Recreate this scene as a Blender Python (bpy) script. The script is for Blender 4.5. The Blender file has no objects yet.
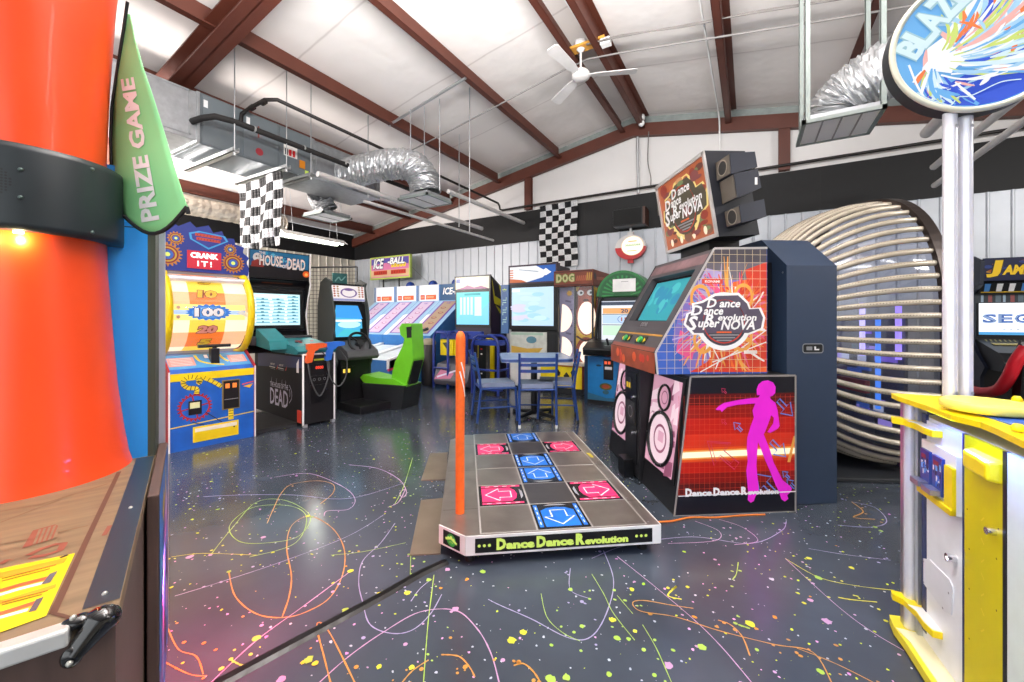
import bpy, bmesh, math, random, bisect
from mathutils import Vector, Matrix
from math import sin, cos, pi, radians, sqrt, atan2
C = bpy.context.scene.collection
SC = bpy.context.scene
random.seed(7)

# ------------------------------------------------------------------ camera, world, lights, exposure
YAW = radians(30.4)
FOC, CX, CY, EYE = 405.0, 512.0, 318.0, 1.22
cam_data = bpy.data.cameras.new('camera')
cam_data.sensor_width = 36.0
cam_data.lens = FOC / 1024.0 * 36.0
cam_data.shift_y = -(341.0 - CY) / 1024.0
cam_data.clip_start = 0.02
cam = bpy.data.objects.new('camera', cam_data)
C.objects.link(cam)
cam.location = (0, 0, EYE)
cam.rotation_euler = (radians(90), 0, YAW)
SC.camera = cam

SC.view_settings.view_transform = 'Standard'
SC.view_settings.look = 'None'
SC.view_settings.gamma = 1.0
SC.view_settings.use_curve_mapping = False
SC.view_settings.exposure = 0.55

world = bpy.data.worlds.new('world')
SC.world = world
world.use_nodes = True
world.node_tree.nodes['Background'].inputs[0].default_value = (0.93, 0.96, 1.0, 1)
world.node_tree.nodes['Background'].inputs[1].default_value = 0.6


def area_light(name, loc, rot, sx, sy, power, color=(1, 1, 1)):
    l = bpy.data.lights.new(name, 'AREA')
    l.shape = 'RECTANGLE'
    l.size, l.size_y = sx, sy
    l.energy = power
    l.color = color
    o = bpy.data.objects.new(name, l)
    C.objects.link(o)
    o.location = loc
    o.rotation_euler = rot
    return o


# rows of ceiling tube lamps, above and behind the camera and over the back rows (out of frame)
area_light('unseen_lamp', (-3.2, 0.4, 3.9), (0, 0, 0), 2.4, 0.3, 22, (1, .97, .93))
area_light('unseen_lamp', (1.2, 0.6, 4.0), (0, 0, 0), 2.4, 0.3, 18, (1, .97, .95))
area_light('unseen_lamp', (-0.6, 1.2, 4.1), (0, 0, 0), 2.4, 0.3, 25, (1, .97, .95))
area_light('unseen_lamp', (3.6, 1.8, 3.7), (0, 0, 0), 2.4, 0.3, 25, (1, .97, .95))


def aimed(loc, to):
    return (Vector(to) - Vector(loc)).to_track_quat('-Z', 'Y').to_euler()


# added fill lights out of frame, aimed up to brighten the white roof
area_light('ceiling_fill', (-0.7, 1.3, 3.2), aimed((-0.7, 1.3, 3.2), (-0.8, 1.65, 5.0)), 3.4, 0.7, 430, (1, .985, .97))
area_light('ceiling_fill', (-7.6, 1.2, 2.5), aimed((-7.6, 1.2, 2.5), (-7.2, 2.6, 4.6)), 1.6, 0.6, 280, (1, .92, .87))
area_light('unseen_lamp', (4.6, 2.8, 3.3), aimed((4.6, 2.8, 3.3), (2.6, 7.5, 1.9)), 1.8, 0.4, 80, (1, .97, .94))  # added off-frame light, aimed to brighten the right of the end wall
# added soft fill from the open end behind the camera
area_light('front_fill', (-1.5, -2.9, 1.9), (radians(84), 0, 0), 9.0, 2.6, 75, (0.95, 0.98, 1.0))

RV = Vector((cos(YAW), sin(YAW), 0))
FV = Vector((-sin(YAW), cos(YAW), 0))
UP = Vector((0, 0, 1))
EYEV = Vector((0, 0, EYE))


def cw(X, Z, h=0.0):
    return RV * X + FV * Z + UP * h


def fl(px, py, h=0.0):
    Z = FOC * (EYE - h) / (py - CY)
    return cw((px - CX) / FOC * Z, Z, h)


def at(px, py, Z):
    return cw((px - CX) / FOC * Z, Z, EYE - (py - CY) * Z / FOC)


def ray(px, py):
    return RV * ((px - CX) / FOC) + FV + UP * (-(py - CY) / FOC)


def on_x(px, py, x):
    d = ray(px, py)
    return EYEV + d * (x / d.x)


def on_y(px, py, y):
    d = ray(px, py)
    return EYEV + d * (y / d.y)


# ------------------------------------------------------------------ materials
MATS = {}
EMK = 0.85        # lit panels are dimmed to suit the exposure


def hexlin(h):
    h = h.lstrip('#')
    r = []
    for i in (0, 2, 4):
        c = int(h[i:i + 2], 16) / 255.0
        r.append(c / 12.92 if c <= 0.04045 else ((c + 0.055) / 1.055) ** 2.4)
    return (r[0], r[1], r[2], 1)


def M(name, col='808080', rough=0.5, metal=0.0, emit=0.0, var=0.07, scale=9.0, bump=0.0, coat=0.0, alpha=1.0, stretch=None):
    if name in MATS:
        return MATS[name]
    m = bpy.data.materials.new(name)
    m.use_nodes = True
    nt = m.node_tree
    b = nt.nodes['Principled BSDF']
    c = hexlin(col)
    b.inputs['Roughness'].default_value = rough
    b.inputs['Metallic'].default_value = metal
    b.inputs['Coat Weight'].default_value = coat
    b.inputs['Base Color'].default_value = c
    if alpha < 1:
        b.inputs['Alpha'].default_value = alpha
    if emit > 0:
        b.inputs['Base Color'].default_value = [x * .4 for x in c[:3]] + [1]
        b.inputs['Emission Color'].default_value = c
        b.inputs['Emission Strength'].default_value = emit * EMK
    tc = nt.nodes.new('ShaderNodeTexCoord')
    src = tc.outputs['Object']
    if stretch:
        mp = nt.nodes.new('ShaderNodeMapping')
        mp.inputs['Scale'].default_value = stretch
        nt.links.new(src, mp.inputs[0])
        src = mp.outputs[0]
    n = nt.nodes.new('ShaderNodeTexNoise')
    n.inputs['Scale'].default_value = scale
    n.inputs['Detail'].default_value = 4
    nt.links.new(src, n.inputs['Vector'])
    if var > 0 and emit == 0:
        mx = nt.nodes.new('ShaderNodeMix')
        mx.data_type = 'RGBA'
        lo = [max(0, x * (1 - 2.2 * var)) for x in c[:3]] + [1]
        hi = [min(1, x * (1 + 2.2 * var)) for x in c[:3]] + [1]
        mx.inputs[6].default_value = lo
        mx.inputs[7].default_value = hi
        nt.links.new(n.outputs[0], mx.inputs[0])
        nt.links.new(mx.outputs[2], b.inputs['Base Color'])
    if bump > 0:
        bp = nt.nodes.new('ShaderNodeBump')
        bp.inputs['Strength'].default_value = bump
        bp.inputs['Distance'].default_value = 0.02
        nt.links.new(n.outputs[0], bp.inputs['Height'])
        nt.links.new(bp.outputs[0], b.inputs['Normal'])
    MATS[name] = m
    return m


def E_(name, col, strength):
    return M(name, col, 0.4, 0, strength)


def clear_mat(name, col='ffffff', gloss=0.12, rough=0.05):
    if name in MATS:
        return MATS[name]
    m = bpy.data.materials.new(name)
    m.use_nodes = True
    nt = m.node_tree
    for n in list(nt.nodes):
        nt.nodes.remove(n)
    out = nt.nodes.new('ShaderNodeOutputMaterial')
    mix = nt.nodes.new('ShaderNodeMixShader')
    tr = nt.nodes.new('ShaderNodeBsdfTransparent')
    gl = nt.nodes.new('ShaderNodeBsdfGlossy')
    fr = nt.nodes.new('ShaderNodeLayerWeight')
    mp = nt.nodes.new('ShaderNodeMapRange')
    fr.inputs[0].default_value = 0.35
    mp.inputs[3].default_value = gloss * 0.5
    mp.inputs[4].default_value = min(1, gloss * 3.5)
    nt.links.new(fr.outputs['Facing'], mp.inputs[0])
    tr.inputs[0].default_value = hexlin(col)
    gl.inputs['Roughness'].default_value = rough
    nt.links.new(mp.outputs[0], mix.inputs[0])
    nt.links.new(tr.outputs[0], mix.inputs[1])
    nt.links.new(gl.outputs[0], mix.inputs[2])
    nt.links.new(mix.outputs[0], out.inputs[0])
    MATS[name] = m
    return m


# ------------------------------------------------------------------ text
_TXT = {}


def text_geo(s, bold=0.0, space=1.0):
    k = (s, bold, space)
    if k in _TXT:
        return _TXT[k]
    cu = bpy.data.curves.new('t', 'FONT')
    cu.body = s
    cu.offset = bold
    cu.space_character = space
    cu.resolution_u = 2
    o = bpy.data.objects.new('t', cu)
    C.objects.link(o)
    dg = bpy.context.evaluated_depsgraph_get()
    dg.update()
    me = o.evaluated_get(dg).to_mesh()
    V = [(v.co.x, v.co.y) for v in me.vertices]
    Fc = [tuple(p.vertices) for p in me.polygons]
    o.evaluated_get(dg).to_mesh_clear()
    bpy.data.objects.remove(o)
    bpy.data.curves.remove(cu)
    x0, x1 = min(v[0] for v in V), max(v[0] for v in V)
    y0, y1 = min(v[1] for v in V), max(v[1] for v in V)
    V = [((x - x0) / (x1 - x0), (y - y0) / (y1 - y0)) for x, y in V]
    _TXT[k] = (V, Fc, (x1 - x0) / (y1 - y0))
    return _TXT[k]


# ------------------------------------------------------------------ planar frames and the mesh builder
class Fr:
    """a plane in the world: origin, u, v, normal u x v"""

    def __init__(s, o, u, v):
        s.o, s.u, s.v = Vector(o), Vector(u).normalized(), Vector(v).normalized()
        s.n = s.u.cross(s.v).normalized()

    def p(s, a, b, d=0.0):
        return s.o + s.u * a + s.v * b + s.n * d

    def px(s, x, y):
        d = ray(x, y)
        t = (s.o - EYEV).dot(s.n) / d.dot(s.n)
        q = EYEV + d * t - s.o
        return (q.dot(s.u), q.dot(s.v))

    def q(s, pts):
        return [s.px(*p) for p in pts]

    def off(s, d):
        return Fr(s.o + s.n * d, s.u, s.v)


class MB:
    def __init__(s, mtx=None):
        s.V, s.F, s.I, s.S, s.mats = [], [], [], [], []
        s.m = mtx or Matrix.Identity(4)

    def mi(s, mat):
        if mat not in s.mats:
            s.mats.append(mat)
        return s.mats.index(mat)

    def raw(s, verts, faces, mat, smooth=False, loc=True):
        n = len(s.V)
        k = s.mi(mat)
        for v in verts:
            v = Vector(v)
            s.V.append(s.m @ v if loc else v)
        for f in faces:
            s.F.append([i + n for i in f])
            s.I.append(k)
            s.S.append(smooth)
        return s

    def box(s, x0, x1, y0, y1, z0, z1, mat):
        v = [(x0, y0, z0), (x1, y0, z0), (x1, y1, z0), (x0, y1, z0), (x0, y0, z1), (x1, y0, z1), (x1, y1, z1), (x0, y1, z1)]
        f = [(0, 3, 2, 1), (4, 5, 6, 7), (0, 1, 5, 4), (1, 2, 6, 5), (2, 3, 7, 6), (3, 0, 4, 7)]
        return s.raw(v, f, mat)

    def prism(s, poly, axis, a, b, mat, side=None):
        """poly in the two other axes (in x,y,z order), extruded from a to b along axis"""
        def mk(p, t):
            return {'x': (t, p[0], p[1]), 'y': (p[0], t, p[1]), 'z': (p[0], p[1], t)}[axis]
        n = len(poly)
        v = [mk(p, a) for p in poly] + [mk(p, b) for p in poly]
        area = sum(poly[i][0] * poly[(i + 1) % n][1] - poly[(i + 1) % n][0] * poly[i][1] for i in range(n))
        flip = (area > 0) != (axis == 'y')
        c1, c2 = list(range(n)), list(range(n, 2 * n))
        sd = [(i, (i + 1) % n, n + (i + 1) % n, n + i) for i in range(n)]
        if flip:
            s.raw(v, [c1[::-1], c2], mat)
            s.raw(v, sd, side or mat)
        else:
            s.raw(v, [c1, c2[::-1]], mat)
            s.raw(v, [x[::-1] for x in sd], side or mat)
        return s

    def tube(s, path, r, mat, n=8, caps=True, closed=False, loc=True):
        P = [Vector(p) for p in path]
        rs = r if isinstance(r, (list, tuple)) else [r] * len(P)
        k = len(P)
        V, Fc = [], []
        up = None
        for i in range(k):
            if closed:
                t = (P[(i + 1) % k] - P[i - 1]).normalized()
            else:
                t = (P[min(i + 1, k - 1)] - P[max(i - 1, 0)]).normalized()
            if up is None:
                up = Vector((0, 0, 1)) if abs(t.z) < .9 else Vector((1, 0, 0))
            a = t.cross(up)
            if a.length < 1e-4:
                a = t.cross(Vector((0, 1, 0)))
            a.normalize()
            b = a.cross(t).normalized()
            up = b
            for j in range(n):
                an = 2 * pi * j / n
                V.append(P[i] + (a * cos(an) + b * sin(an)) * rs[i])
        for i in range(k if closed else k - 1):
            for j in range(n):
                i2 = (i + 1) % k
                Fc.append((i * n + j, i * n + (j + 1) % n, i2 * n + (j + 1) % n, i2 * n + j))
        s.raw(V, Fc, mat, True, loc)
        if caps and not closed:
            s.raw(V[:n], [tuple(range(n))[::-1]], mat, False, loc)
            s.raw(V[-n:], [tuple(range(n))], mat, False, loc)
        return s

    def lathe(s, prof, mat, n=32, c=(0, 0, 0), a0=0.0, a1=2 * pi, smooth=True):
        V, Fc = [], []
        full = abs(a1 - a0 - 2 * pi) < 1e-6
        k = n if full else n + 1
        for (r, z) in prof:
            for j in range(k):
                an = a0 + (a1 - a0) * j / n
                V.append((c[0] + r * cos(an), c[1] + r * sin(an), c[2] + z))
        for i in range(len(prof) - 1):
            for j in range(n):
                j2 = (j + 1) % k
                Fc.append((i * k + j, i * k + j2, (i + 1) * k + j2, (i + 1) * k + j))
        return s.raw(V, Fc, mat, smooth)

    def sphere(s, c, r, mat, n=16, sc=(1, 1, 1)):
        V, Fc = [], []
        m = n // 2
        for i in range(m + 1):
            th = pi * i / m
            for j in range(n):
                an = 2 * pi * j / n
                V.append((c[0] + r * sc[0] * sin(th) * cos(an), c[1] + r * sc[1] * sin(th) * sin(an), c[2] + r * sc[2] * cos(th)))
        for i in range(m):
            for j in range(n):
                Fc.append((i * n + j, (i + 1) * n + j, (i + 1) * n + (j + 1) % n, i * n + (j + 1) % n))
        return s.raw(V, Fc, mat, True)

    # --- decals: drawn on a frame, in world space
    def dp(s, fr, pts, mat, d=0.001):
        n = len(pts)
        ar = sum(pts[i][0] * pts[(i + 1) % n][1] - pts[(i + 1) % n][0] * pts[i][1] for i in range(n))
        if ar < 0:
            pts = pts[::-1]
        return s.raw([fr.p(a, b, d) for a, b in pts], [tuple(range(n))], mat, False, False)

    def slab(s, fr, pts, mat, d0, d1, side=None):
        """polygon on a frame extruded from d0 to d1 along its normal"""
        n = len(pts)
        ar = sum(pts[i][0] * pts[(i + 1) % n][1] - pts[(i + 1) % n][0] * pts[i][1] for i in range(n))
        if ar < 0:
            pts = pts[::-1]
        v = [fr.p(a, b, d0) for a, b in pts] + [fr.p(a, b, d1) for a, b in pts]
        s.raw(v, [tuple(range(n))[::-1], tuple(range(n, 2 * n))], mat, False, False)
        s.raw(v, [(i, (i + 1) % n, n + (i + 1) % n, n + i) for i in range(n)], side or mat, False, False)
        return s

    def dq(s, fr, a0, a1, b0, b1, mat, d=0.001):
        return s.dp(fr, [(a0, b0), (a1, b0), (a1, b1), (a0, b1)], mat, d)

    def sq(s, fr, a0, a1, b0, b1, mat, d0, d1, side=None):
        return s.slab(fr, [(a0, b0), (a1, b0), (a1, b1), (a0, b1)], mat, d0, d1, side)

    def dd(s, fr, c, r, mat, d=0.001, ry=None, n=24, a0=0, a1=2 * pi):
        ry = ry or r
        return s.dp(fr, [(c[0] + r * cos(a0 + (a1 - a0) * i / n), c[1] + ry * sin(a0 + (a1 - a0) * i / n)) for i in range(n)], mat, d)

    def dring(s, fr, c, r0, r1, mat, d=0.001, n=28, asp=1.0):
        V, Fc = [], []
        for i in range(n):
            a = 2 * pi * i / n
            V.append(fr.p(c[0] + r0 * cos(a), c[1] + r0 * asp * sin(a), d))
            V.append(fr.p(c[0] + r1 * cos(a), c[1] + r1 * asp * sin(a), d))
        for i in range(n):
            j = (i + 1) % n
            Fc.append((2 * i, 2 * i + 1, 2 * j + 1, 2 * j))
        return s.raw(V, Fc, mat, False, False)

    def dgear(s, fr, c, r, teeth, mat, d=0.001, depth=0.16):
        pts = []
        for i in range(teeth * 4):
            a = 2 * pi * i / (teeth * 4)
            rr = r if (i % 4) in (0, 1) else r * (1 - depth)
            pts.append((c[0] + rr * cos(a), c[1] + rr * sin(a)))
        return s.dp(fr, pts, mat, d)

    def dst(s, fr, pts, w, mat, d=0.001, closed=False):
        """a stroke of width w (or widths list) along pts"""
        P = [Vector((a, b)) for a, b in pts]
        k = len(P)
        ws = w if isinstance(w, (list, tuple)) else [w] * k
        V, Fc = [], []
        for i in range(k):
            if closed:
                t = P[(i + 1) % k] - P[i - 1]
            else:
                t = P[min(i + 1, k - 1)] - P[max(i - 1, 0)]
            if t.length < 1e-9:
                t = Vector((1, 0))
            t.normalize()
            nn = Vector((-t.y, t.x)) * ws[i] * .5
            q, r = P[i] - nn, P[i] + nn
            V += [fr.p(q.x, q.y, d), fr.p(r.x, r.y, d)]
        for i in range(k if closed else k - 1):
            j = (i + 1) % k
            Fc.append((2 * i, 2 * j, 2 * j + 1, 2 * i + 1))
        return s.raw(V, Fc, mat, False, False)

    def dt(s, fr, st, c, h, mat, w=None, d=0.001, bold=0.0, shear=0.0, rot=0.0, space=1.0, ol=None, olw=0.05):
        """text centred on c with cap height h (and total width w)"""
        if ol is not None:
            s.dt(fr, st, c, h * 1.0 + 2 * olw * h, ol, (w + 2 * olw * h) if w else None, d - 0.0006, bold + olw, shear, rot, space)
        V, Fc, asp = text_geo(st, bold, space)
        w = w or h * asp
        out = []
        for x, y in V:
            a, b = (x - .5) * w + shear * (y - .5) * h, (y - .5) * h
            a, b = a * cos(rot) - b * sin(rot), a * sin(rot) + b * cos(rot)
            out.append(fr.p(c[0] + a, c[1] + b, d))
        return s.raw(out, Fc, mat, False, False)

    def build(s, name, parent=None, label=None, bev=0.0, solid=0.0, kind=None):
        me = bpy.data.meshes.new(name)
        inv = Matrix.Identity(4)
        if parent is not None:
            inv = wm(parent).inverted()
        me.from_pydata([inv @ v for v in s.V], [], s.F)
        for m in s.mats:
            me.materials.append(m)
        for p, i, sm in zip(me.polygons, s.I, s.S):
            p.material_index = i
            p.use_smooth = sm
        me.update()
        o = bpy.data.objects.new(name, me)
        C.objects.link(o)
        if parent is not None:
            o.parent = parent
        if bev:
            b = o.modifiers.new('bevel', 'BEVEL')
            b.width = bev
            b.segments = 2
            b.limit_method = 'ANGLE'
            b.angle_limit = radians(50)
        if solid:
            b = o.modifiers.new('solid', 'SOLIDIFY')
            b.thickness = solid
        if label:
            o['label'] = label
        if kind:
            o['kind'] = kind
        return o


def wm(o):
    m = Matrix.LocRotScale(o.location, o.rotation_euler.to_quaternion(), None)
    return wm(o.parent) @ m if o.parent is not None else m


class T:
    """a thing: an Empty at its base with local axes x (right, seen from its front), y (back), z"""

    def __init__(s, name, label, cat, loc, rz=0.0, group=None):
        o = bpy.data.objects.new(name, None)
        C.objects.link(o)
        o.location = loc
        o.rotation_euler = (0, 0, rz)
        o['label'], o['category'] = label, cat
        if group:
            o['group'] = group
        s.o = o
        s.m = wm(o)
        s.x, s.y = (s.m.to_3x3() @ Vector((1, 0, 0))), (s.m.to_3x3() @ Vector((0, 1, 0)))

    def w(s, x, y, z):
        return s.m @ Vector((x, y, z))

    def mb(s):
        return MB(s.m)

    def front(s, y=0.0, x=0.0, z=0.0):
        return Fr(s.w(x, y, z), s.x, UP)

    def right(s, x=0.0, y=0.0, z=0.0):
        return Fr(s.w(x, y, z), s.y, UP)

    def left(s, x=0.0, y=0.0, z=0.0):
        return Fr(s.w(x, y, z), -s.y, UP)

    def top(s, z=0.0, x=0.0, y=0.0):
        return Fr(s.w(x, y, z), s.x, s.y)

    def slope(s, x, y0, z0, y1, z1):
        """front-facing slanted plane through (y0,z0)-(y1,z1), origin at x"""
        return Fr(s.w(x, y0, z0), s.x, s.w(x, y1, z1) - s.w(x, y0, z0))

    def part(s, name, mb, parent=None, **k):
        return mb.build(name, parent or s.o, **k)


def tag(o, label, cat, group=None):
    o['label'], o['category'] = label, cat
    if group:
        o['group'] = group
    return o


def facing(pl, pr):
    """location and rotation of a thing whose front runs from floor point pl to pr"""
    d = pr - pl
    return (pl + pr) / 2, atan2(d.y, d.x), d.length


def copy_tree(o, parent=None):
    c = o.copy()
    C.objects.link(c)
    c.parent = parent
    for ch in [x for x in bpy.data.objects if x.parent == o]:
        copy_tree(ch, c)
    return c


# shared materials
BLK = M('black_laminate', '17181b', .45)
BLK2 = M('black_plastic', '0e0f11', .35)
DKG = M('charcoal_paint', '2b2e31', .5)
WHT = M('white_paint', 'eeeeec', .45)
CHR = M('chrome', 'd8dade', .18, 1.0)
STL = M('brushed_steel', '8c8782', .38, .75, var=.12)
ALU = M('aluminium', 'c4c6c8', .35, .9)
GALV = M('galvanised_sheet', 'a9adb0', .42, .7, var=.12, scale=14)
YEL = M('yellow_plastic', 'f2d40c', .35)
YEL2 = M('yellow_print', 'f5d90f', .4)
RED = M('red_plastic', 'd3141c', .35)
ORG = M('orange_print', 'f07d1a', .4)
BLU = M('blue_print', '1a6fd0', .4)
NAVY = M('navy_paint', '1b2a5c', .4)
PNK = M('pink_print', 'ea2f6e', .4)
MAG = M('magenta_print', 'ee22d8', .45)
WPR = M('white_print', 'f6f6f4', .45)
GRN = M('green_print', '43b04a', .4)
LIME = M('lime_print', 'd4f06a', .4)
GRY = M('grey_print', '8d8f93', .5)
# ================================================================== THE ROOM
XL, XR, XRIDGE, YB, YF = -9.46, 5.82, -1.82, 7.5, -3.0
ZR, SL = 4.85, 0.175


def ceil_z(x):
    return ZR - SL * abs(x - XRIDGE)


def nd(nt, t, **k):
    n = nt.nodes.new(t)
    for a, v in k.items():
        setattr(n, a, v)
    return n


def floor_material():
    m = bpy.data.materials.new('splatter_floor')
    m.use_nodes = True
    nt = m.node_tree
    L = nt.links.new
    b = nt.nodes['Principled BSDF']
    tc = nd(nt, 'ShaderNodeTexCoord')
    base = nd(nt, 'ShaderNodeTexNoise')
    base.inputs['Scale'].default_value = 1.3
    base.inputs['Detail'].default_value = 6
    L(tc.outputs['Object'], base.inputs['Vector'])
    ramp = nd(nt, 'ShaderNodeValToRGB')
    ramp.color_ramp.elements[0].position = .3
    ramp.color_ramp.elements[0].color = hexlin('353c45')
    ramp.color_ramp.elements[1].position = .75
    ramp.color_ramp.elements[1].color = hexlin('4e5763')
    L(base.outputs[0], ramp.inputs[0])
    col = ramp.outputs[0]

    def layer(col, scale, thr, dens, stops, seed):
        mp = nd(nt, 'ShaderNodeMapping')
        mp.inputs['Location'].default_value = (seed * 3.7, seed * 1.9, 0)
        L(tc.outputs['Object'], mp.inputs[0])
        # wobble so that the drops are not round
        wn = nd(nt, 'ShaderNodeTexNoise')
        wn.inputs['Scale'].default_value = scale * 2.2
        L(mp.outputs[0], wn.inputs['Vector'])
        ad = nd(nt, 'ShaderNodeVectorMath', operation='MULTIPLY_ADD')
        ad.inputs[1].default_value = (.35 / scale,) * 3
        L(wn.outputs['Color'], ad.inputs[0])
        L(mp.outputs[0], ad.inputs[2])
        v = nd(nt, 'ShaderNodeTexVoronoi', voronoi_dimensions='2D')
        v.inputs['Scale'].default_value = scale
        L(ad.outputs[0], v.inputs['Vector'])
        sp = nd(nt, 'ShaderNodeSeparateColor')
        L(v.outputs['Color'], sp.inputs[0])
        rr = nd(nt, 'ShaderNodeMath', operation='MULTIPLY')
        rr.inputs[1].default_value = thr
        L(sp.outputs[0], rr.inputs[0])
        lt = nd(nt, 'ShaderNodeMath', operation='LESS_THAN')
        L(v.outputs['Distance'], lt.inputs[0])
        L(rr.outputs[0], lt.inputs[1])
        # patches where the drops cluster
        pn = nd(nt, 'ShaderNodeTexNoise')
        pn.inputs['Scale'].default_value = .9
        L(mp.outputs[0], pn.inputs['Vector'])
        pm = nd(nt, 'ShaderNodeMath', operation='MULTIPLY')
        L(pn.outputs[0], pm.inputs[0])
        pm.inputs[1].default_value = dens * 2
        ds = nd(nt, 'ShaderNodeMath', operation='LESS_THAN')
        L(sp.outputs[1], ds.inputs[0])
        L(pm.outputs[0], ds.inputs[1])
        an = nd(nt, 'ShaderNodeMath', operation='MULTIPLY')
        L(lt.outputs[0], an.inputs[0])
        L(ds.outputs[0], an.inputs[1])
        cr = nd(nt, 'ShaderNodeValToRGB')
        cr.color_ramp.interpolation = 'CONSTANT'
        e = cr.color_ramp.elements
        e[0].position, e[0].color = 0, hexlin(stops[0])
        e[1].position, e[1].color = 1 / len(stops), hexlin(stops[1])
        for i, h in enumerate(stops[2:], 2):
            x = e.new(i / len(stops))
            x.color = hexlin(h)
        L(sp.outputs[2], cr.inputs[0])
        mx = nd(nt, 'ShaderNodeMix', data_type='RGBA')
        L(an.outputs[0], mx.inputs[0])
        L(col, mx.inputs[6])
        L(cr.outputs[0], mx.inputs[7])
        return mx.outputs[2]
    col = layer(col, 40, .22, .12, ['c8cdd6', 'cfe03a', 'e6a8d8', 'b9bec9'], 1)
    col = layer(col, 18, .17, .045, ['d6e23a', 'e08fd0', 'c6cbd6', 'd6e23a', 'e59a3a'], 2)
    col = layer(col, 8, .10, .03, ['dfe42c', 'a9d83c', 'd98fd2', 'dfe42c'], 3)
    L(col, b.inputs['Base Color'])
    rn = nd(nt, 'ShaderNodeMapRange')
    rn.inputs[3].default_value = .12
    rn.inputs[4].default_value = .26
    L(base.outputs[0], rn.inputs[0])
    L(rn.outputs[0], b.inputs['Roughness'])
    b.inputs['Specular IOR Level'].default_value = .75
    bn = nd(nt, 'ShaderNodeTexNoise')
    bn.inputs['Scale'].default_value = 5
    L(tc.outputs['Object'], bn.inputs['Vector'])
    bp = nd(nt, 'ShaderNodeBump')
    bp.inputs['Strength'].default_value = .10
    bp.inputs['Distance'].default_value = .02
    L(bn.outputs[0], bp.inputs['Height'])
    L(bp.outputs[0], b.inputs['Normal'])
    return m


FLOOR = floor_material()
P_ORG = M('paint_orange', 'c48a3a', .35)
P_PNK = M('paint_pink', 'b98fb4', .35)
P_LIL = M('paint_lilac', '9d93bb', .35)
P_YEL = M('paint_yellow', 'd2d03a', .35)
P_GRN = M('paint_green', '9fc24a', .35)


def smooth_line(pts, k=6):
    """Catmull-Rom through the points"""
    out = []
    n = len(pts)
    for i in range(n - 1):
        p0, p1, p2, p3 = pts[max(i - 1, 0)], pts[i], pts[i + 1], pts[min(i + 2, n - 1)]
        for j in range(k):
            t = j / k
            out.append(tuple(.5 * ((2 * b) + (-a + c) * t + (2 * a - 5 * b + 4 * c - d) * t * t + (-a + 3 * b - 3 * c + d) * t ** 3) for a, b, c, d in zip(p0, p1, p2, p3)))
    out.append(tuple(pts[-1]))
    return out


fb = MB()
fb.raw([(XL, YF, 0), (XR, YF, 0), (XR, YB, 0), (XL, YB, 0)], [(0, 1, 2, 3)], FLOOR)
FLR = Fr((0, 0, 0), (1, 0, 0), (0, 1, 0))


def z7(pts):
    return [(150 + a / 2.817, 440 + b / 2.817) for a, b in pts]


def z8(pts):
    return [(500 + a / 2.56, 500 + b / 2.56) for a, b in pts]


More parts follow.
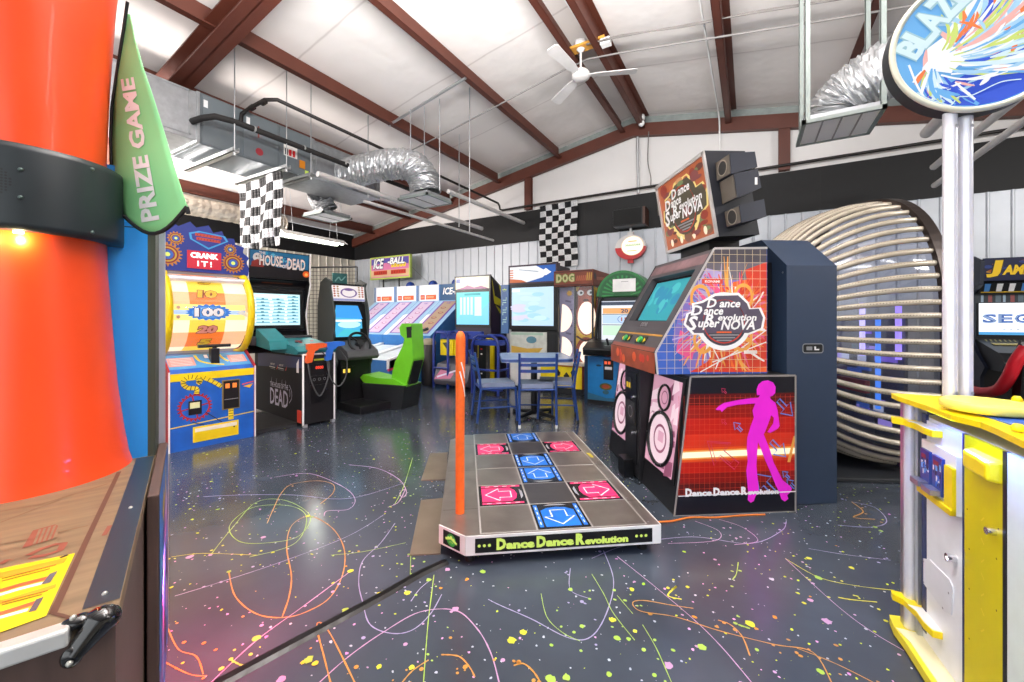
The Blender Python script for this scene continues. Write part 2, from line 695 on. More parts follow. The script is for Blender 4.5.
strokes = [
    (z7([(222, 372), (240, 440), (300, 490), (380, 500), (450, 480), (510, 440), (545, 370), (545, 300), (510, 245), (450, 215), (400, 240), (385, 300), (398, 380), (392, 440), (372, 500)]), .010, P_ORG),
    (z7([(170, 325), (230, 250), (300, 175), (380, 170), (450, 212), (420, 270), (330, 290), (250, 285), (225, 240), (290, 190), (390, 185), (440, 215), (410, 290), (280, 330)]), .008, P_GRN),
    (z7([(690, 235), (650, 290), (600, 340), (588, 400), (600, 460), (620, 520), (680, 545), (740, 535), (790, 490), (822, 435)]), .008, P_LIL),
    (z7([(470, 690), (560, 610), (660, 540), (760, 485), (860, 480), (920, 530), (960, 600), (985, 690)]), .009, P_PNK),
    (z7([(165, 690), (300, 565), (430, 470), (565, 370)]), .009, P_PNK),
    (z7([(70, 440), (200, 400), (380, 340), (560, 270), (660, 210)]), .007, P_LIL),
    (z7([(510, 690), (490, 610), (470, 530), (480, 515), (510, 550), (580, 690)]), .010, P_ORG),
    (z7([(770, 690), (778, 580), (785, 500), (800, 380)]), .008, P_GRN),
    (z7([(820, 605), (870, 610), (900, 640), (915, 668)]), .011, P_ORG),
    (z7([(705, 690), (740, 650), (785, 620)]), .010, P_ORG),
    (z7([(560, 70), (640, 80), (700, 110), (722, 145), (712, 162), (704, 150), (718, 140), (700, 175), (670, 190)]), .012, P_PNK),
    (z7([(350, 105), (450, 95), (540, 130), (577, 165), (560, 195), (500, 200), (490, 215)]), .010, P_PNK),
    (z7([(330, 235), (345, 200), (370, 150), (400, 125), (470, 115), (515, 125), (515, 150), (480, 180)]), .010, P_ORG),
    (z7([(740, 50), (715, 130), (690, 180)]), .010, P_GRN),
    (z7([(150, 160), (260, 155), (400, 155), (560, 165), (720, 120)]), .010, P_LIL),
    (z7([(230, 620), (260, 635), (300, 625)]), .012, P_GRN),
    (z7([(50, 530), (80, 590), (130, 610), (150, 660)]), .008, P_ORG),
    (z7([(30, 620), (110, 660), (160, 665)]), .008, P_ORG),
    (z7([(735, 310), (733, 380)]), .006, P_GRN),
    (z7([(735, 455), (760, 420), (790, 395)]), .008, P_LIL),
    (z7([(510, 325), (600, 315), (720, 290)]), .006, P_GRN),
    (z7([(60, 330), (150, 320), (300, 325)]), .007, P_YEL),
    (z8([(-30, 255), (0, 270), (80, 305), (180, 355), (240, 345), (280, 270), (290, 200), (265, 130)]), .008, P_LIL),
    (z8([(300, 145), (400, 225), (500, 310), (570, 380), (650, 475)]), .007, P_PNK),
    (z8([(495, 278), (440, 270), (370, 258), (340, 263), (360, 285), (450, 300), (560, 335), (700, 370), (800, 390), (850, 470)]), .008, P_ORG),
    (z8([(730, 150), (850, 260), (940, 330), (1040, 390)]), .006, P_PNK),
    (z8([(760, 380), (860, 420), (970, 475)]), .006, P_ORG),
    (z8([(558, 308), (590, 320), (620, 350), (640, 400)]), .009, P_ORG),
    (z8([(105, 240), (120, 300), (160, 340), (205, 362)]), .006, P_GRN),
    (z8([(235, 190), (265, 240), (290, 290), (345, 360)]), .006, P_GRN),
    (z8([(365, 320), (400, 380), (440, 470)]), .006, P_GRN),
    (z8([(300, 245), (340, 292)]), .006, P_GRN),
    (z8([(730, 150), (815, 198), (910, 220), (1010, 232)]), .007, P_YEL),
    (z8([(440, 230), (452, 222), (430, 245), (465, 255)]), .014, P_YEL),
    (z8([(866, 250), (900, 256), (965, 262)]), .012, P_YEL),
    (z8([(610, 320), (640, 330)]), .014, P_GRN),
    (z8([(180, 175), (180, 230), (225, 252)]), .006, P_LIL),
    (z8([(235, 150), (330, 115), (490, 95), (640, 112), (720, 80), (733, 55)]), .007, P_LIL),
    (z8([(500, 55), (560, 80), (550, 105), (430, 112)]), .007, P_PNK),
    (z8([(560, 50), (620, 70), (660, 105), (600, 115)]), .007, P_PNK),
    (z8([(865, 65), (950, 70), (990, 55), (960, 20), (900, 5)]), .008, P_LIL),
    (z8([(900, 5), (930, 30), (905, 45), (960, 50)]), .012, P_ORG),
    (z8([(790, 125), (880, 140), (1000, 155)]), .006, P_LIL),
    (z8([(35, 425), (60, 420), (85, 440), (105, 470)]), .012, P_ORG),
    (z8([(610, 160), (605, 190), (595, 205)]), .009, P_GRN),
]
for i, (pts, w, m_) in enumerate(strokes):
    g = [tuple(fl(px, py).xy) for px, py in pts]
    g = smooth_line(g, 7)
    w *= .58
    rnd = random.Random(i)
    fb.dst(FLR, g, [w * rnd.uniform(.6, 1.15) for _ in g], m_, .0006 + i * .00003)
    for _ in range(6):          # drops thrown off along the line
        q = g[rnd.randrange(len(g))]
        r = rnd.uniform(.003, .009)
        fb.dd(FLR, (q[0] + rnd.gauss(0, .05), q[1] + rnd.gauss(0, .05)), r, m_, .0022, r * rnd.uniform(.6, 1.2), 8)
blots = z7([(222, 372), (300, 560), (445, 215), (565, 370), (112, 330), (170, 325), (737, 642), (838, 366), (720, 577), (725, 432), (937, 372), (785, 395), (447, 620), (430, 628), (465, 630), (645, 640), (860, 478), (550, 480), (370, 675), (320, 275)]) + \
    z8([(180, 230), (338, 230), (288, 308), (210, 325), (517, 378), (778, 265), (795, 258), (838, 312), (900, 175), (790, 150), (815, 200), (820, 440), (130, 460), (170, 455), (280, 448), (432, 425), (640, 318), (330, 357), (300, 355), (345, 337), (30, 360), (60, 340), (975, 80), (960, 70)])
for i, (px, py) in enumerate(blots):
    rnd = random.Random(i + 900)
    q = fl(px, py)
    m_ = rnd.choice([P_YEL, P_YEL, P_YEL, P_GRN, P_GRN, P_PNK])
    r = rnd.uniform(.008, .018)
    fb.dp(FLR, [(q.x + r * rnd.uniform(.75, 1.2) * cos(a), q.y + r * rnd.uniform(.75, 1.2) * sin(a)) for a in [2 * pi * k / 12 for k in range(12)]], m_, .0024)
fb.build('floor', kind='structure')

# ---- ceiling: white insulation blanket with faint seams
INS = M('insulation_sheet', 'e4ddd8', .55, var=.03, scale=2.2, bump=.25)


def ceiling_material():
    m = bpy.data.materials.new('insulation_ceiling')
    m.use_nodes = True
    nt = m.node_tree
    L = nt.links.new
    b = nt.nodes['Principled BSDF']
    b.inputs['Roughness'].default_value = .45
    tc = nd(nt, 'ShaderNodeTexCoord')
    n1 = nd(nt, 'ShaderNodeTexNoise')
    n1.inputs['Scale'].default_value = .8
    n1.inputs['Detail'].default_value = 3
    L(tc.outputs['Object'], n1.inputs['Vector'])
    sx = nd(nt, 'ShaderNodeSeparateXYZ')
    L(tc.outputs['Object'], sx.inputs[0])
    a = nd(nt, 'ShaderNodeMath', operation='MULTIPLY_ADD')
    L(n1.outputs[0], a.inputs[0])
    a.inputs[1].default_value = .14
    L(sx.outputs[1], a.inputs[2])
    mo = nd(nt, 'ShaderNodeMath', operation='PINGPONG')
    L(a.outputs[0], mo.inputs[0])
    mo.inputs[1].default_value = .74
    lt = nd(nt, 'ShaderNodeMapRange')
    L(mo.outputs[0], lt.inputs[0])
    lt.inputs[1].default_value = 0
    lt.inputs[2].default_value = .02
    mx = nd(nt, 'ShaderNodeMix', data_type='RGBA')
    mx.inputs[6].default_value = hexlin('cfc7c3')
    mx.inputs[7].default_value = hexlin('ece6e2')
    L(lt.outputs[0], mx.inputs[0])
    L(mx.outputs[2], b.inputs['Base Color'])
    n2 = nd(nt, 'ShaderNodeTexNoise')
    n2.inputs['Scale'].default_value = 2.6
    L(tc.outputs['Object'], n2.inputs['Vector'])
    bp = nd(nt, 'ShaderNodeBump')
    bp.inputs['Strength'].default_value = .35
    bp.inputs['Distance'].default_value = .05
    L(n2.outputs[0], bp.inputs['Height'])
    L(bp.outputs[0], b.inputs['Normal'])
    return m


CEIL = ceiling_material()
b = MB()
for xa, xb in ((XL, XRIDGE), (XRIDGE, XR)):
    za, zb = ceil_z(xa), ceil_z(xb)
    b.raw([(xa, YF, za), (xb, YF, zb), (xb, YB, zb), (xa, YB, za), (xa, YF, za + .1), (xb, YF, zb + .1), (xb, YB, zb + .1), (xa, YB, za + .1)],
          [(3, 2, 1, 0), (4, 5, 6, 7), (0, 1, 5, 4), (2, 3, 7, 6), (1, 2, 6, 5), (3, 0, 4, 7)], CEIL)
b.build('ceiling', kind='structure')

IRON = M('red_oxide_steel', '582b1e', .5, .0, var=.10, scale=5)
for x, sgn in ((-8.6, 1), (-7.3, 1), (-6.0, 1), (-4.68, 1), (-3.26, 1), (-2.02, 1), (-1.60, -1), (-.257, -1), (1.05, -1), (2.4, -1), (3.7, -1), (5.0, -1)):
    zt = ceil_z(x) - .005
    d, f, t = .225, .075, .008
    b = MB()
    # Z section: top flange one way, bottom flange the other
    b.box(x - t / 2, x + t / 2, YF, YB - .13, zt - d, zt - .012, IRON)
    b.box(min(x, x + sgn * f), max(x, x + sgn * f), YF, YB - .13, zt - d, zt - d + t, IRON)
    b.box(min(x, x - sgn * f), max(x, x - sgn * f), YF, YB - .13, zt - t - .015, zt - .015, IRON)
    lip = x + sgn * f
    b.box(lip - t / 2, lip + t / 2, YF, YB - .13, zt - d, zt - d + .02, IRON)
    b.build('ceiling_beam', kind='structure')


def rafter(y, d0, d1, w, name):
    b = MB()
    for xa, xb in ((XL, XRIDGE), (XRIDGE, XR)):
        za, zb = ceil_z(xa), ceil_z(xb)
        for (u0, u1, y0, y1) in ((d0, d0 + .015, y - w / 2, y + w / 2), (d0, d1, y - .008, y + .008), (d1 - .015, d1, y - w / 2, y + w / 2)):
            v = [(xa, y0, za - u0), (xb, y0, zb - u0), (xb, y1, zb - u0), (xa, y1, za - u0), (xa, y0, za - u1), (xb, y0, zb - u1), (xb, y1, zb - u1), (xa, y1, za - u1)]
            b.raw(v, [(0, 1, 2, 3), (7, 6, 5, 4), (4, 5, 1, 0), (6, 7, 3, 2), (5, 6, 2, 1), (7, 4, 0, 3)], IRON)
    return b.build(name, kind='structure')


rafter(2.0, .21, .44, .21, 'ceiling_rafter_beam')
# end-wall rafter: a deep channel under a galvanised edge strip
b = MB()
EDGE = M('galvanised_edge', '8f9794', .5, .5, var=.15)
for xa, xb in ((XL, XRIDGE), (XRIDGE, XR)):
    za, zb = ceil_z(xa), ceil_z(xb)
    for u0, u1, y0, y1, m_ in ((0.0, .13, YB - .06, YB - .02, EDGE), (.13, .35, YB - .12, YB - .02, IRON)):
        v = [(xa, y0, za - u0), (xb, y0, zb - u0), (xb, y1, zb - u0), (xa, y1, za - u0), (xa, y0, za - u1), (xb, y0, zb - u1), (xb, y1, zb - u1), (xa, y1, za - u1)]
        b.raw(v, [(0, 1, 2, 3), (7, 6, 5, 4), (4, 5, 1, 0), (6, 7, 3, 2), (5, 6, 2, 1), (7, 4, 0, 3)], m_)
b.build('end_wall_rafter_beam', kind='structure')

# ---- walls: ribbed white metal, a black band, white insulation above
RIB = M('ribbed_metal', 'c0c5cc', .4, .1, var=.03)
BAND = M('black_band_paint', '0a0a0c', .65)
WINS = M('wall_insulation', 'dedbd9', .5, var=.02, scale=2, bump=.2)
b = MB()
b.raw([(XL, YB, 0), (XR, YB, 0), (XR, YB, 2.82), (XL, YB, 2.82)], [(0, 1, 2, 3)], RIB)
x = XL + .1
while x < XR:
    b.prism([(x, YB), (x + .012, YB - .018), (x + .028, YB - .018), (x + .04, YB)], 'z', 0, 2.82, RIB)
    x += .2134
b.box(XL, XR, YB - .022, YB, 2.82, 3.46, BAND)
x = XL + .6
while x < XR:                       # sheet joints in the band
    b.box(x, x + .004, YB - .0235, YB - .02, 2.82, 3.46, M('band_joint', '0f0f10', .6))
    x += 1.22
b.raw([(XL, YB, 3.46), (XR, YB, 3.46), (XR, YB, ceil_z(XR)), (XRIDGE, YB, ZR), (XL, YB, ceil_z(XL))], [(0, 1, 2, 3, 4)], WINS)
b.build('wall_back', kind='structure')
for nm, x, s in (('wall_left', XL, 1), ('wall_right', XR, -1)):
    b = MB()
    f = (0, 1, 2, 3) if s < 0 else (3, 2, 1, 0)
    LW = M('left_wall_panel', 'd9d2c2', .5)
    b.raw([(x, YF, 0), (x, YB, 0), (x, YB, 2.82), (x, YF, 2.82)], [f], LW)
    y = YF
    while y < YB:
        b.prism([(x, y), (x + s * .018, y + .012), (x + s * .018, y + .028), (x, y + .04)], 'z', 0, 2.82, LW)
        y += .2134
    b.box(min(x, x + s * .022), max(x, x + s * .022), YF, YB - .03, 2.82, 3.5, BAND)
    b.build(nm, kind='structure')
# brown steel wind columns, showing above the band
for x in (-3.97, .456):
    b = MB()
    zt = ceil_z(x) - .34
    b.box(x - .075, x + .075, YB - .10, YB - .085, 3.47, zt, IRON)
    b.box(x - .01, x + .01, YB - .086, YB - .03, 3.47, zt, IRON)
    b.box(x - .075, x + .075, YB - .032, YB - .005, 3.47, zt, IRON)
    b.build('wall_column', kind='structure')

# ================================================================== SERVICES UNDER THE ROOF
PIPE = M('black_pipe', '1c1512', .5)
pb = MB()
pb.tube([(-5.18, 2.5, 3.5), (-5.15, 2.5, 3.62), (-5.02, 2.52, 3.66), (-4.75, 2.55, 3.70), (-4.63, 2.62, 3.70), (-4.63, 7.3, 3.67), (-4.63, 7.36, 3.63), (-4.63, 7.38, 3.56), (-4.58, 7.4, 3.535), (-4.0, 7.38, 3.535), (5.7, 7.40, 3.54)], .022, PIPE, 10)
for x in (-5.0, -4.76):
    pb.tube([(x - .03, 2.535, 3.665), (x + .03, 2.54, 3.675)], .032, PIPE, 10)
tag(pb.build('gas_pipe'), 'thin black pipe running under the roof and along the top of the black wall band', 'pipe')
pb = MB()
INSUL = M('black_pipe_insulation', '22201f', .75)
pb.tube([(-5.2, 2.02, 3.34), (-5.05, 2.06, 3.36), (-4.95, 2.14, 3.385), (-4.9, 2.3, 3.386), (-4.9, 5.04, 3.37)], .033, INSUL, 10)
for y in (2.5, 3.1, 3.7, 4.3):
    pb.tube([(-4.9, y, 3.386), (-4.9, y + .02, 3.386)], .036, M('pipe_tie', '9a9a98', .5), 10)
tag(pb.build('coolant_pipe'), 'thick black insulated pipe bending out of the grey air unit', 'pipe')

# air handler
t = T('air_handler', 'grey sheet-metal air conditioning unit hung under the roof at left', 'air conditioner', (-5.55, 2.75, 3.13))
AHU = M('grey_enamel', '6e777c', .4, .2, var=.04)
b = t.mb().box(-.35, .35, -.65, .65, 0, .57, AHU)
t.part('body', b, bev=.006)
fr = t.right(.35, -.65)
b = t.mb()
for a0, a1 in ((.02, .40), (.44, .84), (.87, 1.28)):
    b.sq(fr, a0, a1, .02, .55, M('grey_enamel_door', '747d82', .38, .2, var=.04), 0, .008)
b.dq(fr, .60, .62, .30, .44, M('rust_label', '7a3a30', .5), .009)
b.dd(fr, (.62, .13), .045, M('red_logo', 'a3333c', .5), .009)
t.part('access_panel', b)
b = t.mb()
b.sq(fr, .92, 1.10, .20, .34, M('controls_plate', 'e7e4df', .5), .008, .014)
for i in range(3):
    b.sq(fr, .935 + i * .05, .965 + i * .05, .21, .29, RED if i else BLK, .014, .024)
b.sq(fr, 1.13, 1.20, .10, .20, M('amber_switch', 'e08a1a', .4), .008, .03)
b.sq(fr, 1.21, 1.26, .02, .09, LIME, .008, .012)
t.part('control_panel', b)
for a in (.03, .47):
    t.part('paper_label', t.mb().sq(fr, a, a + .04, .42, .50, WPR, .008, .011))
for k, (y0, y1, nm, lb) in enumerate(((1.15, 2.09, 'near', 'wide galvanised duct box joined to the near end of the grey air unit'), (3.41, 4.6, 'far', 'galvanised duct box joined to the far end of the grey air unit'))):
    t2 = T('duct_box', lb, 'duct', (-5.55, (y0 + y1) / 2, 3.15))
    h = (y1 - y0) / 2
    b = t2.mb().box(-.36, .36, -h, h, 0, .53, GALV)
    b.box(-.375, .375, h - .03 if k == 0 else -h, h if k == 0 else -h + .03, -.015, .54, GALV)
    t2.part('duct_shell', b, bev=.004)
    b = t2.mb()
    f2 = t2.right(.36, -h)
    for a in (.06, 2 * h - .10):
        b.sq(f2, a, a + .02, .04, .52, GALV, 0, .008)
    b.sq(f2, .06, 2 * h - .08, .04, .055, GALV, 0, .008)
    b.sq(f2, .06, 2 * h - .08, .505, .52, GALV, 0, .008)
    t2.part('stiffener', b)


def wrinkle(path, r, mat, name, label, seed, n=32, amp=.05):
    P = smooth_line([tuple(p) for p in path], 22)
    rnd = random.Random(seed)
    b = MB()
    V, Fc = [], []
    k = len(P)
    for i in range(k):
        t_ = (Vector(P[min(i + 1, k - 1)]) - Vector(P[max(i - 1, 0)])).normalized()
        u_ = Vector((0, 0, 1)) if abs(t_.z) < .95 else Vector((0, 1, 0))
        a_ = t_.cross(u_).normalized()
        c_ = a_.cross(t_).normalized()
        rr = r * (1 + rnd.uniform(-.045, .045))
        for j in range(n):
            an = 2 * pi * j / n
            q = rr * (1 + rnd.uniform(-amp, amp))
            V.append(Vector(P[i]) + (a_ * cos(an) + c_ * sin(an)) * q)
    for i in range(k - 1):
        for j in range(n):
            Fc.append((i * n + j, i * n + (j + 1) % n, (i + 1) * n + (j + 1) % n, (i + 1) * n + j))
    b.raw(V, Fc, mat, False)
    return tag(b.build(name), label, 'duct')


FOIL = M('foil_wrap', 'b9bbbd', .42, .75, var=.12, scale=30)
wrinkle([(-5.2, 3.95, 3.36), (-4.9, 3.98, 3.37), (-4.5, 4.1, 3.42), (-4.15, 4.22, 3.38), (-3.97, 4.28, 3.2), (-3.93, 4.3, 2.97)], .21, FOIL, 'flexible_duct', 'silver foil duct curving from the duct box down to the nearer square diffuser', 1)
wrinkle([(-5.9, 4.0, 3.2), (-5.98, 4.08, 3.12), (-5.97, 4.15, 3.02), (-5.95, 4.18, 2.96)], .17, FOIL, 'flexible_duct', 'short silver foil duct above the diffuser near the fluorescent lamp', 2)
wrinkle([(.63, 4.45, 2.93), (.68, 4.43, 3.06), (.9, 4.36, 3.2), (1.3, 4.28, 3.33), (1.8, 4.2, 3.42), (2.7, 4.1, 3.5)], .22, FOIL, 'flexible_duct', 'silver foil duct rising to the right behind the round lit sign', 3)
wrinkle([(-8.6, 2.4, 3.23), (-8.6, 3.2, 3.23), (-8.6, 4.3, 3.23), (-8.6, 5.0, 3.23)], .17, M('foil_insulation', 'b9b0a2', .4, .5, var=.15, scale=20), 'insulated_duct', 'dull foil-wrapped duct along the left eave behind the checkered flag', 4, amp=.04)


SGV = M('strut_galvanised', '8f9894', .6, .2)


def diffuser(cx, cy, z, w, label, slots):
    t = T('air_diffuser', label, 'air diffuser', (cx, cy, z))
    b = t.mb().box(-w / 2, w / 2, -w / 2, w / 2, .02, .07, GALV)
    t.part('diffuser_box', b, bev=.004)
    b = t.mb()
    e = w / 2 + .02
    for x0, x1, y0, y1 in ((-e, e, -e, -e + .03), (-e, e, e - .03, e), (-e, -e + .03, -e, e), (e - .03, e, -e, e)):
        b.box(x0, x1, y0, y1, 0, .03, SGV)
    t.part('rim', b)
    b = t.mb().box(-w / 2, w / 2, -w / 2, w / 2, .008, .02, M('diffuser_face', 'fbfafa', .5, var=0))
    for i in range(1, slots):
        x = -w / 2 + w * i / slots
        b.box(x - .006, x + .006, -w / 2, w / 2, .002, .009, M('diffuser_slot', '9b9896', .5))
    t.part('face_plate', b)


diffuser(-3.93, 4.3, 2.85, .5, 'square white ceiling diffuser under the large curved foil duct', 2)
diffuser(-5.95, 4.18, 2.85, .5, 'square ceiling diffuser above the hanging fluorescent lamp', 2)
diffuser(.65, 4.44, 2.85, .5, 'square four-slot ceiling diffuser left of the round lit sign', 4)


def rod(p0, p1, r, name, label, cat='rod', group=None, mat=ALU):
    return tag(MB().tube([p0, p1], r, mat, 6).build(name), label, cat, group)


# struts and rods that carry the unit
for i, (v, lb) in enumerate(((2.30, 'first'), (2.88, 'second'), (3.20, 'third'))):
    t = T('strut_hanger', ['pale steel strut with hanger rod under the near end of the grey air unit', 'pale steel strut carrying the hanging checkered flag', 'pale steel strut under the far end of the grey air unit'][i], 'strut', (-5.45, v, 3.04))
    b = t.mb().box(-.6, .6, -.03, .03, 0, .012, ALU)
    b.box(-.6, .6, -.03, -.024, 0, .05, ALU).box(-.6, .6, .024, .03, 0, .05, ALU)
    t.part('channel', b)
    b = t.mb()
    b.tube([(.56, 0, -.02), (.56, 0, ceil_z(-4.89) - 3.04 - .02)], .007, ALU, 6)
    t.part('hanger_rod', b)
    t.part('nut', t.mb().tube([(.56, 0, -.03), (.56, 0, 0)], .016, ALU, 6))
RG = 'hanger rods over the left diffusers'
for i, (x, y, z0, z1, lb) in enumerate(((-4.2, 4.28, 2.96, 4.22, 'thin steel rod left of the large curved foil duct'),
                                      (-3.66, 4.28, 2.96, 4.22, 'thin steel rod down to the right corner of the nearer diffuser'),
                                      (-4.25, 4.62, 2.9, ceil_z(-4.25), 'thin steel rod behind the large curved foil duct'),
                                      (-3.5, 4.75, 2.45, ceil_z(-3.5) + .01, 'long thin rod hanging right of the curved foil duct'),
                                      (-5.0, 4.2, 3.05, ceil_z(-5.0), 'thin steel rod in front of the far duct box'),
                                      (-4.35, 5.6, 2.8, ceil_z(-4.35), 'short thin rod holding the long pale pipes'),
                                      (-6.0, 4.47, 2.93, 3.92, 'thin steel rod at the diffuser near the fluorescent lamp'))):
    rod((x, y, z0), (x, y, z1), .008, 'hanger_rod', lb, 'rod', RG)
for i, (x, y) in enumerate(((.42, 4.68), (.42, 4.2), (.9, 4.68), (.9, 4.2))):
    b = MB().box(x - .018, x + .018, y - .018, y - .014, 2.86, ceil_z(x) - .01, SGV).box(x - .018, x - .014, y - .018, y + .018, 2.86, ceil_z(x) - .01, SGV)
    tag(b.build('hanger_strut'), ['galvanised angle strut at the far left corner of the four-slot diffuser', 'galvanised angle strut at the near left corner of the four-slot diffuser', 'galvanised angle strut at the far right corner of the four-slot diffuser', 'galvanised angle strut at the near right corner of the four-slot diffuser'][i], 'strut', 'struts of the four-slot diffuser')
PVC = M('pale_pipe', 'cfccc9', .45)
for (x, y0, y1, z, r, lb) in ((-4.6, 3.1, 6.66, 3.0, .036, 'thick pale pipe ending in mid air left of the checkered wall banner'),
                             (-4.36, 3.6, 6.7, 2.75, .022, 'thin pale pipe lowest of the bundle at left'),
                             (-4.1, 5.0, 7.49, 3.22, .036, 'upper pale pipe reaching the end wall at left'),
                             (1.84, 2.4, 6.5, 2.75, .03, 'thin pale pipe lowest of the bundle behind the round lit sign'),
                             (1.87, 2.4, 6.63, 3.0, .036, 'thick pale pipe behind the poles of the round lit sign'),
                             (1.65, 2.4, 6.05, 3.22, .055, 'pale pipe just under the edge of the round lit sign')):
    tag(MB().tube([(x, y0, z), (x, y1, z)], r, PVC, 12).build('pale_pipe'), lb, 'pipe')
rod((-4.7, 4.33, 4.13), (-3.2, 4.26, 4.36), .02, 'cross_strut', 'pale steel strut spanning two roof beams above the curved foil duct', 'strut')
tag(MB().tube([(-6.3, 5.06, 3.82), (-5.5, 5.06, 3.97), (-4.0, 5.06, 4.22), (-2.1, 5.06, 4.57), (-1.82, 5.06, 4.60), (-1.4, 5.06, 4.54), (-.3, 5.04, 4.34), (.6, 5.02, 4.17), (3, 4.98, 3.76)], .011, M('conduit_grey', '8a8684', .6), 8).build('conduit'), 'thin metal conduit crossing under the roof beams past the fan', 'conduit')
b = MB()
for k in range(3):
    b.tube(smooth_line([(-1.75, 4.80 + k * .01, 4.62), (-1.3, 4.78, 4.54 + .012 * k), (-.6, 4.8, 4.44 - .012 * k), (.1, 4.82, 4.32 + .01 * k), (1.2, 4.8, 4.10), (2.8, 4.8, 3.84)]), .006, M('grey_cable', '77726f', .6), 6)
tag(b.build('cable_bundle'), 'sagging grey cables strung right of the ceiling fan', 'cable')
tag(MB().tube([(-.42, 1.0, 4.47), (-.44, 4.5, 4.47), (-.42, 7.0, 4.46), (-.42, 7.33, 4.40), (-.42, 7.40, 4.1), (-.42, 7.44, 3.6)], .012, WHT, 8).build('white_conduit'), 'white conduit along the roof beam above the dance machine', 'conduit')
rod((-1.72, 7.34, 4.44), (-1.72, 7.40, 3.45), .022, 'drop_pipe', 'grey vertical pipe on the end wall under the roof ridge', 'pipe')
b = MB().tube(smooth_line([(-1.53, 7.36, 4.5), (-1.55, 7.38, 4.0), (-1.5, 7.38, 3.7), (-1.5, 7.38, 3.56)]), .009, M('grey_cable', '77726f'), 6)
tag(b.build('drop_cable'), 'grey cable hanging down the end wall beside the vertical pipe', 'cable')
t = T('ridge_lamp', 'small white lamp holder at the roof ridge against the end wall', 'lamp', (-1.62, 7.2, 4.6))
t.part('mount', t.mb().lathe([(0, .14), (.05, .14), (.06, .10), (.06, .06), (0, .06)], WHT, 16))
t.part('bulb', t.mb().sphere((0, 0, .0), .055, WHT, 14))
tag(MB().tube(smooth_line([(-1.75, 1.5, 4.64), (-1.72, 3.4, 4.62), (-1.68, 4.6, 4.60), (-1.65, 6, 4.62), (-1.62, 7.1, 4.66)]), .007, WHT, 6).build('lamp_cord'), 'white cord along the ridge beam to the small lamp', 'cord')

# ceiling fan
t = T('ceiling_fan', 'white three-blade ceiling fan hung from a wooden board at the ridge', 'ceiling fan', (-1.85, 4.88, 4.29))
FW = M('fan_white', 'd8d4d2', .45)
t.part('downrod', t.mb().tube([(0, 0, .05), (0, 0, .42)], .014, FW, 10))
t.part('canopy', t.mb().lathe([(.02, .30), (.07, .36), (.085, .43), (0, .43)], FW, 20))
t.part('motor', t.mb().lathe([(0, -.05), (.07, -.045), (.11, -.02), (.115, .03), (.08, .07), (.02, .09), (0, .09)], FW, 24))
for k in range(3):
    a = radians([22, 142, 262][k])
    b = t.mb()
    ux, uy = cos(a), sin(a)
    pts = [(.10, -.035), (.25, -.06), (.66, -.075), (.69, -.05), (.69, .05), (.66, .075), (.25, .06), (.10, .035)]
    top = [(ux * p - uy * q, uy * p + ux * q, .012 + q * .18) for p, q in pts]
    bot = [(x_, y_, z_ - .01) for x_, y_, z_ in top]
    n = len(pts)
    b.raw(top + bot, [tuple(range(n)), tuple(range(n, 2 * n))[::-1]] + [(i, n + i, n + (i + 1) % n, (i + 1) % n) for i in range(n)], FW)
    t.part('blade', b)
tag(MB().box(-2.1, -1.52, 4.8, 4.94, 4.63, 4.66, M('pine_board', 'c98f3a', .6, stretch=(2, 14, 2))).build('mounting_board'), 'short yellow pine board bridging the two ridge beams above the fan', 'board')
t = T('junction_box', 'white junction box on the beam right of the fan board', 'junction box', (-1.52, 4.86, 4.6))
t.part('box', t.mb().box(-.06, .06, -.05, .05, -.04, .03, WHT), bev=.005)

# fluorescent lamp near the left wall
t = T('fluorescent_lamp', 'lit fluorescent strip lamp hanging near the dark left wall', 'lamp', (-7.0, 4.6, 2.66))
SH = M('lamp_shade_enamel', 'eef0ec', .4)
t.part('reflector', t.mb().prism([(-.20, .0), (-.07, .09), (.07, .09), (.20, .0), (.19, .0), (.065, .08), (-.065, .08), (-.19, .0)], 'y', -.63, .63, SH))
for dx in (-.08, .08):
    t.part('tube', t.mb().tube([(dx, -.6, .025), (dx, .6, .025)], .028, E_('tube_glow', 'f4ffe8', 14), 10))
ll = bpy.data.lights.new('fluorescent_light', 'AREA')
ll.shape = 'RECTANGLE'
ll.size, ll.size_y, ll.energy, ll.color = .2, 1.2, 26, (.97, 1, .93)
lo = bpy.data.objects.new('fluorescent_light', ll)
C.objects.link(lo)
lo.parent = t.o
lo.location = (0, 0, -.01)
for dy in (-.45, .45):
    b = t.mb()
    for d2 in (-.09, .09):
        b.tube([(0, dy + d2, .07), (0, dy, ceil_z(-7) - 2.66)], .004, ALU, 5)
    t.part('hanger_wire', b)

# wall things
t = T('wall_speaker', 'black loudspeaker on the black band above the round bobber sign', 'speaker', on_y(630, 220, 7.3))
t.o.location.z -= .12
t.m = wm(t.o)
t.part('cabinet', t.mb().box(-.27, .25, -.14, .17, .0, .30, BLK2), bev=.01)
t.part('grille', t.mb().box(-.25, .23, -.155, -.14, .02, .28, M('speaker_grille_cloth', '101010', .8)))
t.part('side_panel', t.mb().box(.25, .29, -.14, .17, .0, .30, M('walnut_side', '4a2c20', .5)))


def checker_flag(name, label, cols, rows, fn, first=0):
    b = MB()
    sub = 3
    W_, K_ = M('flag_white', 'e4e4e6', .7, var=0), M('flag_black', '17171a', .7, var=0)
    n, m = cols * sub, rows * sub
    V = [fn(i / n, j / m) for j in range(m + 1) for i in range(n + 1)]
    for j in range(m):
        for i in range(n):
            k = ((i // sub) + (j // sub) + first) % 2
            a = j * (n + 1) + i
            b.raw([V[a], V[a + 1], V[a + n + 2], V[a + n + 1]], [(0, 3, 2, 1)], K_ if k else W_, True)
    return tag(b.build(name, solid=.004), label, 'flag')


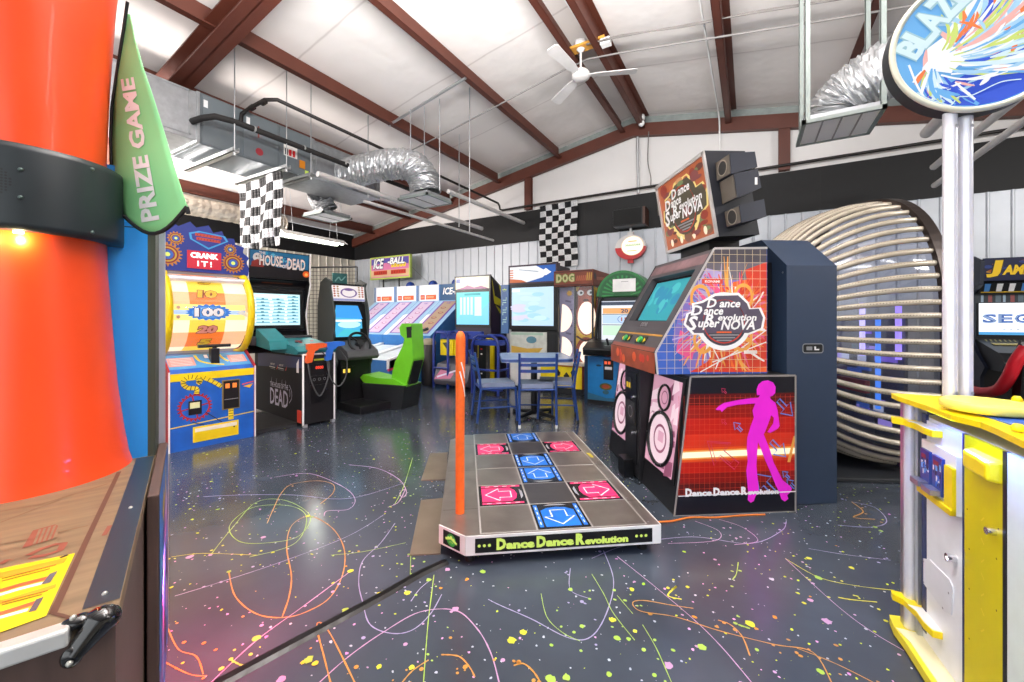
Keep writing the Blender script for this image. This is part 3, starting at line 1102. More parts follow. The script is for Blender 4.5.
pl, pr = on_y(539.6, 206, 7.42), on_y(577, 201, 7.42)
zt = (pl.z + pr.z) / 2
checker_flag('checkered_banner', 'black and white checkered banner hung flat on the end wall', 6, 11,
             lambda u, v: (pl.x + (pr.x - pl.x) * u + .012 * sin(v * 9), 7.43 - .012 * sin(u * 7 + v * 5), zt - v * 1.28 + .02 * u), 1)
checker_flag('checkered_flag', 'wavy checkered flag hanging from a strut under the air unit', 6, 8,
             lambda u, v: (-5.98 + u * 1.0 + .02 * sin(v * 6), 2.86 + .03 * sin(u * 14 + v * 2) * (0.3 + v), 3.03 - v * .92 - .02 * sin(u * 5)), 0)
# ================================================================== DANCE PAD
pad_rz = YAW + radians(6.5)
t = T('dance_pad', 'steel dance platform with pink and blue arrow panels on the splattered floor', 'dance pad', cw(-.2264, 1.9872, 0), pad_rz)
# local: x right (0..1.005), y back (0..1.725); x from -.135
x0, x1, y1, ch, zt = -.135, 1.0, 1.725, .13, .15
outl = [(x0, ch), (0.0, 0.0), (x1, 0.0), (x1, y1), (0.0, y1), (x0, y1 - ch)]
PADM = M('pad_steel', 'a0978e', .30, .8, var=.16, scale=6)
b = t.mb().prism(outl, 'z', .055, zt - .004, M('pad_core', '3a3838', .5))
t.part('deck_frame', b)
b = t.mb().prism(outl, 'z', zt - .004, zt, PADM)
t.part('deck_plate', b)
fr = t.front(0)
WS = M('white_trim', 'e9e9e6', .35)
b = t.mb()
b.sq(fr, 0, x1, .055, .15, WS, 0, .006)
b.sq(fr, .045, x1 - .045, .067, .137, BLK2, .006, .008)
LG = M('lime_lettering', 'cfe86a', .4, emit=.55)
def ddr_line(b, fr, ca, cb, w, h, mat, d, ol=None):
    """the three words with tall initials"""
    ws = (.29, .29, .42)
    a = ca - w / 2
    for big, small, f in (('D', 'ance', ws[0]), ('D', 'ance', ws[1]), ('R', 'evolution', ws[2])):
        ww = f * w
        bw = h * .95
        b.dt(fr, big, (a + bw / 2, cb + h * .08), h * 1.15, mat, bw, d, .06, ol=ol)
        b.dt(fr, small, (a + bw + (ww - bw) * .47, cb - h * .16), h * (.62 if small == 'ance' else .72), mat, (ww - bw) * .94, d, .06, ol=ol)
        a += ww
ddr_line(b, fr, .495, .101, .69, .050, LG, .0092)
for a in (.055, .08, .105, .86, .885, .91):
    b.dd(fr, (a + .01, .102), .0075, LG, .0092, n=12)
t.part('front_panel', b)
f2 = Fr(t.w(x0, ch, 0), t.w(0, 0, 0) - t.w(x0, ch, 0), UP)
L_ = sqrt(ch * ch + x0 * x0)
b = t.mb()
b.sq(f2, 0, L_, .055, .15, WS, 0, .006)
b.sq(f2, .035, L_ - .035, .066, .138, BLK2, .006, .008)
b.dd(f2, (L_ / 2, .102), .032, GRN, .0088, n=20)
b.dt(f2, '*', (L_ / 2, .102), .045, LG, .05, .0095, .03)
b.dst(f2, [(L_ / 2 - .04, .10), (L_ / 2, .112), (L_ / 2 + .04, .094)], .012, LG, .0098)
t.part('corner_panel', b)
fr = t.right(x1)
t.part('side_panel', t.mb().sq(fr, 0, y1, .055, .15, WS, 0, .006))
for (a, c) in ((.93, .06), (.02, .06), (-.08, .25), (.93, 1.65), (.0, 1.65), (.45, .1)):
    t.part('foot', t.mb().tube([(a, c, 0), (a, c, .056)], .025, M('rubber_foot', '141414', .7), 12))
top = t.top(zt)
gx, gy, gs = .073, .012, .2865
SEAM = M('pad_seam', 'd0cac4', .35, .5)
b = t.mb()
for i in range(7):
    b.dq(top, gx, gx + 3 * gs, gy + i * gs - .004, gy + i * gs + .004, SEAM, .0012)
for i in range(4):
    b.dq(top, gx + i * gs - .004, gx + i * gs + .004, gy, gy + 6 * gs, SEAM, .0014)
for yy in (.28, .86, 1.44):
    b.dq(top, x0 + .01, gx, yy - .002, yy + .002, M('pad_scratch', '6f6a66', .4, .6), .001)
    b.dq(top, gx + 3 * gs, x1, yy - .002, yy + .002, MATS['pad_scratch'], .001)
for i in range(7):
    for j in range(4):
        b.dd(top, (gx + j * gs + .018, gy + min(i, 5.9) * gs + .018), .005, ALU, .0016, n=8)
b.dd(top, (.05 + .26, 1.03), .028, WPR, .0015, n=14)
b.dst(top, [(.1, 1.20), (.2, 1.20)], .035, M('worn_yellow', 'c8b83c', .5), .0015)
b.dst(top, [(.965, 1.02), (.96, 1.12)], .03, MATS['worn_yellow'], .0015)
t.part('panel_frame', b)
for r in range(6):
    for c in range(3):
        b = t.mb()
        a0, b0 = gx + c * gs + .006, gy + r * gs + .006
        s = gs - .012
        k = r % 3
        arrow = {(0, 1): ('d', BLU), (1, 0): ('l', PNK), (1, 2): ('r', PNK), (2, 1): ('u', BLU)}.get((k, c))
        if not arrow:
            mt = PADM if (r, c) != (1, 1) and (r, c) != (4, 1) else M('pad_dark_steel', '5f5c5c', .35, .7, var=.12)
            b.sq(top, a0, a0 + s, b0, b0 + s, mt, 0, .0022)
            t.part('steel_panel', b)
            continue
        d, colr = arrow
        b.sq(top, a0, a0 + s, b0, b0 + s, M('arrow_panel_black', '1b1a1c', .22), 0, .0022)
        cx_, cy_ = a0 + s / 2, b0 + s / 2

        def R(x, y):
            # canonical arrow points up (away); rotate
            if d == 'd': x, y = -x, -y
            if d == 'l': x, y = -y, x
            if d == 'r': x, y = y, -x
            return (cx_ + x * s, cy_ + y * s)
        P2 = lambda pts: [R(*p) for p in pts]
        b.dp(top, P2([(-.34, .44), (.34, .44), (.34, -.20), (.2, -.30), (0, -.335), (-.2, -.30), (-.34, -.20)]), colr, .0028)
        b.dp(top, P2([(-.46, .44), (-.38, .44), (-.38, -.44), (-.46, -.44)]), colr, .0028)
        b.dp(top, P2([(.38, .44), (.46, .44), (.46, -.44), (.38, -.44)]), colr, .0028)
        arr = [(0, .36), (.30, .06), (.15, .06), (.15, -.20), (-.15, -.20), (-.15, .06), (-.30, .06)]
        b.dst(top, P2(arr), .009, WPR, .0034, closed=True)
        b.dp(top, P2([(-.25, -.40), (.25, -.40), (.12, -.46), (-.12, -.46)]), GRY, .0030)
        for e in (-.42, .42):
            for yy in (-.3, -.1, .1, .3):
                b.dp(top, P2([(e - .012, yy - .05), (e + .012, yy - .05), (e + .012, yy + .05), (e - .012, yy + .05)]), WPR, .0034)
        t.part('arrow_panel', b, label={'d': 'blue', 'u': 'blue', 'l': 'pink', 'r': 'pink'}[d] + ' panel with a white outlined arrow')
b = t.mb()
px_, py_ = -.032, .245
b.tube([(px_, py_, zt), (px_, py_, .6), (px_ + .003, py_, 1.10)], [.0245, .0245, .027], M('orange_foam', 'f26a1b', .55, bump=.15, scale=40), 16)
b.sphere((px_ + .003, py_, 1.105), .0275, MATS['orange_foam'], 14, (1, 1, 1.6))
t.part('padded_pole', b)
b = t.mb()
for zz, a in ((.98, .3), (.93, .0), (.88, .5)):
    b.tube([(px_ + .026 * cos(-1.6 + a + q * .3), py_ + .026 * sin(-1.6 + a + q * .3), zz - q * .03) for q in range(4)], .004, WPR, 5)
t.part('torn_tape', b)

TAN = M('tan_floor_plate', '8e8170', .38, .5, var=.15, scale=5)
for q, lb in (([(421, 501), (443, 499), (440.5, 554.5), (409.6, 556)], 'bare metal floor plate beside the near corner of the dance pad'),
              ([(430, 454), (448, 453), (446, 480), (421, 481)], 'bare metal floor plate beside the far half of the dance pad')):
    pts = [fl(*p) for p in q]
    b = MB().prism([(p.x, p.y) for p in pts], 'z', .001, .007, TAN)
    tag(b.build('floor_plate'), lb, 'floor plate')
g = smooth_line([tuple(fl(*p).xy) for p in ((215, 686), (300, 640), (380, 597), (420, 574), (446, 562))], 5)
b = MB()
for o_, w_, z_ in ((0, .075, .004), (0, .03, .012)):
    V = []
tagm = M('black_rubber', '0b0c0e', .28, bump=.2, scale=20)
k = len(g)
V, Fc = [], []
prof = [(-.027, 0.0005), (-.014, .011), (.014, .011), (.027, 0.0005)]
for i in range(k):
    d_ = (Vector(g[min(i + 1, k - 1)]) - Vector(g[max(i - 1, 0)])).normalized()
    n_ = Vector((-d_.y, d_.x))
    for a, z in prof:
        V.append((g[i][0] + n_.x * a, g[i][1] + n_.y * a, z))
for i in range(k - 1):
    for j in range(3):
        Fc.append((i * 4 + j, (i + 1) * 4 + j, (i + 1) * 4 + j + 1, i * 4 + j + 1))
b.raw(V, Fc, tagm)
tag(b.build('cable_cover'), 'black rubber cable cover running across the floor to the dance pad', 'cable cover')
g = [fl(px, py, .006) for px, py in ((655, 522), (672, 521), (690, 517.5), (715, 517.5), (740, 515.5), (765, 514.5))]
tag(MB().tube(smooth_line([tuple(p) for p in g], 6), .005, M('orange_cable', 'd8741c', .5), 6).build('floor_cable'), 'orange cable on the floor between the dance pad and the dance machine', 'cable')

# ================================================================== DANCE MACHINE
d_rz = YAW + radians(4.3)
t = T('dance_machine', 'dance arcade machine with red dancer side art and tilted top sign', 'arcade machine', cw(.998, 2.495), d_rz)
DW = 1.28
RUST = M('worn_black', '1a1a1d', .42, var=.15)
# lower speaker base
fr = t.front(0)
b = t.mb().prism([(0, 0), (.79, 0), (.79, .858), (.105, .858)], 'y', 0.003, DW, RUST)
t.part('base', b, bev=.005)
# side art
sb = t.mb()
q = lambda pts: fr.q(pts)
sb.dp(fr, [(0, 0), (.79, 0), (.79, .858), (.105, .858)], M('side_night', '14151f', .3), .000)
e = [(.02, .13), (.78, .13), (.78, .74), (.093, .74)]
RD = [M('side_red_%d' % i, c, .3, var=.12, scale=5) for i, c in enumerate(('5a0d0c', '8e120d', 'c01a10', 'd8301a', 'c01a10', '9a130e', '5a0d0c'))]
hs = [.12, .20, .26, .33, .50, .60, .68, .75]
def xl(z): return .105 * z / .858 + .004
for i in range(7):
    sb.dp(fr, [(xl(hs[i]), hs[i]), (.786, hs[i]), (.786, hs[i + 1]), (xl(hs[i + 1]), hs[i + 1])], RD[i], .0012)
GL = M('side_grid', 'd9503a', .35)
for i in range(24):
    x = .03 + i * .033
    sb.dst(fr, [(x, .13), (x, .74)], .0016, GL, .0018)
for i in range(19):
    z = .13 + i * .033
    sb.dst(fr, [(xl(z), z), (.786, z)], .0016, GL, .0018)
for w_, c, d in ((.085, 'e8541c', .0021), (.055, 'f7a34a', .0023), (.036, 'fdf0c8', .0025)):
    sb.dp(fr, [(xl(.37), .372 - w_ / 2), (.786, .385 - w_ / 2), (.786, .385 + w_ / 2), (xl(.37), .372 + w_ / 2)], M('beam_' + c, c, .35, emit=.75 if c == 'fdf0c8' else 0), d)
sb.dp(fr, q([(793, 436), (795.5, 436), (790, 462), (787, 462)]), M('flare', 'e8a24a', .4), .0027)


def arrow_outline(c, s, rot, mat, w, d):
    pts = [(-.5, .5), (.25, .35), (.02, .12), (.45, -.3), (.28, -.48), (-.14, -.06), (-.36, -.28)]
    return [(c[0] + s * (x * cos(rot) - y * sin(rot)), c[1] + s * (x * sin(rot) + y * cos(rot))) for x, y in pts]


PKL, BLL = M('arrow_pink_line', 'd23a66', .4), M('arrow_blue_line', '5b86d8', .4)
for (px, py), s, ro, m_, w_ in (((724, 455), .20, .1, PKL, .004), ((723, 453), .15, .1, PKL, .003), ((724, 391), .035, 0, PKL, .003), ((724, 422), .035, 0, PKL, .003), ((738, 427), .06, 0, BLL, .005),
                               ((784, 407), .11, pi, BLL, .006), ((777, 448), .11, pi / 2 * 2, BLL, .006), ((766, 484), .13, 0, BLL, .006), ((786, 475), .05, 0, BLL, .005), ((791, 484), .06, 0, BLL, .005)):
    sb.dst(fr, arrow_outline(fr.px(px, py), s, ro, m_, w_, 0), w_ * 1.5, m_, .0031, closed=True)
zz = lambda pts: fr.q([(660 + a / 4.26, 360 + c / 4.26) for a, c in pts])
dancer = [(235, 210), (250, 195), (272, 182), (330, 170), (385, 162), (418, 160), (424, 148), (411, 150), (410, 125), (418, 103), (435, 90), (458, 86), (480, 95), (491, 115), (489, 140), (478, 152), (466, 156), (470, 166), (490, 182), (500, 215), (508, 280), (500, 292), (468, 310), (455, 306), (480, 270), (483, 245), (472, 235), (460, 270), (448, 300), (440, 316), (452, 345), (468, 385), (482, 435), (500, 470), (520, 510), (545, 530), (560, 545), (556, 560), (540, 575), (545, 590), (530, 602), (515, 592), (505, 560), (492, 535), (470, 480), (448, 430), (425, 370), (416, 348), (412, 400), (409, 450), (414, 500), (418, 535), (420, 560), (405, 580), (398, 600), (385, 607), (372, 596), (374, 560), (370, 520), (366, 470), (372, 430), (368, 380), (370, 330), (385, 280), (398, 245), (392, 215), (400, 195), (405, 185), (380, 186), (330, 190), (285, 200), (268, 215), (262, 222), (256, 212), (245, 213)]
sb.dp(fr, zz(dancer), MAG, .0036)
bl = fr.px(678, 496)
br = fr.px(796, 492)
sb.dst(fr, [bl, (br[0] - .005, br[1] + .005)], .006, WPR, .0037)
c_ = fr.px(733, 493)
ddr_line(sb, fr, c_[0], c_[1] + .01, .62, .045, WPR, .0043)
for pth in ([(0, 0), (.79, 0)], [(.79, 0), (.79, .858)], [(.105, .858), (.79, .858)], [(0, 0), (.105, .858)]):
    sb.dst(fr, pth, .012, M('worn_edge', '8f8a86', .5), .0034)
t.part('side_art_panel', sb)
# front speakers: slanted plane
sl = Fr(t.w(0, 0, 0), -t.y, t.w(.105, 0, .858) - t.w(0, 0, 0))   # u runs towards the camera (local -y)
H_ = sqrt(.105 ** 2 + .858 ** 2)
PG = M('speaker_glow', 'eeb2ca', .3, emit=.45)
PG2 = M('speaker_glow_light', 'f8dce6', .3, emit=.55)
PG3 = M('speaker_glow_deep', 'c06a90', .3, emit=.18)
for (ya, yb, lab) in ((.03, .50, 'near'), (.80, 1.25, 'far')):
    b = t.mb()
    b.sq(sl, -yb, -ya, .17, H_ - .02, BLK2, 0, .012)
    b.sq(sl, -yb + .03, -ya - .03, .20, H_ - .05, PG, .012, .016)
    rn = random.Random(int(ya * 100))
    for _ in range(26):
        a, z_ = rn.uniform(-yb + .05, -ya - .05), rn.uniform(.22, H_ - .08)
        w_, h_ = rn.uniform(.02, .08), rn.uniform(.02, .07)
        m_ = rn.choice([PG2, PG3, PG2])
        b.dp(sl, [(max(a - w_, -yb + .03), z_ - h_), (min(a + w_, -ya - .03), z_ - h_ * rn.random()), (min(a + w_ * .6, -ya - .03), min(z_ + h_, H_ - .05)), (max(a - w_ * .7, -yb + .03), min(z_ + h_ * rn.random(), H_ - .05))], m_, .0168 + rn.random() * .001)
    t.part('speaker_panel', b)
    b = t.mb()
    cc = -(ya + yb) / 2
    for (c, r, th) in (((cc, .40), .175, .02), ((cc, .68), .085, .014)):
        pts = [sl.p(c[0] + r * cos(an), c[1] + r * sin(an), .022) for an in [2 * pi * i / 36 for i in range(36)]]
        b.tube(pts, th * .62, BLK2, 8, closed=True, loc=False)
        for i in range(12):
            an = 2 * pi * i / 12
            b.dd(sl, (c[0] + r * cos(an), c[1] + r * sin(an)), .005, ALU, .036, n=8)
        b.dd(sl, c, r - .015, PG2 if r > .1 else PG, .019, n=32)
        b.dring(sl, c, r * .45, r * .55, PG3, .0194)
        if r > .1:
            b.dq(sl, c[0] - .03, c[0] + .05, c[1] - .02, c[1] + .05, PG, .0196)
    t.part('speaker_ring', b)
b = t.mb().box(-.02, .25, .50, .80, 0.02, .86, RUST)
t.part('coin_box', b, bev=.006)
cf = Fr(t.w(-.02, .80, 0), -t.y, UP)
b = t.mb()
b.sq(cf, .04, .26, .12, .80, BLK2, 0, .008)
b.sq(cf, .07, .17, .66, .76, DKG, .008, .014)
for i in range(2):
    b.sq(cf, .085 + i * .045, .11 + i * .045, .68, .72, E_('coin_amber', 'c9a52c', .7), .014, .018)
b.sq(cf, .06, .24, .42, .58, DKG, .008, .012)
b.dring(cf, (.15, .50), .04, .045, GRY, .0128)
t.part('coin_door', b)
for z_ in (.62, .35):
    t.part('lock', t.mb().tube([cf.p(.22, z_, .008), cf.p(.22, z_, .03)], .012, CHR, 10, loc=False))
b = t.mb().box(-.10, -.02, .60, .74, .0, .14, BLK2)
t.part('connector_box', b, bev=.005)

# monitor housing
Y0, Y1 = .085, .965
fs = t.front(Y0)
hp = fs.q([(657, 374), (655.4, 352.6), (714, 248.5), (767, 248), (767, 376.3)])
(h0, h1, h2, h3, h4) = hp
z_c = .861
h0 = (h0[0] + .003, z_c)
h4 = (h4[0], z_c)
nrm = Vector((h2[0] - h1[0], h2[1] - h1[1])).normalized()
inn = Vector((nrm.y, -nrm.x)) * .05
b = t.mb().prism([h0, h1, (h1[0] + inn.x, h1[1] + inn.y), (h2[0] + inn.x, h2[1] + inn.y), (h2[0] + .12, h2[1] - .004), (h3[0], h3[1] - .004), h4], 'y', Y0 + .02, Y1 - .02, RUST)
t.part('monitor_body', b)
for ya, yb in ((Y0, Y0 + .02), (Y1 - .02, Y1)):
    t.part('side_board', t.mb().prism([h0, h1, h2, h3, h4], 'y', ya, yb, RUST))
b = t.mb().box(h3[0] - .01, .80, .22, .86, .30, 1.6, BLK2)
t.part('rear_link', b)
# side art of the housing
sa = t.mb()
sa.dp(fs, [h0, h1, h2, h3, h4], M('art_blue', '3a5fb4', .35, var=.2, scale=4), .0008)
qs = fs.q
CLR = {k: M('art_' + k, v, .35, var=.15, scale=6) for k, v in dict(violet='7a6cb8', lilac='b3a6d6', grey='6a6470', orange='e8632c', red='d23c26', amber='f0a24a', pink='e8578c', sky='5c8fd0', white='f4f1ee', dark='4a4650').items()}
sa.dp(fs, [qs([(714.5, 249)])[0], qs([(766.5, 248.5)])[0], qs([(766.5, 262)])[0], qs([(707, 262)])[0]], CLR['dark'], .0012)
sa.dp(fs, [qs([(707, 262)])[0], qs([(766.5, 262)])[0], qs([(766.5, 280)])[0], qs([(697, 280)])[0]], CLR['grey'], .0012)
sa.dp(fs, qs([(697, 280), (766.5, 280), (766.5, 345), (735, 372), (690, 372), (672, 340), (680, 310)]), CLR['violet'], .0013)
sa.dp(fs, qs([(733, 282), (766.5, 276), (766.5, 372), (700, 372), (715, 350)]), CLR['orange'], .0014)
sa.dp(fs, qs([(745, 270), (766.5, 262), (766.5, 300), (750, 300)]), CLR['red'], .0015)
sa.dp(fs, qs([(735, 345), (766.5, 335), (766.5, 366), (740, 372), (690, 372)]), CLR['red'], .0015)
sa.dp(fs, qs([(706, 268), (722, 272), (716, 290), (700, 300), (695, 290)]), CLR['lilac'], .0015)
sa.dp(fs, qs([(680, 330), (696, 340), (692, 360), (676, 352)]), CLR['pink'], .0015)
rn = random.Random(5)
cx_, cy_ = qs([(727, 320)])[0]
def in_h(p):
    if p[0] > h3[0] - .012 or p[1] < z_c + .01 or p[1] > h2[1] - .03:
        return False
    lx = h0[0] if p[1] < h1[1] else h1[0] + (p[1] - h1[1]) * (h2[0] - h1[0]) / (h2[1] - h1[1])
    return p[0] > lx + .025
for i in range(190):
    a = rn.uniform(0, 2 * pi)
    r0, r1 = rn.uniform(.10, .2), rn.uniform(.22, .42)
    tw_ = rn.uniform(-.2, .4)
    pts_ = [(cx_ + (r0 + (r1 - r0) * k / 6) * cos(a + tw_ * k / 6), cy_ + (r0 + (r1 - r0) * k / 6) * sin(a + tw_ * k / 6)) for k in range(7)]
    pts_ = [p for p in pts_ if in_h(p)]
    if len(pts_) < 3:
        continue
    w_ = rn.uniform(.006, .03)
    right_side = cos(a) > -.1 or sin(a) < -.5
    cl_ = rn.choice(['orange', 'red', 'amber', 'orange', 'red', 'pink', 'amber', 'white'] if right_side else ['violet', 'lilac', 'sky', 'pink', 'orange', 'lilac'])
    sa.dst(fs, pts_, [w_ * (1 - k / 8) for k in range(len(pts_))], CLR[cl_], .0018 + i * .000008)
for (p0_, p1_, p2_) in (((700, 372), (735, 352), (766, 330)), ((712, 362), (740, 352), (766, 342)), ((690, 350), (705, 338), (720, 362))):
    sa.dst(fs, smooth_line(qs([p0_, p1_, p2_]), 6), .007, CLR['white'], .0034)
GD = M('art_grid', 'd9c6a2', .4)
for i in range(13):
    x = h0[0] + .06 + i * .052
    if x > h3[0]: break
    zt_ = h2[1] if x > h2[0] else h1[1] + (x - h1[0]) * (h2[1] - h1[1]) / (h2[0] - h1[0])
    sa.dst(fs, [(x, z_c), (x, zt_ - .004)], .0025, GD, .0034)
for i in range(15):
    z_ = z_c + .04 + i * .052
    if z_ > h2[1]: break
    xl_ = h0[0] if z_ < h1[1] else h1[0] + (z_ - h1[1]) * (h2[0] - h1[0]) / (h2[1] - h1[1])
    sa.dst(fs, [(xl_ + .004, z_), (h3[0], z_)], .0025, GD, .0035)
for pth in ([h1, h2], [h2, h3], [h1, h0]):
    sa.dst(fs, pth, .014, M('edge_trim', 'b9b6b4', .4), .004)
t.part('housing_art_panel', sa)


def nova_logo(b, fr, c, w, d, edge=None, fill=None):
    """stacked four-line logo on a white-edged disc"""
    k = w / 1.0
    W1, Dk = WPR, fill or M('logo_dark', '3d3f4c', .4)
    edge = edge or WPR
    b.dd(fr, (c[0], c[1] - .03 * k), .375 * k, edge, d, n=40)
    lob = [(-.54, -.07), (-.50, .07), (-.42, .10), (-.43, .20), (-.30, .23), (-.12, .33), (.2, .34), (.33, .22), (.36, .14), (.50, .15), (.56, .02), (.53, -.13), (.35, -.2), (-.42, -.2)]
    b.dp(fr, [(c[0] + x * k, c[1] + y * k) for x, y in lob], edge, d + .0004)
    b.dd(fr, (c[0], c[1] - .03 * k), .315 * k, Dk, d + .0008, n=40)
    b.dring(fr, (c[0], c[1] - .03 * k), .27 * k, .285 * k, CLR['red'], d + .0012)
    lo2 = [(x * .94, y * .90) for x, y in lob]
    b.dp(fr, [(c[0] + x * k, c[1] + y * k) for x, y in lo2], fill or M('logo_plum', '585062', .4), d + .0012)
    for st, x, y, h, w_ in (('D', -.16, .205, .12, .12), ('ance', .08, .185, .075, .28), ('D', -.36, .11, .13, .14), ('ance', -.14, .09, .075, .26), ('R', -.18, .0, .12, .13), ('evolution', .18, .02, .085, .52), ('S', -.42, -.055, .19, .12), ('uper', -.21, -.085, .11, .28), ('NOVA', .2, -.075, .13, .46)):
        b.dt(fr, st, (c[0] + x * k, c[1] + y * k), h * k, W1, w_ * k, d + .0022, .03, .25)
    b.dt(fr, '------', (c[0], c[1] - .17 * k), .02 * k, CLR['orange'], .2 * k, d + .0022, .03)
    for j in range(3):
        b.dst(fr, [(c[0] - (.2 - .05 * j) * k, c[1] - (.205 + .035 * j) * k), (c[0] + (.2 - .05 * j) * k, c[1] - (.205 + .035 * j) * k)], .016 * k, GRY, d + .0018)


lb_ = t.mb()
c_ = qs([(723.5, 319)])[0]
for (px, py) in ((700, 298), (743, 297), (703, 340), (742, 338)):
    p = qs([(px, py)])[0]
    lb_.dring(fs, p, .05, .068, CLR['amber'], .0042, asp=1.3)
nova_logo(lb_, fs, c_, .50, .0046)
p = qs([(712, 281.5)])[0]
lb_.dq(fs, p[0] - .07, p[0] + .07, p[1] - .015, p[1] + .015, M('konami_red', 'd8452f', .4), .0044)
lb_.dt(fs, 'KONAMI', p, .016, WPR, .10, .005, .03)
p = qs([(750, 352)])[0]
lb_.dq(fs, p[0] - .045, p[0] + .045, p[1] - .011, p[1] + .011, M('art_tag', 'e3d9d4', .4), .0044)
t.part('logo', lb_)

# sloped front of the housing: bezel, screen, button strip
ff = Fr(t.w(h1[0], Y1, h1[1]), -t.y, t.w(h2[0], Y1, h2[1]) - t.w(h1[0], Y1, h1[1]))
FW_, FH = Y1 - Y0, sqrt((h2[0] - h1[0]) ** 2 + (h2[1] - h1[1]) ** 2)
BZ = M('bezel_grey', '4b474a', .35)
b = t.mb()
s0, s1, r0, r1 = .10, FW_ - .10, .23, FH - .14
for a0, a1, c0, c1 in ((.02, s0, 0, FH), (s1, FW_ - .02, 0, FH), (s0, s1, 0, r0), (s0, s1, r1, FH)):
    b.sq(ff, a0, a1, c0, c1, BZ, -.05, -.001)
b.dq(ff, .03, FW_ - .03, FH - .11, FH - .03, M('bezel_art', '7a5f62', .4, var=.3, scale=12), .0005)
b.dt(ff, 'DDR', (FW_ / 2 + .02, .20), .035, ALU, .12, .001, .05, .2)
b.dst(ff, [(.03, .12), (FW_ - .03, .12)], .012, M('bezel_amber', 'b8862c', .4), .0008)
b.dp(ff, [(.03, .0), (FW_ - .03, .0), (FW_ - .03, .03), (.03, .03)], M('bezel_rust', '8a4632', .4), .0008)
t.part('bezel', b)
b = t.mb()
b.dq(ff, s0 - .005, s1 + .005, r0 - .005, r1 + .005, M('tube_dark', '2c2426', .2), -.048)
scr = [(s0 + .06, r0 + .03), (s1 - .05, r0 + .03), (s1 - .03, r1 - .02), (s0 + .03, r1 - .02)]
b.dp(ff, scr, E_('screen_teal', '2f9aa6', .6), -.046)
rn = random.Random(3)
for i in range(16):
    a, c = rn.uniform(s0 + .1, s1 - .1), rn.uniform(r0 + .08, r1 - .08)
    b.dd(ff, (a, c), rn.uniform(.02, .07), E_(rn.choice(['screen_teal_a', 'screen_teal_b', 'screen_teal_c']), {'screen_teal_a': '46b0b4', 'screen_teal_b': '3a9fc4', 'screen_teal_c': '4cc0a8'}['screen_teal_a'], .7) if i % 3 == 0 else E_('screen_teal_b2', '2a86a8', .6), -.0455 + i * .00005, rn.uniform(.02, .06), 16)
t.part('screen', b)
for a in (.27, .56):
    b = t.mb()
    b.sq(ff, a - .09, a + .09, .045, .10, BLK2, 0, .004)
    b.dp(ff, [(a - .085, .072), (a - .05, .095), (a - .05, .05)], YEL, .0055)
    b.dp(ff, [(a + .085, .072), (a + .05, .095), (a + .05, .05)], YEL, .0055)
    b.tube([ff.p(a, .072, .004), ff.p(a, .072, .018)], .024, M('green_button', '38b25a', .3), 16, loc=False)
    t.part('button_set', b)
fv = Fr(t.w(h1[0] - .001, Y1, z_c), -t.y, UP)
b = t.mb()
hh = h1[1] - z_c - .004
b.sq(fv, .005, FW_ - .005, .0, hh, M('front_rust_art', '9a4a2c', .4, var=.3, scale=9), 0, .002)
for i in range(9):
    rn2 = random.Random(i)
    b.dd(fv, (rn2.uniform(.08, FW_ - .08), rn2.uniform(.04, hh - .04)), rn2.uniform(.02, .04), CLR['orange' if i % 2 else 'red'], .0028 + i * .0001, n=14)
t.part('front_art_strip', b)

# top sign
Y2, Y3 = .115, .845
fh = t.front(Y2)
(a0, a1, a2, a3) = fh.q([(704.7, 150.5), (719, 236.4), (759.6, 234.6), (745, 151)])
HB = M('sign_box_black', '20222a', .45)
b = t.mb().prism([a0, a1, a2, a3], 'y', Y2, Y3, HB)
t.part('sign_box', b, bev=.006)
hf = Fr(t.w(a1[0], Y3, a1[1]), -t.y, t.w(a0[0], Y3, a0[1]) - t.w(a1[0], Y3, a1[1]))
SW, SH_ = Y3 - Y2, sqrt((a0[0] - a1[0]) ** 2 + (a0[1] - a1[1]) ** 2)
b = t.mb()
for x0_, x1_, z0_, z1_ in ((0, SW, 0, .025), (0, SW, SH_ - .025, SH_), (0, .022, 0, SH_), (SW - .022, SW, 0, SH_)):
    b.sq(hf, x0_, x1_, z0_, z1_, M('sign_frame', 'd2cecb', .3, .5), 0, .014)
t.part('sign_frame', b)
b = t.mb()
b.dq(hf, .02, SW - .02, .02, SH_ - .02, M('sign_face', 'b8623c', .3, emit=.5), .002)
rn = random.Random(11)
SC_ = [M('sign_' + k, v, .3, emit=.45) for k, v in (('r', '9a3a2c'), ('o', 'c8683c'), ('a', 'd89a68'), ('g', '7a8a5a'), ('m', '8a4a4a'), ('d', '6a3a30'), ('t', '8a5a44'))]
for i in range(130):
    a, c = rn.uniform(.09, SW - .09), rn.uniform(.07, SH_ - .07)
    r = rn.uniform(.02, .06)
    b.dd(hf, (a, c), r, rn.choice(SC_), .0024 + i * .00003, r * rn.uniform(.3, .9), 9)
nova_logo(b, hf, (SW * .50, SH_ * .53), .60, .0048, M('sign_logo_edge', 'e8d080', .3, emit=.6), M('sign_logo_fill', '5e5442', .3, emit=.3))
for i, a in enumerate((.12, .27, .45, .6)):
    b.dd(hf, (a, .07), .022, M('sign_flare', 'f6dcc0', .3, emit=.7), .0048, .03, 12)
b.dt(hf, 'KONAMI', (.12, SH_ - .06), .014, WPR, .08, .005, .03)
t.part('sign_face', b)
b = t.mb().box(.40, .62, .3, .7, z_c + .75, a1[1] + .02, BLK2)
t.part('sign_neck', b)
SPK = M('speaker_case', '262a36', .45)
SPF = M('speaker_front', '5d564c', .6)
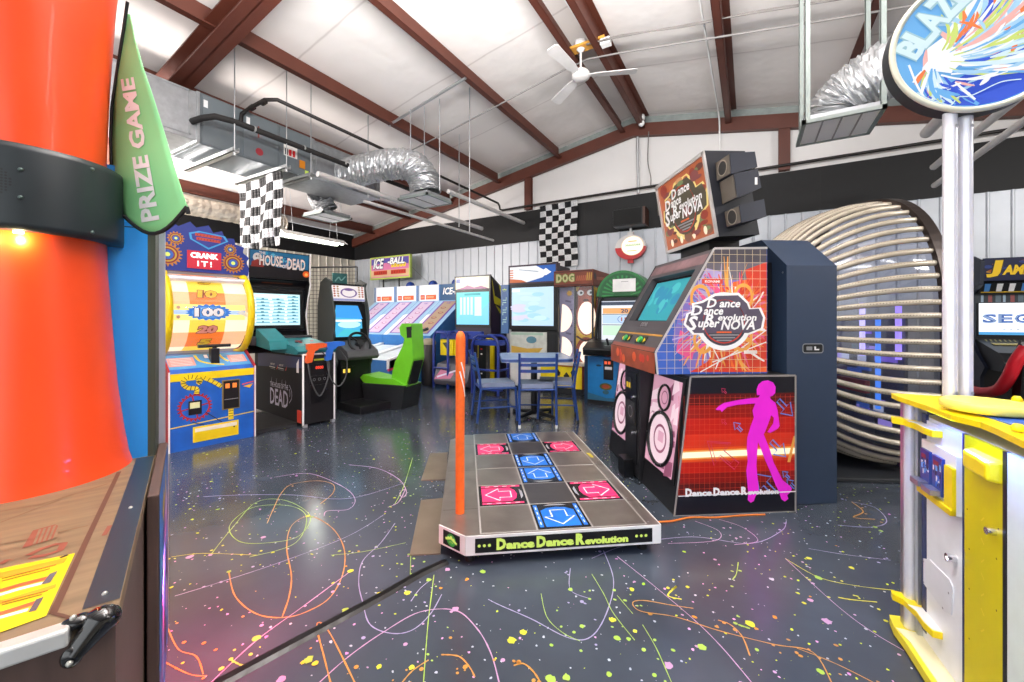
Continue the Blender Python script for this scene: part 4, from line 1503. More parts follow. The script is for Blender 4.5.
for quad, ln in (([(730, 153), (755, 151.5), (757.5, 167), (731.5, 174)], 0), ([(734, 173.4), (757.8, 169), (761.4, 187.5), (737.6, 198)], 1), ([(739.4, 205), (764, 199), (766.6, 216.5), (742, 222.7)], 0)):
    for (ya, yb) in ((Y2 - .15, Y2 + .001), (Y3 - .001, Y3 + .15)):
        fq = t.front(Y2 - .15).q(quad)
        b = t.mb().prism(fq, 'y', ya, yb, SPK)
        sp = t.part('satellite_speaker', b, bev=.004)
        f3 = Fr(t.w(fq[3][0], yb, fq[3][1]), -t.y, t.w(fq[0][0], yb, fq[0][1]) - t.w(fq[3][0], yb, fq[3][1]))
        hgt = sqrt((fq[0][0] - fq[3][0]) ** 2 + (fq[0][1] - fq[3][1]) ** 2)
        b = MB()
        b.sq(f3, .006, .144, .006, hgt - .006, SPF, 0, .006)
        if not ln:
            b.dd(f3, (.075, hgt / 2), .042, M('cone_dark', '1f1d1c', .6), .0075, n=20)
            b.dring(f3, (.075, hgt / 2), .042, .05, M('cone_rim', '8a8174', .5), .008)
        b.build('grille', sp)
        if ln and ya < Y2:
            b = MB()
            f4 = t.front(ya)
            p = f4.q([(756, 181)])[0]
            b.sq(f4, p[0] - .008, p[0] + .008, p[1] - .022, p[1] + .022, WPR, .0, .002)
            b.build('badge', sp)

# rear tower of the machine
tt = T('rear_tower', 'dark blue-black cabinet with sloped roof standing behind the dance machine', 'cabinet', t.w(.80, .085, 0), d_rz)
TW = M('tower_laminate', '2c3b52', .42, var=.04)
b = tt.mb().prism([(0, 0), (1.06, 0), (1.06, 1.564), (.82, 1.775), (.24, 1.775), (0, 1.564)], 'x', 0.002, .35, TW)
tt.part('body', b, bev=.004)
f5 = tt.front(0)
b = tt.mb()
p = f5.q([(812.5, 348.3)])[0]
rr = []
for sx, sy, a0_ in ((1, 1, 0), (-1, 1, pi / 2), (-1, -1, pi), (1, -1, 1.5 * pi)):
    for k in range(5):
        rr.append((p[0] + sx * .055 + .015 * cos(a0_ + k * pi / 8), p[1] + sy * .014 + .015 * sin(a0_ + k * pi / 8)))
b.slab(f5, rr, BLK2, 0, .003)
b.dst(f5, rr, .006, GRY, .004, closed=True)
b.sq(f5, p[0] - .045, p[0] - .01, p[1] - .012, p[1] + .012, GRY, .003, .010)
b.sq(f5, p[0] + .01, p[0] + .018, p[1] - .012, p[1] + .012, WPR, .003, .008)
b.sq(f5, p[0] + .018, p[0] + .04, p[1] - .012, p[1] - .004, WPR, .003, .008)
tt.part('handle_recess', b)
b = tt.mb()
fl5 = tt.left(0.0)
for z_ in (.45, 1.52):
    b.dd(fl5, (-.03, z_), .007, ALU, .003, n=10)
tt.part('screw', b)

# ================================================================== CLEAR RIBBED BOOTH
bt = T('simulator_booth', 'tall clear ribbed wind booth with rounded ends behind the dance machine', 'arcade booth', cw(3.14, 3.70), YAW + radians(-4))
# local: -x is where the shell bulges (to the left), opening faces +x
CZ, RH, RVt, LN = 1.13, .80, 1.08, .90
def booth_pt(th, psi, r=1.0):
    k = max(cos(psi), 0) ** .8
    ca, sa_ = cos(th), sin(th)
    ex, ez = (.72, .85) if sa_ > 0 else (.42, .42)
    k = k if sa_ > 0 else k ** .7
    a = math.copysign(abs(ca) ** ex, ca) * RH * k * r
    z = math.copysign(abs(sa_) ** ez, sa_) * RVt * k * r
    return (-LN * sin(psi) * r, a, CZ + z)
N = 72
CLEAR = clear_mat('clear_shell', 'ccd2e4', .16, .08)
RIBM = M('cream_rib', 'c2b7a4', .22, .1, var=.1, coat=.6)
npsi = 16
V, Fc = [], []
for i in range(N):
    for j in range(npsi + 1):
        V.append(booth_pt(2 * pi * i / N, (pi / 2 - .05) * j / npsi, .985))
for i in range(N):
    for j in range(npsi):
        i2 = (i + 1) % N
        Fc.append((i * (npsi + 1) + j, i2 * (npsi + 1) + j, i2 * (npsi + 1) + j + 1, i * (npsi + 1) + j + 1))
b = bt.mb().raw(V, Fc, CLEAR, True)
bt.part('clear_shell', b)
b = bt.mb()
# arc-length spaced ribs
den = [booth_pt(2 * pi * i / 20000, 0) for i in range(20001)]
acc = [0]
for i in range(20000):
    acc.append(acc[-1] + (Vector(den[i + 1]) - Vector(den[i])).length)
NR = int(acc[-1] / .096)
ribth = []
for k in range(NR):
    tg = acc[-1] * k / NR
    i = bisect.bisect_right(acc, tg) - 1
    ribth.append(2 * pi * i / 20000)
DOT = M('rib_hole', '4d463f', .5)
for th in ribth:
    path = [booth_pt(th, (pi / 2 - .06) * j / 22) for j in range(23)]
    b.tube(path, [.021] * 23, RIBM, 8)
bt.part('rib_set', b)
b = bt.mb()
for th in ribth:
    if cos(th) > .25:
        continue
    for j in range(44):
        p0 = Vector(booth_pt(th, .95 * j / 44))
        c0 = Vector((p0.x * .0, 0, CZ))
        n_ = (p0 - Vector((p0.x * .3, 0, CZ)))
        n_.normalize()
        q_ = p0 + n_ * .0205
        e_ = .0038
        b.raw([q_ + Vector((-e_, 0, -e_ * .8)), q_ + Vector((e_, 0, -e_ * .8)), q_ + Vector((e_, 0, e_ * .8)), q_ + Vector((-e_, 0, e_ * .8)), q_ + n_ * .003], [(0, 1, 4), (1, 2, 4), (2, 3, 4), (3, 0, 4)], DOT)
bt.part('rib_hole_row', b)
b = bt.mb()
BR = M('bronze_band', '3d3430', .35, .5)
path = [Vector(booth_pt(2 * pi * i / 90, 0, 1.025)) + Vector((.02, 0, 0)) for i in range(90)]
V, Fc = [], []
for i, p in enumerate(path):
    c0 = Vector((p.x, 0, CZ))
    o_ = (p - c0).normalized()
    for dx, do in ((-.03, -.03), (.05, -.03), (.05, .012), (-.03, .012)):
        V.append(p + Vector((dx, 0, 0)) + o_ * do)
for i in range(90):
    j2 = (i + 1) % 90
    for k in range(4):
        Fc.append((i * 4 + k, j2 * 4 + k, j2 * 4 + (k + 1) % 4, i * 4 + (k + 1) % 4))
b.raw(V, Fc, BR)
bt.part('opening_frame', b)
b = bt.mb().box(-.72, .1, -.74, .74, 0, .035, M('booth_base', '2c2f33', .4))
bt.part('base_plate', b, bev=.01)
b = bt.mb()
b.box(-.10, -.07, -.62, .62, .06, 1.22, M('booth_wall_navy', '2a3a5c', .3))
b.box(-.42, -.1, -.35, .35, .12, .45, M('booth_bench', '3b3f55', .4))
b.box(-.46, -.40, -.35, .35, .45, 1.0, M('booth_back', '4a4f78', .4))
bt.part('bench', b, bev=.02)
for k, (xx, yy, c, nm) in enumerate(((-.5, -.35, '8a6cf0', 'violet'), (-.45, .05, '4a86f0', 'blue'), (-.38, .42, 'c8a8ff', 'lilac'), (-.2, -.50, '3f7fe0', 'blue'))):
    b = bt.mb().tube([(xx, yy, .5), (xx, yy, 1.25)], .018, E_('booth_light_' + nm + str(k), c, 1.3), 10)
    bt.part('light_tube', b)
b = bt.mb().box(-.30, -.25, -.1, .5, 1.0, 1.35, M('booth_panel', '8f7ad0', .3, emit=.4)).box(-.3, -.26, -.5, -.2, .62, .72, M('booth_red', 'c0202c', .4))
bt.part('inner_panel', b)
b = bt.mb()
rn = random.Random(14)
for i in range(34):
    yy, zz_ = rn.uniform(-.58, .5), rn.uniform(.2, 1.15)
    w_, h_ = rn.uniform(.03, .16), rn.uniform(.02, .09)
    b.box(-.112, -.101, yy, yy + w_, zz_, min(zz_ + h_, 1.21), [M('bp_violet', '8a6ae8', .3, emit=.5), M('bp_blue', '3f6fd0', .3, emit=.3), M('bp_pale', 'd8dcf2', .3, emit=.5), M('bp_teal', '2f6a8a', .3), M('bp_slate', '5a5f78', .3), M('bp_lilac', 'b49af0', .3, emit=.6)][i % 6])
bt.part('control_panel', b)
for yy, c_ in ((-.6, 'a98cff'), (-.25, 'c9b8ff'), (.3, '5a8cff')):
    bt.part('light_tube', bt.mb().tube([(-.13, yy, .9), (-.13, yy, 1.35)], .02, E_('booth_strip_' + c_, c_, 1.4), 10))

# ================================================================== ROUND-SIGN TABLE GAME (right foreground)
TGX = .528
rt = T('table_game', 'white and yellow table game with a round lit sign in the right foreground', 'arcade machine', Vector((TGX, 2.10, 0)), radians(6))
# local x right, y back; the left face (x = 0) faces the room; runs towards the camera (negative y)
GW = M('game_white', 'e8eaee', .35)
ZT = .922
LY = 1.15
b = rt.mb().box(.02, 1.1, -LY, -.03, .045, ZT - .06, GW)
rt.part('cabinet_body', b)
lf = rt.left(0.02)      # u runs towards the camera
F0 = lf.px
yA, yB = lf.px(969, 500)[0], lf.px(1012, 500)[0]
b = rt.mb()
b.sq(lf, .085, yA - .012, .06, ZT - .07, GW, 0, .006)
b.sq(lf, yA - .012, yA + .004, .08, ZT - .06, NAVY, 0, .010)
b.sq(lf, .055, .085, .08, ZT - .05, NAVY, 0, .008)
rt.part('side_panel', b)
b = rt.mb()
GY = M('game_yellow', 'd4c400', .35, var=.03)
b.sq(lf, yA + .004, yB - .012, .08, ZT - .06, GY, 0, .012)
for (px, py) in ((973, 510), (1003, 560), (1003, 612), (975, 550), (975, 590), (975, 640), (1005, 530)):
    p = lf.px(px, py)
    b.dd(lf, p, .003, M('screw_dark', '6a5a10', .5), .0128, n=8)
PA = M('faded_print', 'e6d24a', .5)
for i, py in enumerate((520, 543, 562, 578, 596, 614, 632)):
    p = lf.px(989, py)
    sgn = 1 if i % 2 else -1
    b.dst(lf, [(p[0] - .008, p[1] + .008 * sgn), (p[0], p[1]), (p[0] + .006, p[1] - .006 * sgn)], .004, PA, .0129)
rt.part('yellow_panel', b)
b = rt.mb().sq(lf, yB - .012, yB + .002, .08, ZT - .06, BLK, 0, .012)
b.sq(lf, yB + .002, LY - .03, .08, ZT - .06, M('game_mint', 'dfeae0', .4), 0, .010)
rt.part('end_panel', b)
b = rt.mb()
b.sq(lf, yA + .01, yB - .03, 0, 0.001, GY, 0, .001)
p0, p1 = lf.px(969, 455), lf.px(1003, 480)
zz0, zz1 = lf.px(975, 460)[1], lf.px(975, 483)[1]
ga, gb = yA + .035, yB - .012
za_, zb_ = lf.px(969, 473)[1] + .025, lf.px(969, 452)[1] + .025
v = [lf.p(ga, zb_, .012), lf.p(gb, zb_, .012), lf.p(gb, za_, .012), lf.p(ga, za_, .012), lf.p(ga + .008, zb_ - .006, .035), lf.p(gb, zb_ - .008, .045), lf.p(gb, za_ + .006, .045), lf.p(ga + .008, za_ + .006, .035)]
bb = MB().raw(v, [(0, 1, 5, 4), (1, 2, 6, 5), (2, 3, 7, 6), (3, 0, 4, 7), (4, 5, 6, 7)], YEL)
rt.part('ticket_box', bb, bev=.008)
# corner post
b = rt.mb()
b.tube([(-.004, -.005, .042), (-.004, -.005, ZT - .03)], .016, M('post_chrome', 'e8e8f2', .3, .45), 14)
b.box(.005, .03, -.045, -.02, .042, ZT - .03, ALU)
b.box(-.02, .0, .0, .025, .042, ZT - .03, ALU)
rt.part('corner_post', b)
b = rt.mb()
foot = [(-.045, .05), (-.055, -.02), (-.05, -.10), (-.05, -.5), (-.05, -LY), (1.1, -LY), (1.1, .06), (0, .06)]
b.prism(foot, 'z', .01, .042, M('kick_yellow', 'ecdc3a', .4))
b.prism([(x * .97, y) for x, y in foot], 'z', 0, .01, BLK)
rt.part('kick_base', b, bev=.006)
b = rt.mb()
cream = M('kick_cream', 'e9e3b8', .4)
b.prism([(-.052, -.03), (-.035, -.10), (-.03, -.5), (-.03, -LY), (.02, -LY), (.02, -.03)], 'z', .042, .045, cream)
rt.part('kick_cover', b)


def bracket(z, name):
    b = rt.mb()
    pts = [(-.05, .02), (-.055, -.01), (-.03, -.03), (-.018, -.09), (-.02, -.15), (-.012, -.19), (.02, -.19), (.02, .02)]
    b.prism(pts, 'z', z, z + .022, YEL)
    b.prism([(-.03, -.06), (-.016, -.09), (-.018, -.15), (-.01, -.185), (.02, -.185), (.02, -.06)], 'z', z + .022, z + .0235, M('bracket_white', 'e6e4d8', .4))
    rt.part(name, b, bev=.003)


bracket(.815, 'bumper_bracket')
bracket(.135, 'foot_bracket')
# card readers in a yellow frame
fr_ = lf
c0, c1 = fr_.px(929, 440)[0], fr_.px(965, 440)[0]
b = rt.mb()
zt0, zb0 = .785, .595
b.sq(fr_, c0, c1, zb0, zt0, M('reader_frame_white', 'e9e7dc', .4), .006, .02)
b.sq(fr_, c1 - .045, c1, zb0, zt0 - .04, YEL, .02, .03)
b.sq(fr_, c0, c1, zb0, zb0 + .02, YEL, .02, .034)
rt.part('reader_frame', b, bev=.003)
w2 = (c1 - .05 - c0 - .02) / 2
for k in range(2):
    a = c0 + .012 + k * (w2 + .008)
    b = rt.mb()
    b.sq(fr_, a, a + w2 - .012, zb0 + .035, zt0 - .03, M('reader_blue', '24408c', .3), .02, .028)
    rn = random.Random(k)
    for i in range(22):
        q0, q1 = rn.uniform(a + .004, a + w2 - .022), rn.uniform(zb0 + .06, zt0 - .07)
        b.dq(fr_, q0, q0 + rn.uniform(.004, .012), q1, q1 + rn.uniform(.004, .02), rn.choice([WPR, M('reader_sky', '6fb4ee', .4), BLU, M('reader_dark', '1a2350', .4)]), .0284 + i * .00002)
    b.dq(fr_, a + .010, a + w2 - .03, zt0 - .060, zt0 - .045, M('reader_red', '8a2c3a', .4), .0292)
    b.sq(fr_, a - .006, a + w2 - .02, zb0 + .034, zb0 + .052, M('reader_slot', '9a9aa6', .3, .7), .028, .055)
    rt.part('card_reader', b)
b = rt.mb()
for (px, py) in ((958, 559),):
    p = fr_.px(px, py)
    b.tube([fr_.p(p[0], p[1], .006), fr_.p(p[0], p[1], .028)], .012, CHR, 12, loc=False)
    b.tube([fr_.p(p[0], p[1], .028), fr_.p(p[0] + .012, p[1] - .008, .03)], .005, CHR, 8, loc=False)
rt.part('lock', b)
b = rt.mb()
p = fr_.px(1001, 533)
b.tube([fr_.p(p[0], p[1], .012), fr_.p(p[0], p[1], .03)], .010, CHR, 12, loc=False)
rt.part('lock', b)
b = rt.mb()
pl_ = fr_.q([(927, 559), (933, 560), (953, 580), (956.5, 588), (955, 616), (948, 612), (927, 584)])
b.slab(fr_, pl_, M('cover_plate', 'dfe1e6', .4), .006, .010)
for q_ in ((927.5, 562), (927.5, 583), (953, 594), (947, 609)):
    b.dd(fr_, fr_.px(*q_), .004, GRY, .0108, n=10)
rt.part('cover_plate', b)
# table top with a wavy rim
b = rt.mb()
rim = [(-.04, .05), (-.045, -.02), (-.03, -.20), (-.03, -.34), (.0, -.42), (-.005, -.50), (-.02, -.62), (-.025, -.80), (.03, -.95), (.25, -1.0), (1.12, -1.0), (1.12, .06), (.1, .06)]
b.prism(rim, 'z', ZT - .018, ZT, YEL)
rt.part('table_rim', b, bev=.006)
b = rt.mb()
tp = rt.top(ZT)
ins = [(.04, -.14), (.05, -.30), (.055, -.62), (.05, -.82), (.10, -.90), (1.05, -.92), (1.05, -.05), (.12, -.05)]
b.slab(tp, ins, M('table_blue', '2f5fc8', .2), 0, .004)
rn = random.Random(21)
for i in range(46):
    a, c = rn.uniform(.08, .8), rn.uniform(-.85, -.1)
    l = rn.uniform(.05, .16)
    b.dst(tp, [(a, c), (a + l * .5, c + l * .18 + .01), (min(a + l, 1.0), c + l * .3)], [.004, rn.uniform(.012, .03), .003], [M('swirl_white', 'dfeaf6', .3), M('swirl_sky', '7fb4ea', .3), M('swirl_purple', '6a3fa8', .3), M('swirl_navy', '1f3a94', .3), M('swirl_pink', 'c86aa8', .3)][i % 5], .0048 + i * .00003)
rt.part('play_surface', b)
b = rt.mb()
cyl_c = (.27, -.40)
c3 = on_y(0, 0, 1) if False else None
dc = fl(985, 413, ZT)
dl = tuple((rt.m.inverted() @ dc).xy)
b.lathe([(0, .012), (.092, .012), (.100, .018), (.100, .034), (.092, .042), (.08, .039), (0, .037)], M('disc_yellow', 'f2e36a', .35), 36, (dl[0], dl[1], ZT - .004))
rt.part('goal_disc', b)
for q_ in ((1017, 402), (1018, 432)):
    pp = fl(q_[0], q_[1], ZT)
    pp = rt.m.inverted() @ pp
    rt.part('peg', rt.mb().lathe([(.012, 0), (.014, .008), (.008, .018), (0, .019)], YEL, 12, (pp.x, pp.y, ZT + .003)))
# poles and round sign
pz = 1.94
for px in (950, 965.3):
    g = at(px, 300, 1.42)
    b = MB().tube([(g.x, g.y, ZT + .0), (g.x, g.y, pz)], .0195, M('lit_pole', 'ececfa', .25, .35, coat=.3), 18)
    b.tube([(g.x, g.y, ZT), (g.x, g.y, ZT + .012)], .028, YEL, 16)
    f6 = Fr((g.x, g.y, 0), RV, UP)
    for z_ in (1.885, .96):
        b.dd(f6, (0, z_), .006, GRY, .0225, n=10)
    rt.part('sign_pole', b)
sa_ = radians(22)
su = cw(cos(sa_), -sin(sa_)).normalized()
so = at(957, 318, 1.42)
so.z = EYE
sg = Fr(so + su * .043 + UP * .943, su, UP).off(.035)
R_ = .241
b = MB()
n = 64
V = [sg.p(R_ * cos(2 * pi * i / n), R_ * sin(2 * pi * i / n), -.06) for i in range(n)] + [sg.p(R_ * cos(2 * pi * i / n), R_ * sin(2 * pi * i / n), .0) for i in range(n)]
b.raw(V, [tuple(range(n))[::-1]] + [(i, (i + 1) % n, n + (i + 1) % n, n + i) for i in range(n)], DKG)
pts = [sg.p((R_ - .006) * cos(2 * pi * i / n), (R_ - .006) * sin(2 * pi * i / n), .002) for i in range(n)]
b.tube(pts, .010, M('sign_rim', 'd9d8c4', .3, .3), 10, closed=True, loc=False)
rt.part('sign_housing', b)
b = MB()
SG = {k: M('lit_' + k, v, .25, emit=.42) for k, v in dict(blue='3f5fd8', sky='6fb2ea', pale='a9d4f2', white='f4f8fb', lime='cfe07a', orange='f2824a', pink='f2b8b0', navy='2f4fb8', ice='d5edf4').items()}
b.dd(sg, (0, 0), R_ - .014, SG['sky'], .002, n=64)
def inside(p, m_=.018):
    r = sqrt(p[0] ** 2 + p[1] ** 2)
    k = min(1, (R_ - m_) / max(r, 1e-6))
    return (p[0] * k, p[1] * k)
# deep blue lower right, wavy edge
S = lambda pts: [inside(p) for p in sg.q(pts)]
edge = [(905, 104), (914, 96), (922, 100), (928, 108), (934, 103), (940, 108), (950, 106), (957, 98), (968, 97), (980, 92), (992, 86), (1003, 82), (1020, 80), (1040, 60), (1062, 30), (1062, 20), (1050, 62), (1024, 93), (1003, 105), (977, 114), (946, 115), (918, 106)]
b.dp(sg, S(edge), SG['blue'], .0026)
rn = random.Random(77)
cx0, cy0 = sg.px(935, 60)
for i in range(330):
    a = rn.uniform(-2.3, 1.2)
    r0, r1 = rn.uniform(.04, .20), rn.uniform(.16, .42)
    sw = rn.uniform(.1, .5)
    p = [(cx0 + (r0 + (r1 - r0) * k / 5) * cos(a + sw * k / 5), cy0 + (r0 + (r1 - r0) * k / 5) * .7 * sin(a + sw * k / 5)) for k in range(6)]
    p = [q_ for q_ in p if sqrt(q_[0] ** 2 + q_[1] ** 2) < R_ - .02]
    if len(p) < 3:
        continue
    if p[-1][1] < -.14 and p[-1][0] > 0.0:
        continue
    w_ = rn.uniform(.005, .016)
    kk = len(p)
    b.dst(sg, p, [w_ * sin(pi * (j + .4) / kk) + .001 for j in range(kk)], SG[rn.choice(['white', 'lime', 'sky', 'pale', 'sky', 'lime', 'white', 'orange', 'pale', 'blue', 'ice', 'pale', 'ice', 'pink'])], .0032 + i * .00001)
b.dp(sg, S([(921, 72), (926, 50), (945, 36), (960, 10), (968, 0), (985, -20), (984, 8), (978, 30), (1000, 22), (1022, 6), (1012, 32), (990, 48), (970, 56), (958, 66), (950, 74), (935, 72)]), SG['white'], .0050)
for pts in ([(938, 30), (948, 36), (962, 46), (960, 52), (948, 44), (936, 33)], [(985, 28), (1000, 26), (1010, 26), (1008, 31), (990, 32), (982, 33)], [(922, 60), (926, 45), (927, 62), (922, 68)], [(967, 30), (973, 22), (976, 12), (978, 16), (974, 30)], [(1017, 8), (1026, 4), (1030, 8), (1020, 14)]):
    b.dp(sg, S(pts), SG['orange' if pts[0][0] > 960 else 'pink'], .0056)
for pts in ([(950, 75), (975, 72), (1005, 62), (1024, 52)], [(940, 76), (965, 80), (1000, 72), (1030, 62)], [(908, 66), (916, 86), (922, 98)], [(925, 70), (940, 88), (960, 84)], [(945, 60), (972, 52), (995, 40)]):
    b.dst(sg, smooth_line(S(pts), 6), .006, SG['white'], .0058)
b.dst(sg, smooth_line(S(edge[:13]), 5), .0035, SG['ice'], .006)
ICE = SG['ice']
# big icy letters climbing the upper left
for ch_, px, py, rz_, hh in (('B', 909, 50, 52, .082), ('L', 919, 37, 50, .088), ('A', 930, 22, 48, .096), ('Z', 943, 7, 46, .10), ('E', 958, -9, 42, .10)):
    p = inside(sg.px(px, py), .055)
    b.dt(sg, ch_, p, hh, ICE, hh * .62, .0068, .04, 0, radians(rz_), ol=M('ice_edge', '8fb4bf', .3, emit=.6), olw=.05)
rt.part('sign_face', b)

l = bpy.data.lights.new('blue_fill', 'AREA')  # added blue light without a fixture, tints the floor beside the game
l.shape = 'RECTANGLE'
l.size, l.size_y, l.energy, l.color = .03, .5, 2.6, (.12, .25, 1)
lo = bpy.data.objects.new('blue_fill', l)
C.objects.link(lo)
lo.parent = rt.o
lo.location = (-.02, -.45, ZT - .022)
lo.rotation_euler = (0, radians(38), 0)

# ================================================================== PRIZE GAME (left foreground)
A_, B_ = fl(154, 458, .75), fl(119, 605, .75)
bk = (A_ - B_).normalized()
px_dir = Vector((bk.y, -bk.x, 0))
lt = T('prize_game', 'wooden prize counter with a tall orange column and a grey ring', 'arcade machine', Vector((B_.x, B_.y, 0)), atan2(px_dir.y, px_dir.x))
WOOD = M('crate_wood', '7d6a50', .5, var=.2, scale=5, stretch=(1.2, 9, 1.2))
WOODD = M('crate_wood_dark', '5a463f', .5, var=.18, scale=5, stretch=(9, 1.2, 1.2))
CTZ = .75
b = lt.mb().box(-1.2, -.004, .0, 1.12, 0, CTZ - .03, WOODD)
lt.part('crate_body', b)
b = lt.mb().box(-1.2, 0, -.0, 1.12, CTZ - .03, CTZ, WOOD)
lt.part('counter_top', b)
tp = lt.top(CTZ)
b = lt.mb()
b.dq(tp, -.045, -.001, .02, .92, M('black_edge_strip', '26333b', .4), .0012)
SEAMW = M('wood_seam', '5b3a2a', .6)
TT = lambda pts: [tuple((lt.m.inverted() @ fl(px, py, CTZ)).xy) for px, py in pts]
b.dst(tp, TT([(119, 472), (86, 542), (53, 614)]), .010, SEAMW, .0012)
b.dst(tp, TT([(53, 614), (62, 616), (80, 622)]), .006, SEAMW, .0012)
for ln in ([(0, 512), (40, 505), (108, 484)], [(0, 545), (20, 541), (88, 526)], [(60, 500), (0, 523)]):
    b.dst(tp, TT(ln), .006, M('plank_line', '7d6248', .6), .001)
ST = M('stamp_red', '8a4a38', .6)
for pts in ([(30, 536), (33, 531), (55, 525), (60, 527), (52, 540), (22, 549)],):
    b.dp(tp, TT(pts), ST, .0013)
b.dst(tp, TT([(28, 556), (40, 550), (55, 545), (64, 544), (60, 551), (45, 556), (30, 558)]), .012, ST, .0014)
b.dst(tp, TT([(104, 536), (110, 526)]), .008, ST, .0014)
b.dst(tp, TT([(0, 565), (8, 560)]), .010, ST, .0014)
for i in range(5):
    b.dst(tp, TT([(34 + i * 5, 545 - i * 1.5), (40 + i * 5, 530 - i * 1.3)]), .004, WOOD, .0016)
lt.part('plank_print', b)
b = lt.mb()
ye = M('sticker_yellow', 'f0cc1e', .35)
b.dp(tp, TT([(75, 554), (46, 617), (-40, 648), (-40, 578)]), ye, .0018)
b.dst(tp, TT([(66, 561), (20, 572), (-20, 581)]), .022, M('sticker_orange', 'ee9a26', .4), .0022)
b.dst(tp, TT([(52, 578), (20, 586), (-20, 598)]), .013, M('sticker_red', 'e0603a', .4), .0023)
b.dst(tp, TT([(44, 584), (20, 590), (-20, 602)]), .010, WPR, .0024)
b.dst(tp, TT([(56, 587), (10, 601), (-20, 609)]), .014, MATS['sticker_orange'], .0022)
b.dst(tp, TT([(38, 603), (10, 612), (-20, 621)]), .013, MATS['sticker_red'], .0023)
b.dst(tp, TT([(28, 611), (10, 616), (-20, 625)]), .009, WPR, .0024)
b.dp(tp, TT([(58, 572), (50, 584), (41, 586), (50, 575)]), M('sticker_photo', '5b5f6a', .4), .0026)
b.dp(tp, TT([(44, 598), (36, 612), (28, 614), (36, 601)]), M('sticker_photo2', '4b4f5a', .4), .0026)
b.dst(tp, TT([(68, 556), (60, 559)]), .007, BLK, .0026)
for y_, x0_, x1_ in ((566, 2, 56), (570, 2, 50), (592, 2, 48), (596, 2, 42)):
    b.dst(tp, TT([(x0_, y_ + (x1_ - x0_) * .26), (x1_, y_)]), .0035, M('sticker_text', '8a5a14', .5), .0027)
lt.part('instruction_sticker', b)
# front lid bar and black corner clamp
b = lt.mb().box(-1.2, -.052, -.03, .0, CTZ - .024, CTZ + .003, M('lid_bar', 'd4d4d0', .3, .4))
lt.part('lid_bar', b, bev=.004)
b = lt.mb()
GB = M('gloss_black', '0b0b0d', .08, coat=.6)
b.sphere((-.020, -.008, CTZ - .010), .025, GB, 20, (1, .85, .8))
b.sphere((-.046, -.006, CTZ - .002), .017, GB, 16, (1.2, .8, .6))
b.sphere((-.048, -.034, CTZ - .038), .013, GB, 16, (1, .6, 1.2))
b.tube([(-.022, -.012, CTZ - .012), (-.048, -.034, CTZ - .040)], [.021, .011], GB, 14)
lt.part('corner_clamp', b)
for p in ((-.049, -.042, CTZ - .042), (-.05, -.010, CTZ + .008), (-.022, .05, CTZ + .001), (-.022, .45, CTZ + .001)):
    lt.part('screw', lt.mb().sphere(p, .0045, M('nut_grey', 'b4b4ac', .4, .6), 10))
# column
axc = lt.m.inverted() @ cw(-1.431, 1.2, 0)
prof = [(.224, CTZ), (.216, .78), (.2046, .86), (.189, 1.0), (.176, 1.2), (.166, 1.36), (.163, 1.5), (.163, 1.7), (.170, 1.95), (.184, 2.2), (.205, 2.5), (.21, 2.6)]
pp = []
for i in range(len(prof) - 1):
    for k in range(4):
        pp.append(tuple(a + (c - a) * k / 4 for a, c in zip(prof[i], prof[i + 1])))
pp.append(prof[-1])
pp.append((0, 2.6))
OC = M('orange_column', 'ee4a16', .34, var=.05, scale=3, coat=.12)
b = lt.mb().lathe(pp, OC, 64, (axc.x, axc.y, 0))
lt.part('column', b)
b = lt.mb()
GR = M('ring_grey', '20282c', .4, var=.05)
R0, R1 = .158, .202
b.lathe([(R0, 1.452), (R1, 1.452), (R1 + .002, 1.47), (R1 + .002, 1.66), (R1, 1.677), (R0, 1.677)], GR, 64, (axc.x, axc.y, 0))
lt.part('speaker_ring', b)
b = lt.mb()
ang0 = atan2((lt.m.inverted() @ EYEV).y - axc.y, (lt.m.inverted() @ EYEV).x - axc.x)
for i in range(-5, 6):
    for j in range(-5, 6):
        if i * i + j * j > 28: continue
        an = ang0 - .33 + i * .035
        z_ = 1.572 + j * .0075
        c3_ = Vector((axc.x + (R1 + .0026) * cos(an), axc.y + (R1 + .0026) * sin(an), z_))
        tn = Vector((-sin(an), cos(an), 0))
        b.raw([c3_ + tn * (.0026 * cos(k * pi / 4)) + Vector((0, 0, .0026 * sin(k * pi / 4))) for k in range(8)], [tuple(range(8))], BLK2)
lt.part('speaker_grille', b)
b = lt.mb()
for da, z_ in ((-.07, 1.535), (-.07, 1.608), (.62, 1.47), (.62, 1.655)):
    an = ang0 + da
    b.sphere((axc.x + (R1 + .002) * cos(an), axc.y + (R1 + .002) * sin(an), z_), .0055, M('bolt_head', '5a6a66', .3, .6), 10)
lt.part('bolt', b)
WL = E_('spot_warm', 'ffdf9a', 12)
for da in (-.45, -.1):
    an = ang0 + da
    b = lt.mb()
    c_ = (axc.x + .181 * cos(an), axc.y + .181 * sin(an))
    b.lathe([(0, 0), (.010, 0), (.010, .006), (0, .006)], WL, 14, (c_[0], c_[1], 1.444))
    o_ = lt.part('spot_lamp', b)
    l = bpy.data.lights.new('spot_lamp_light', 'POINT')
    l.energy = .6
    l.color = (1, .78, .4)
    l.shadow_soft_size = .01
    lo = bpy.data.objects.new('spot_lamp_light', l)
    C.objects.link(lo)
    lo.parent = lt.o
    lo.location = (axc.x + .187 * cos(an), axc.y + .187 * sin(an), 1.432)
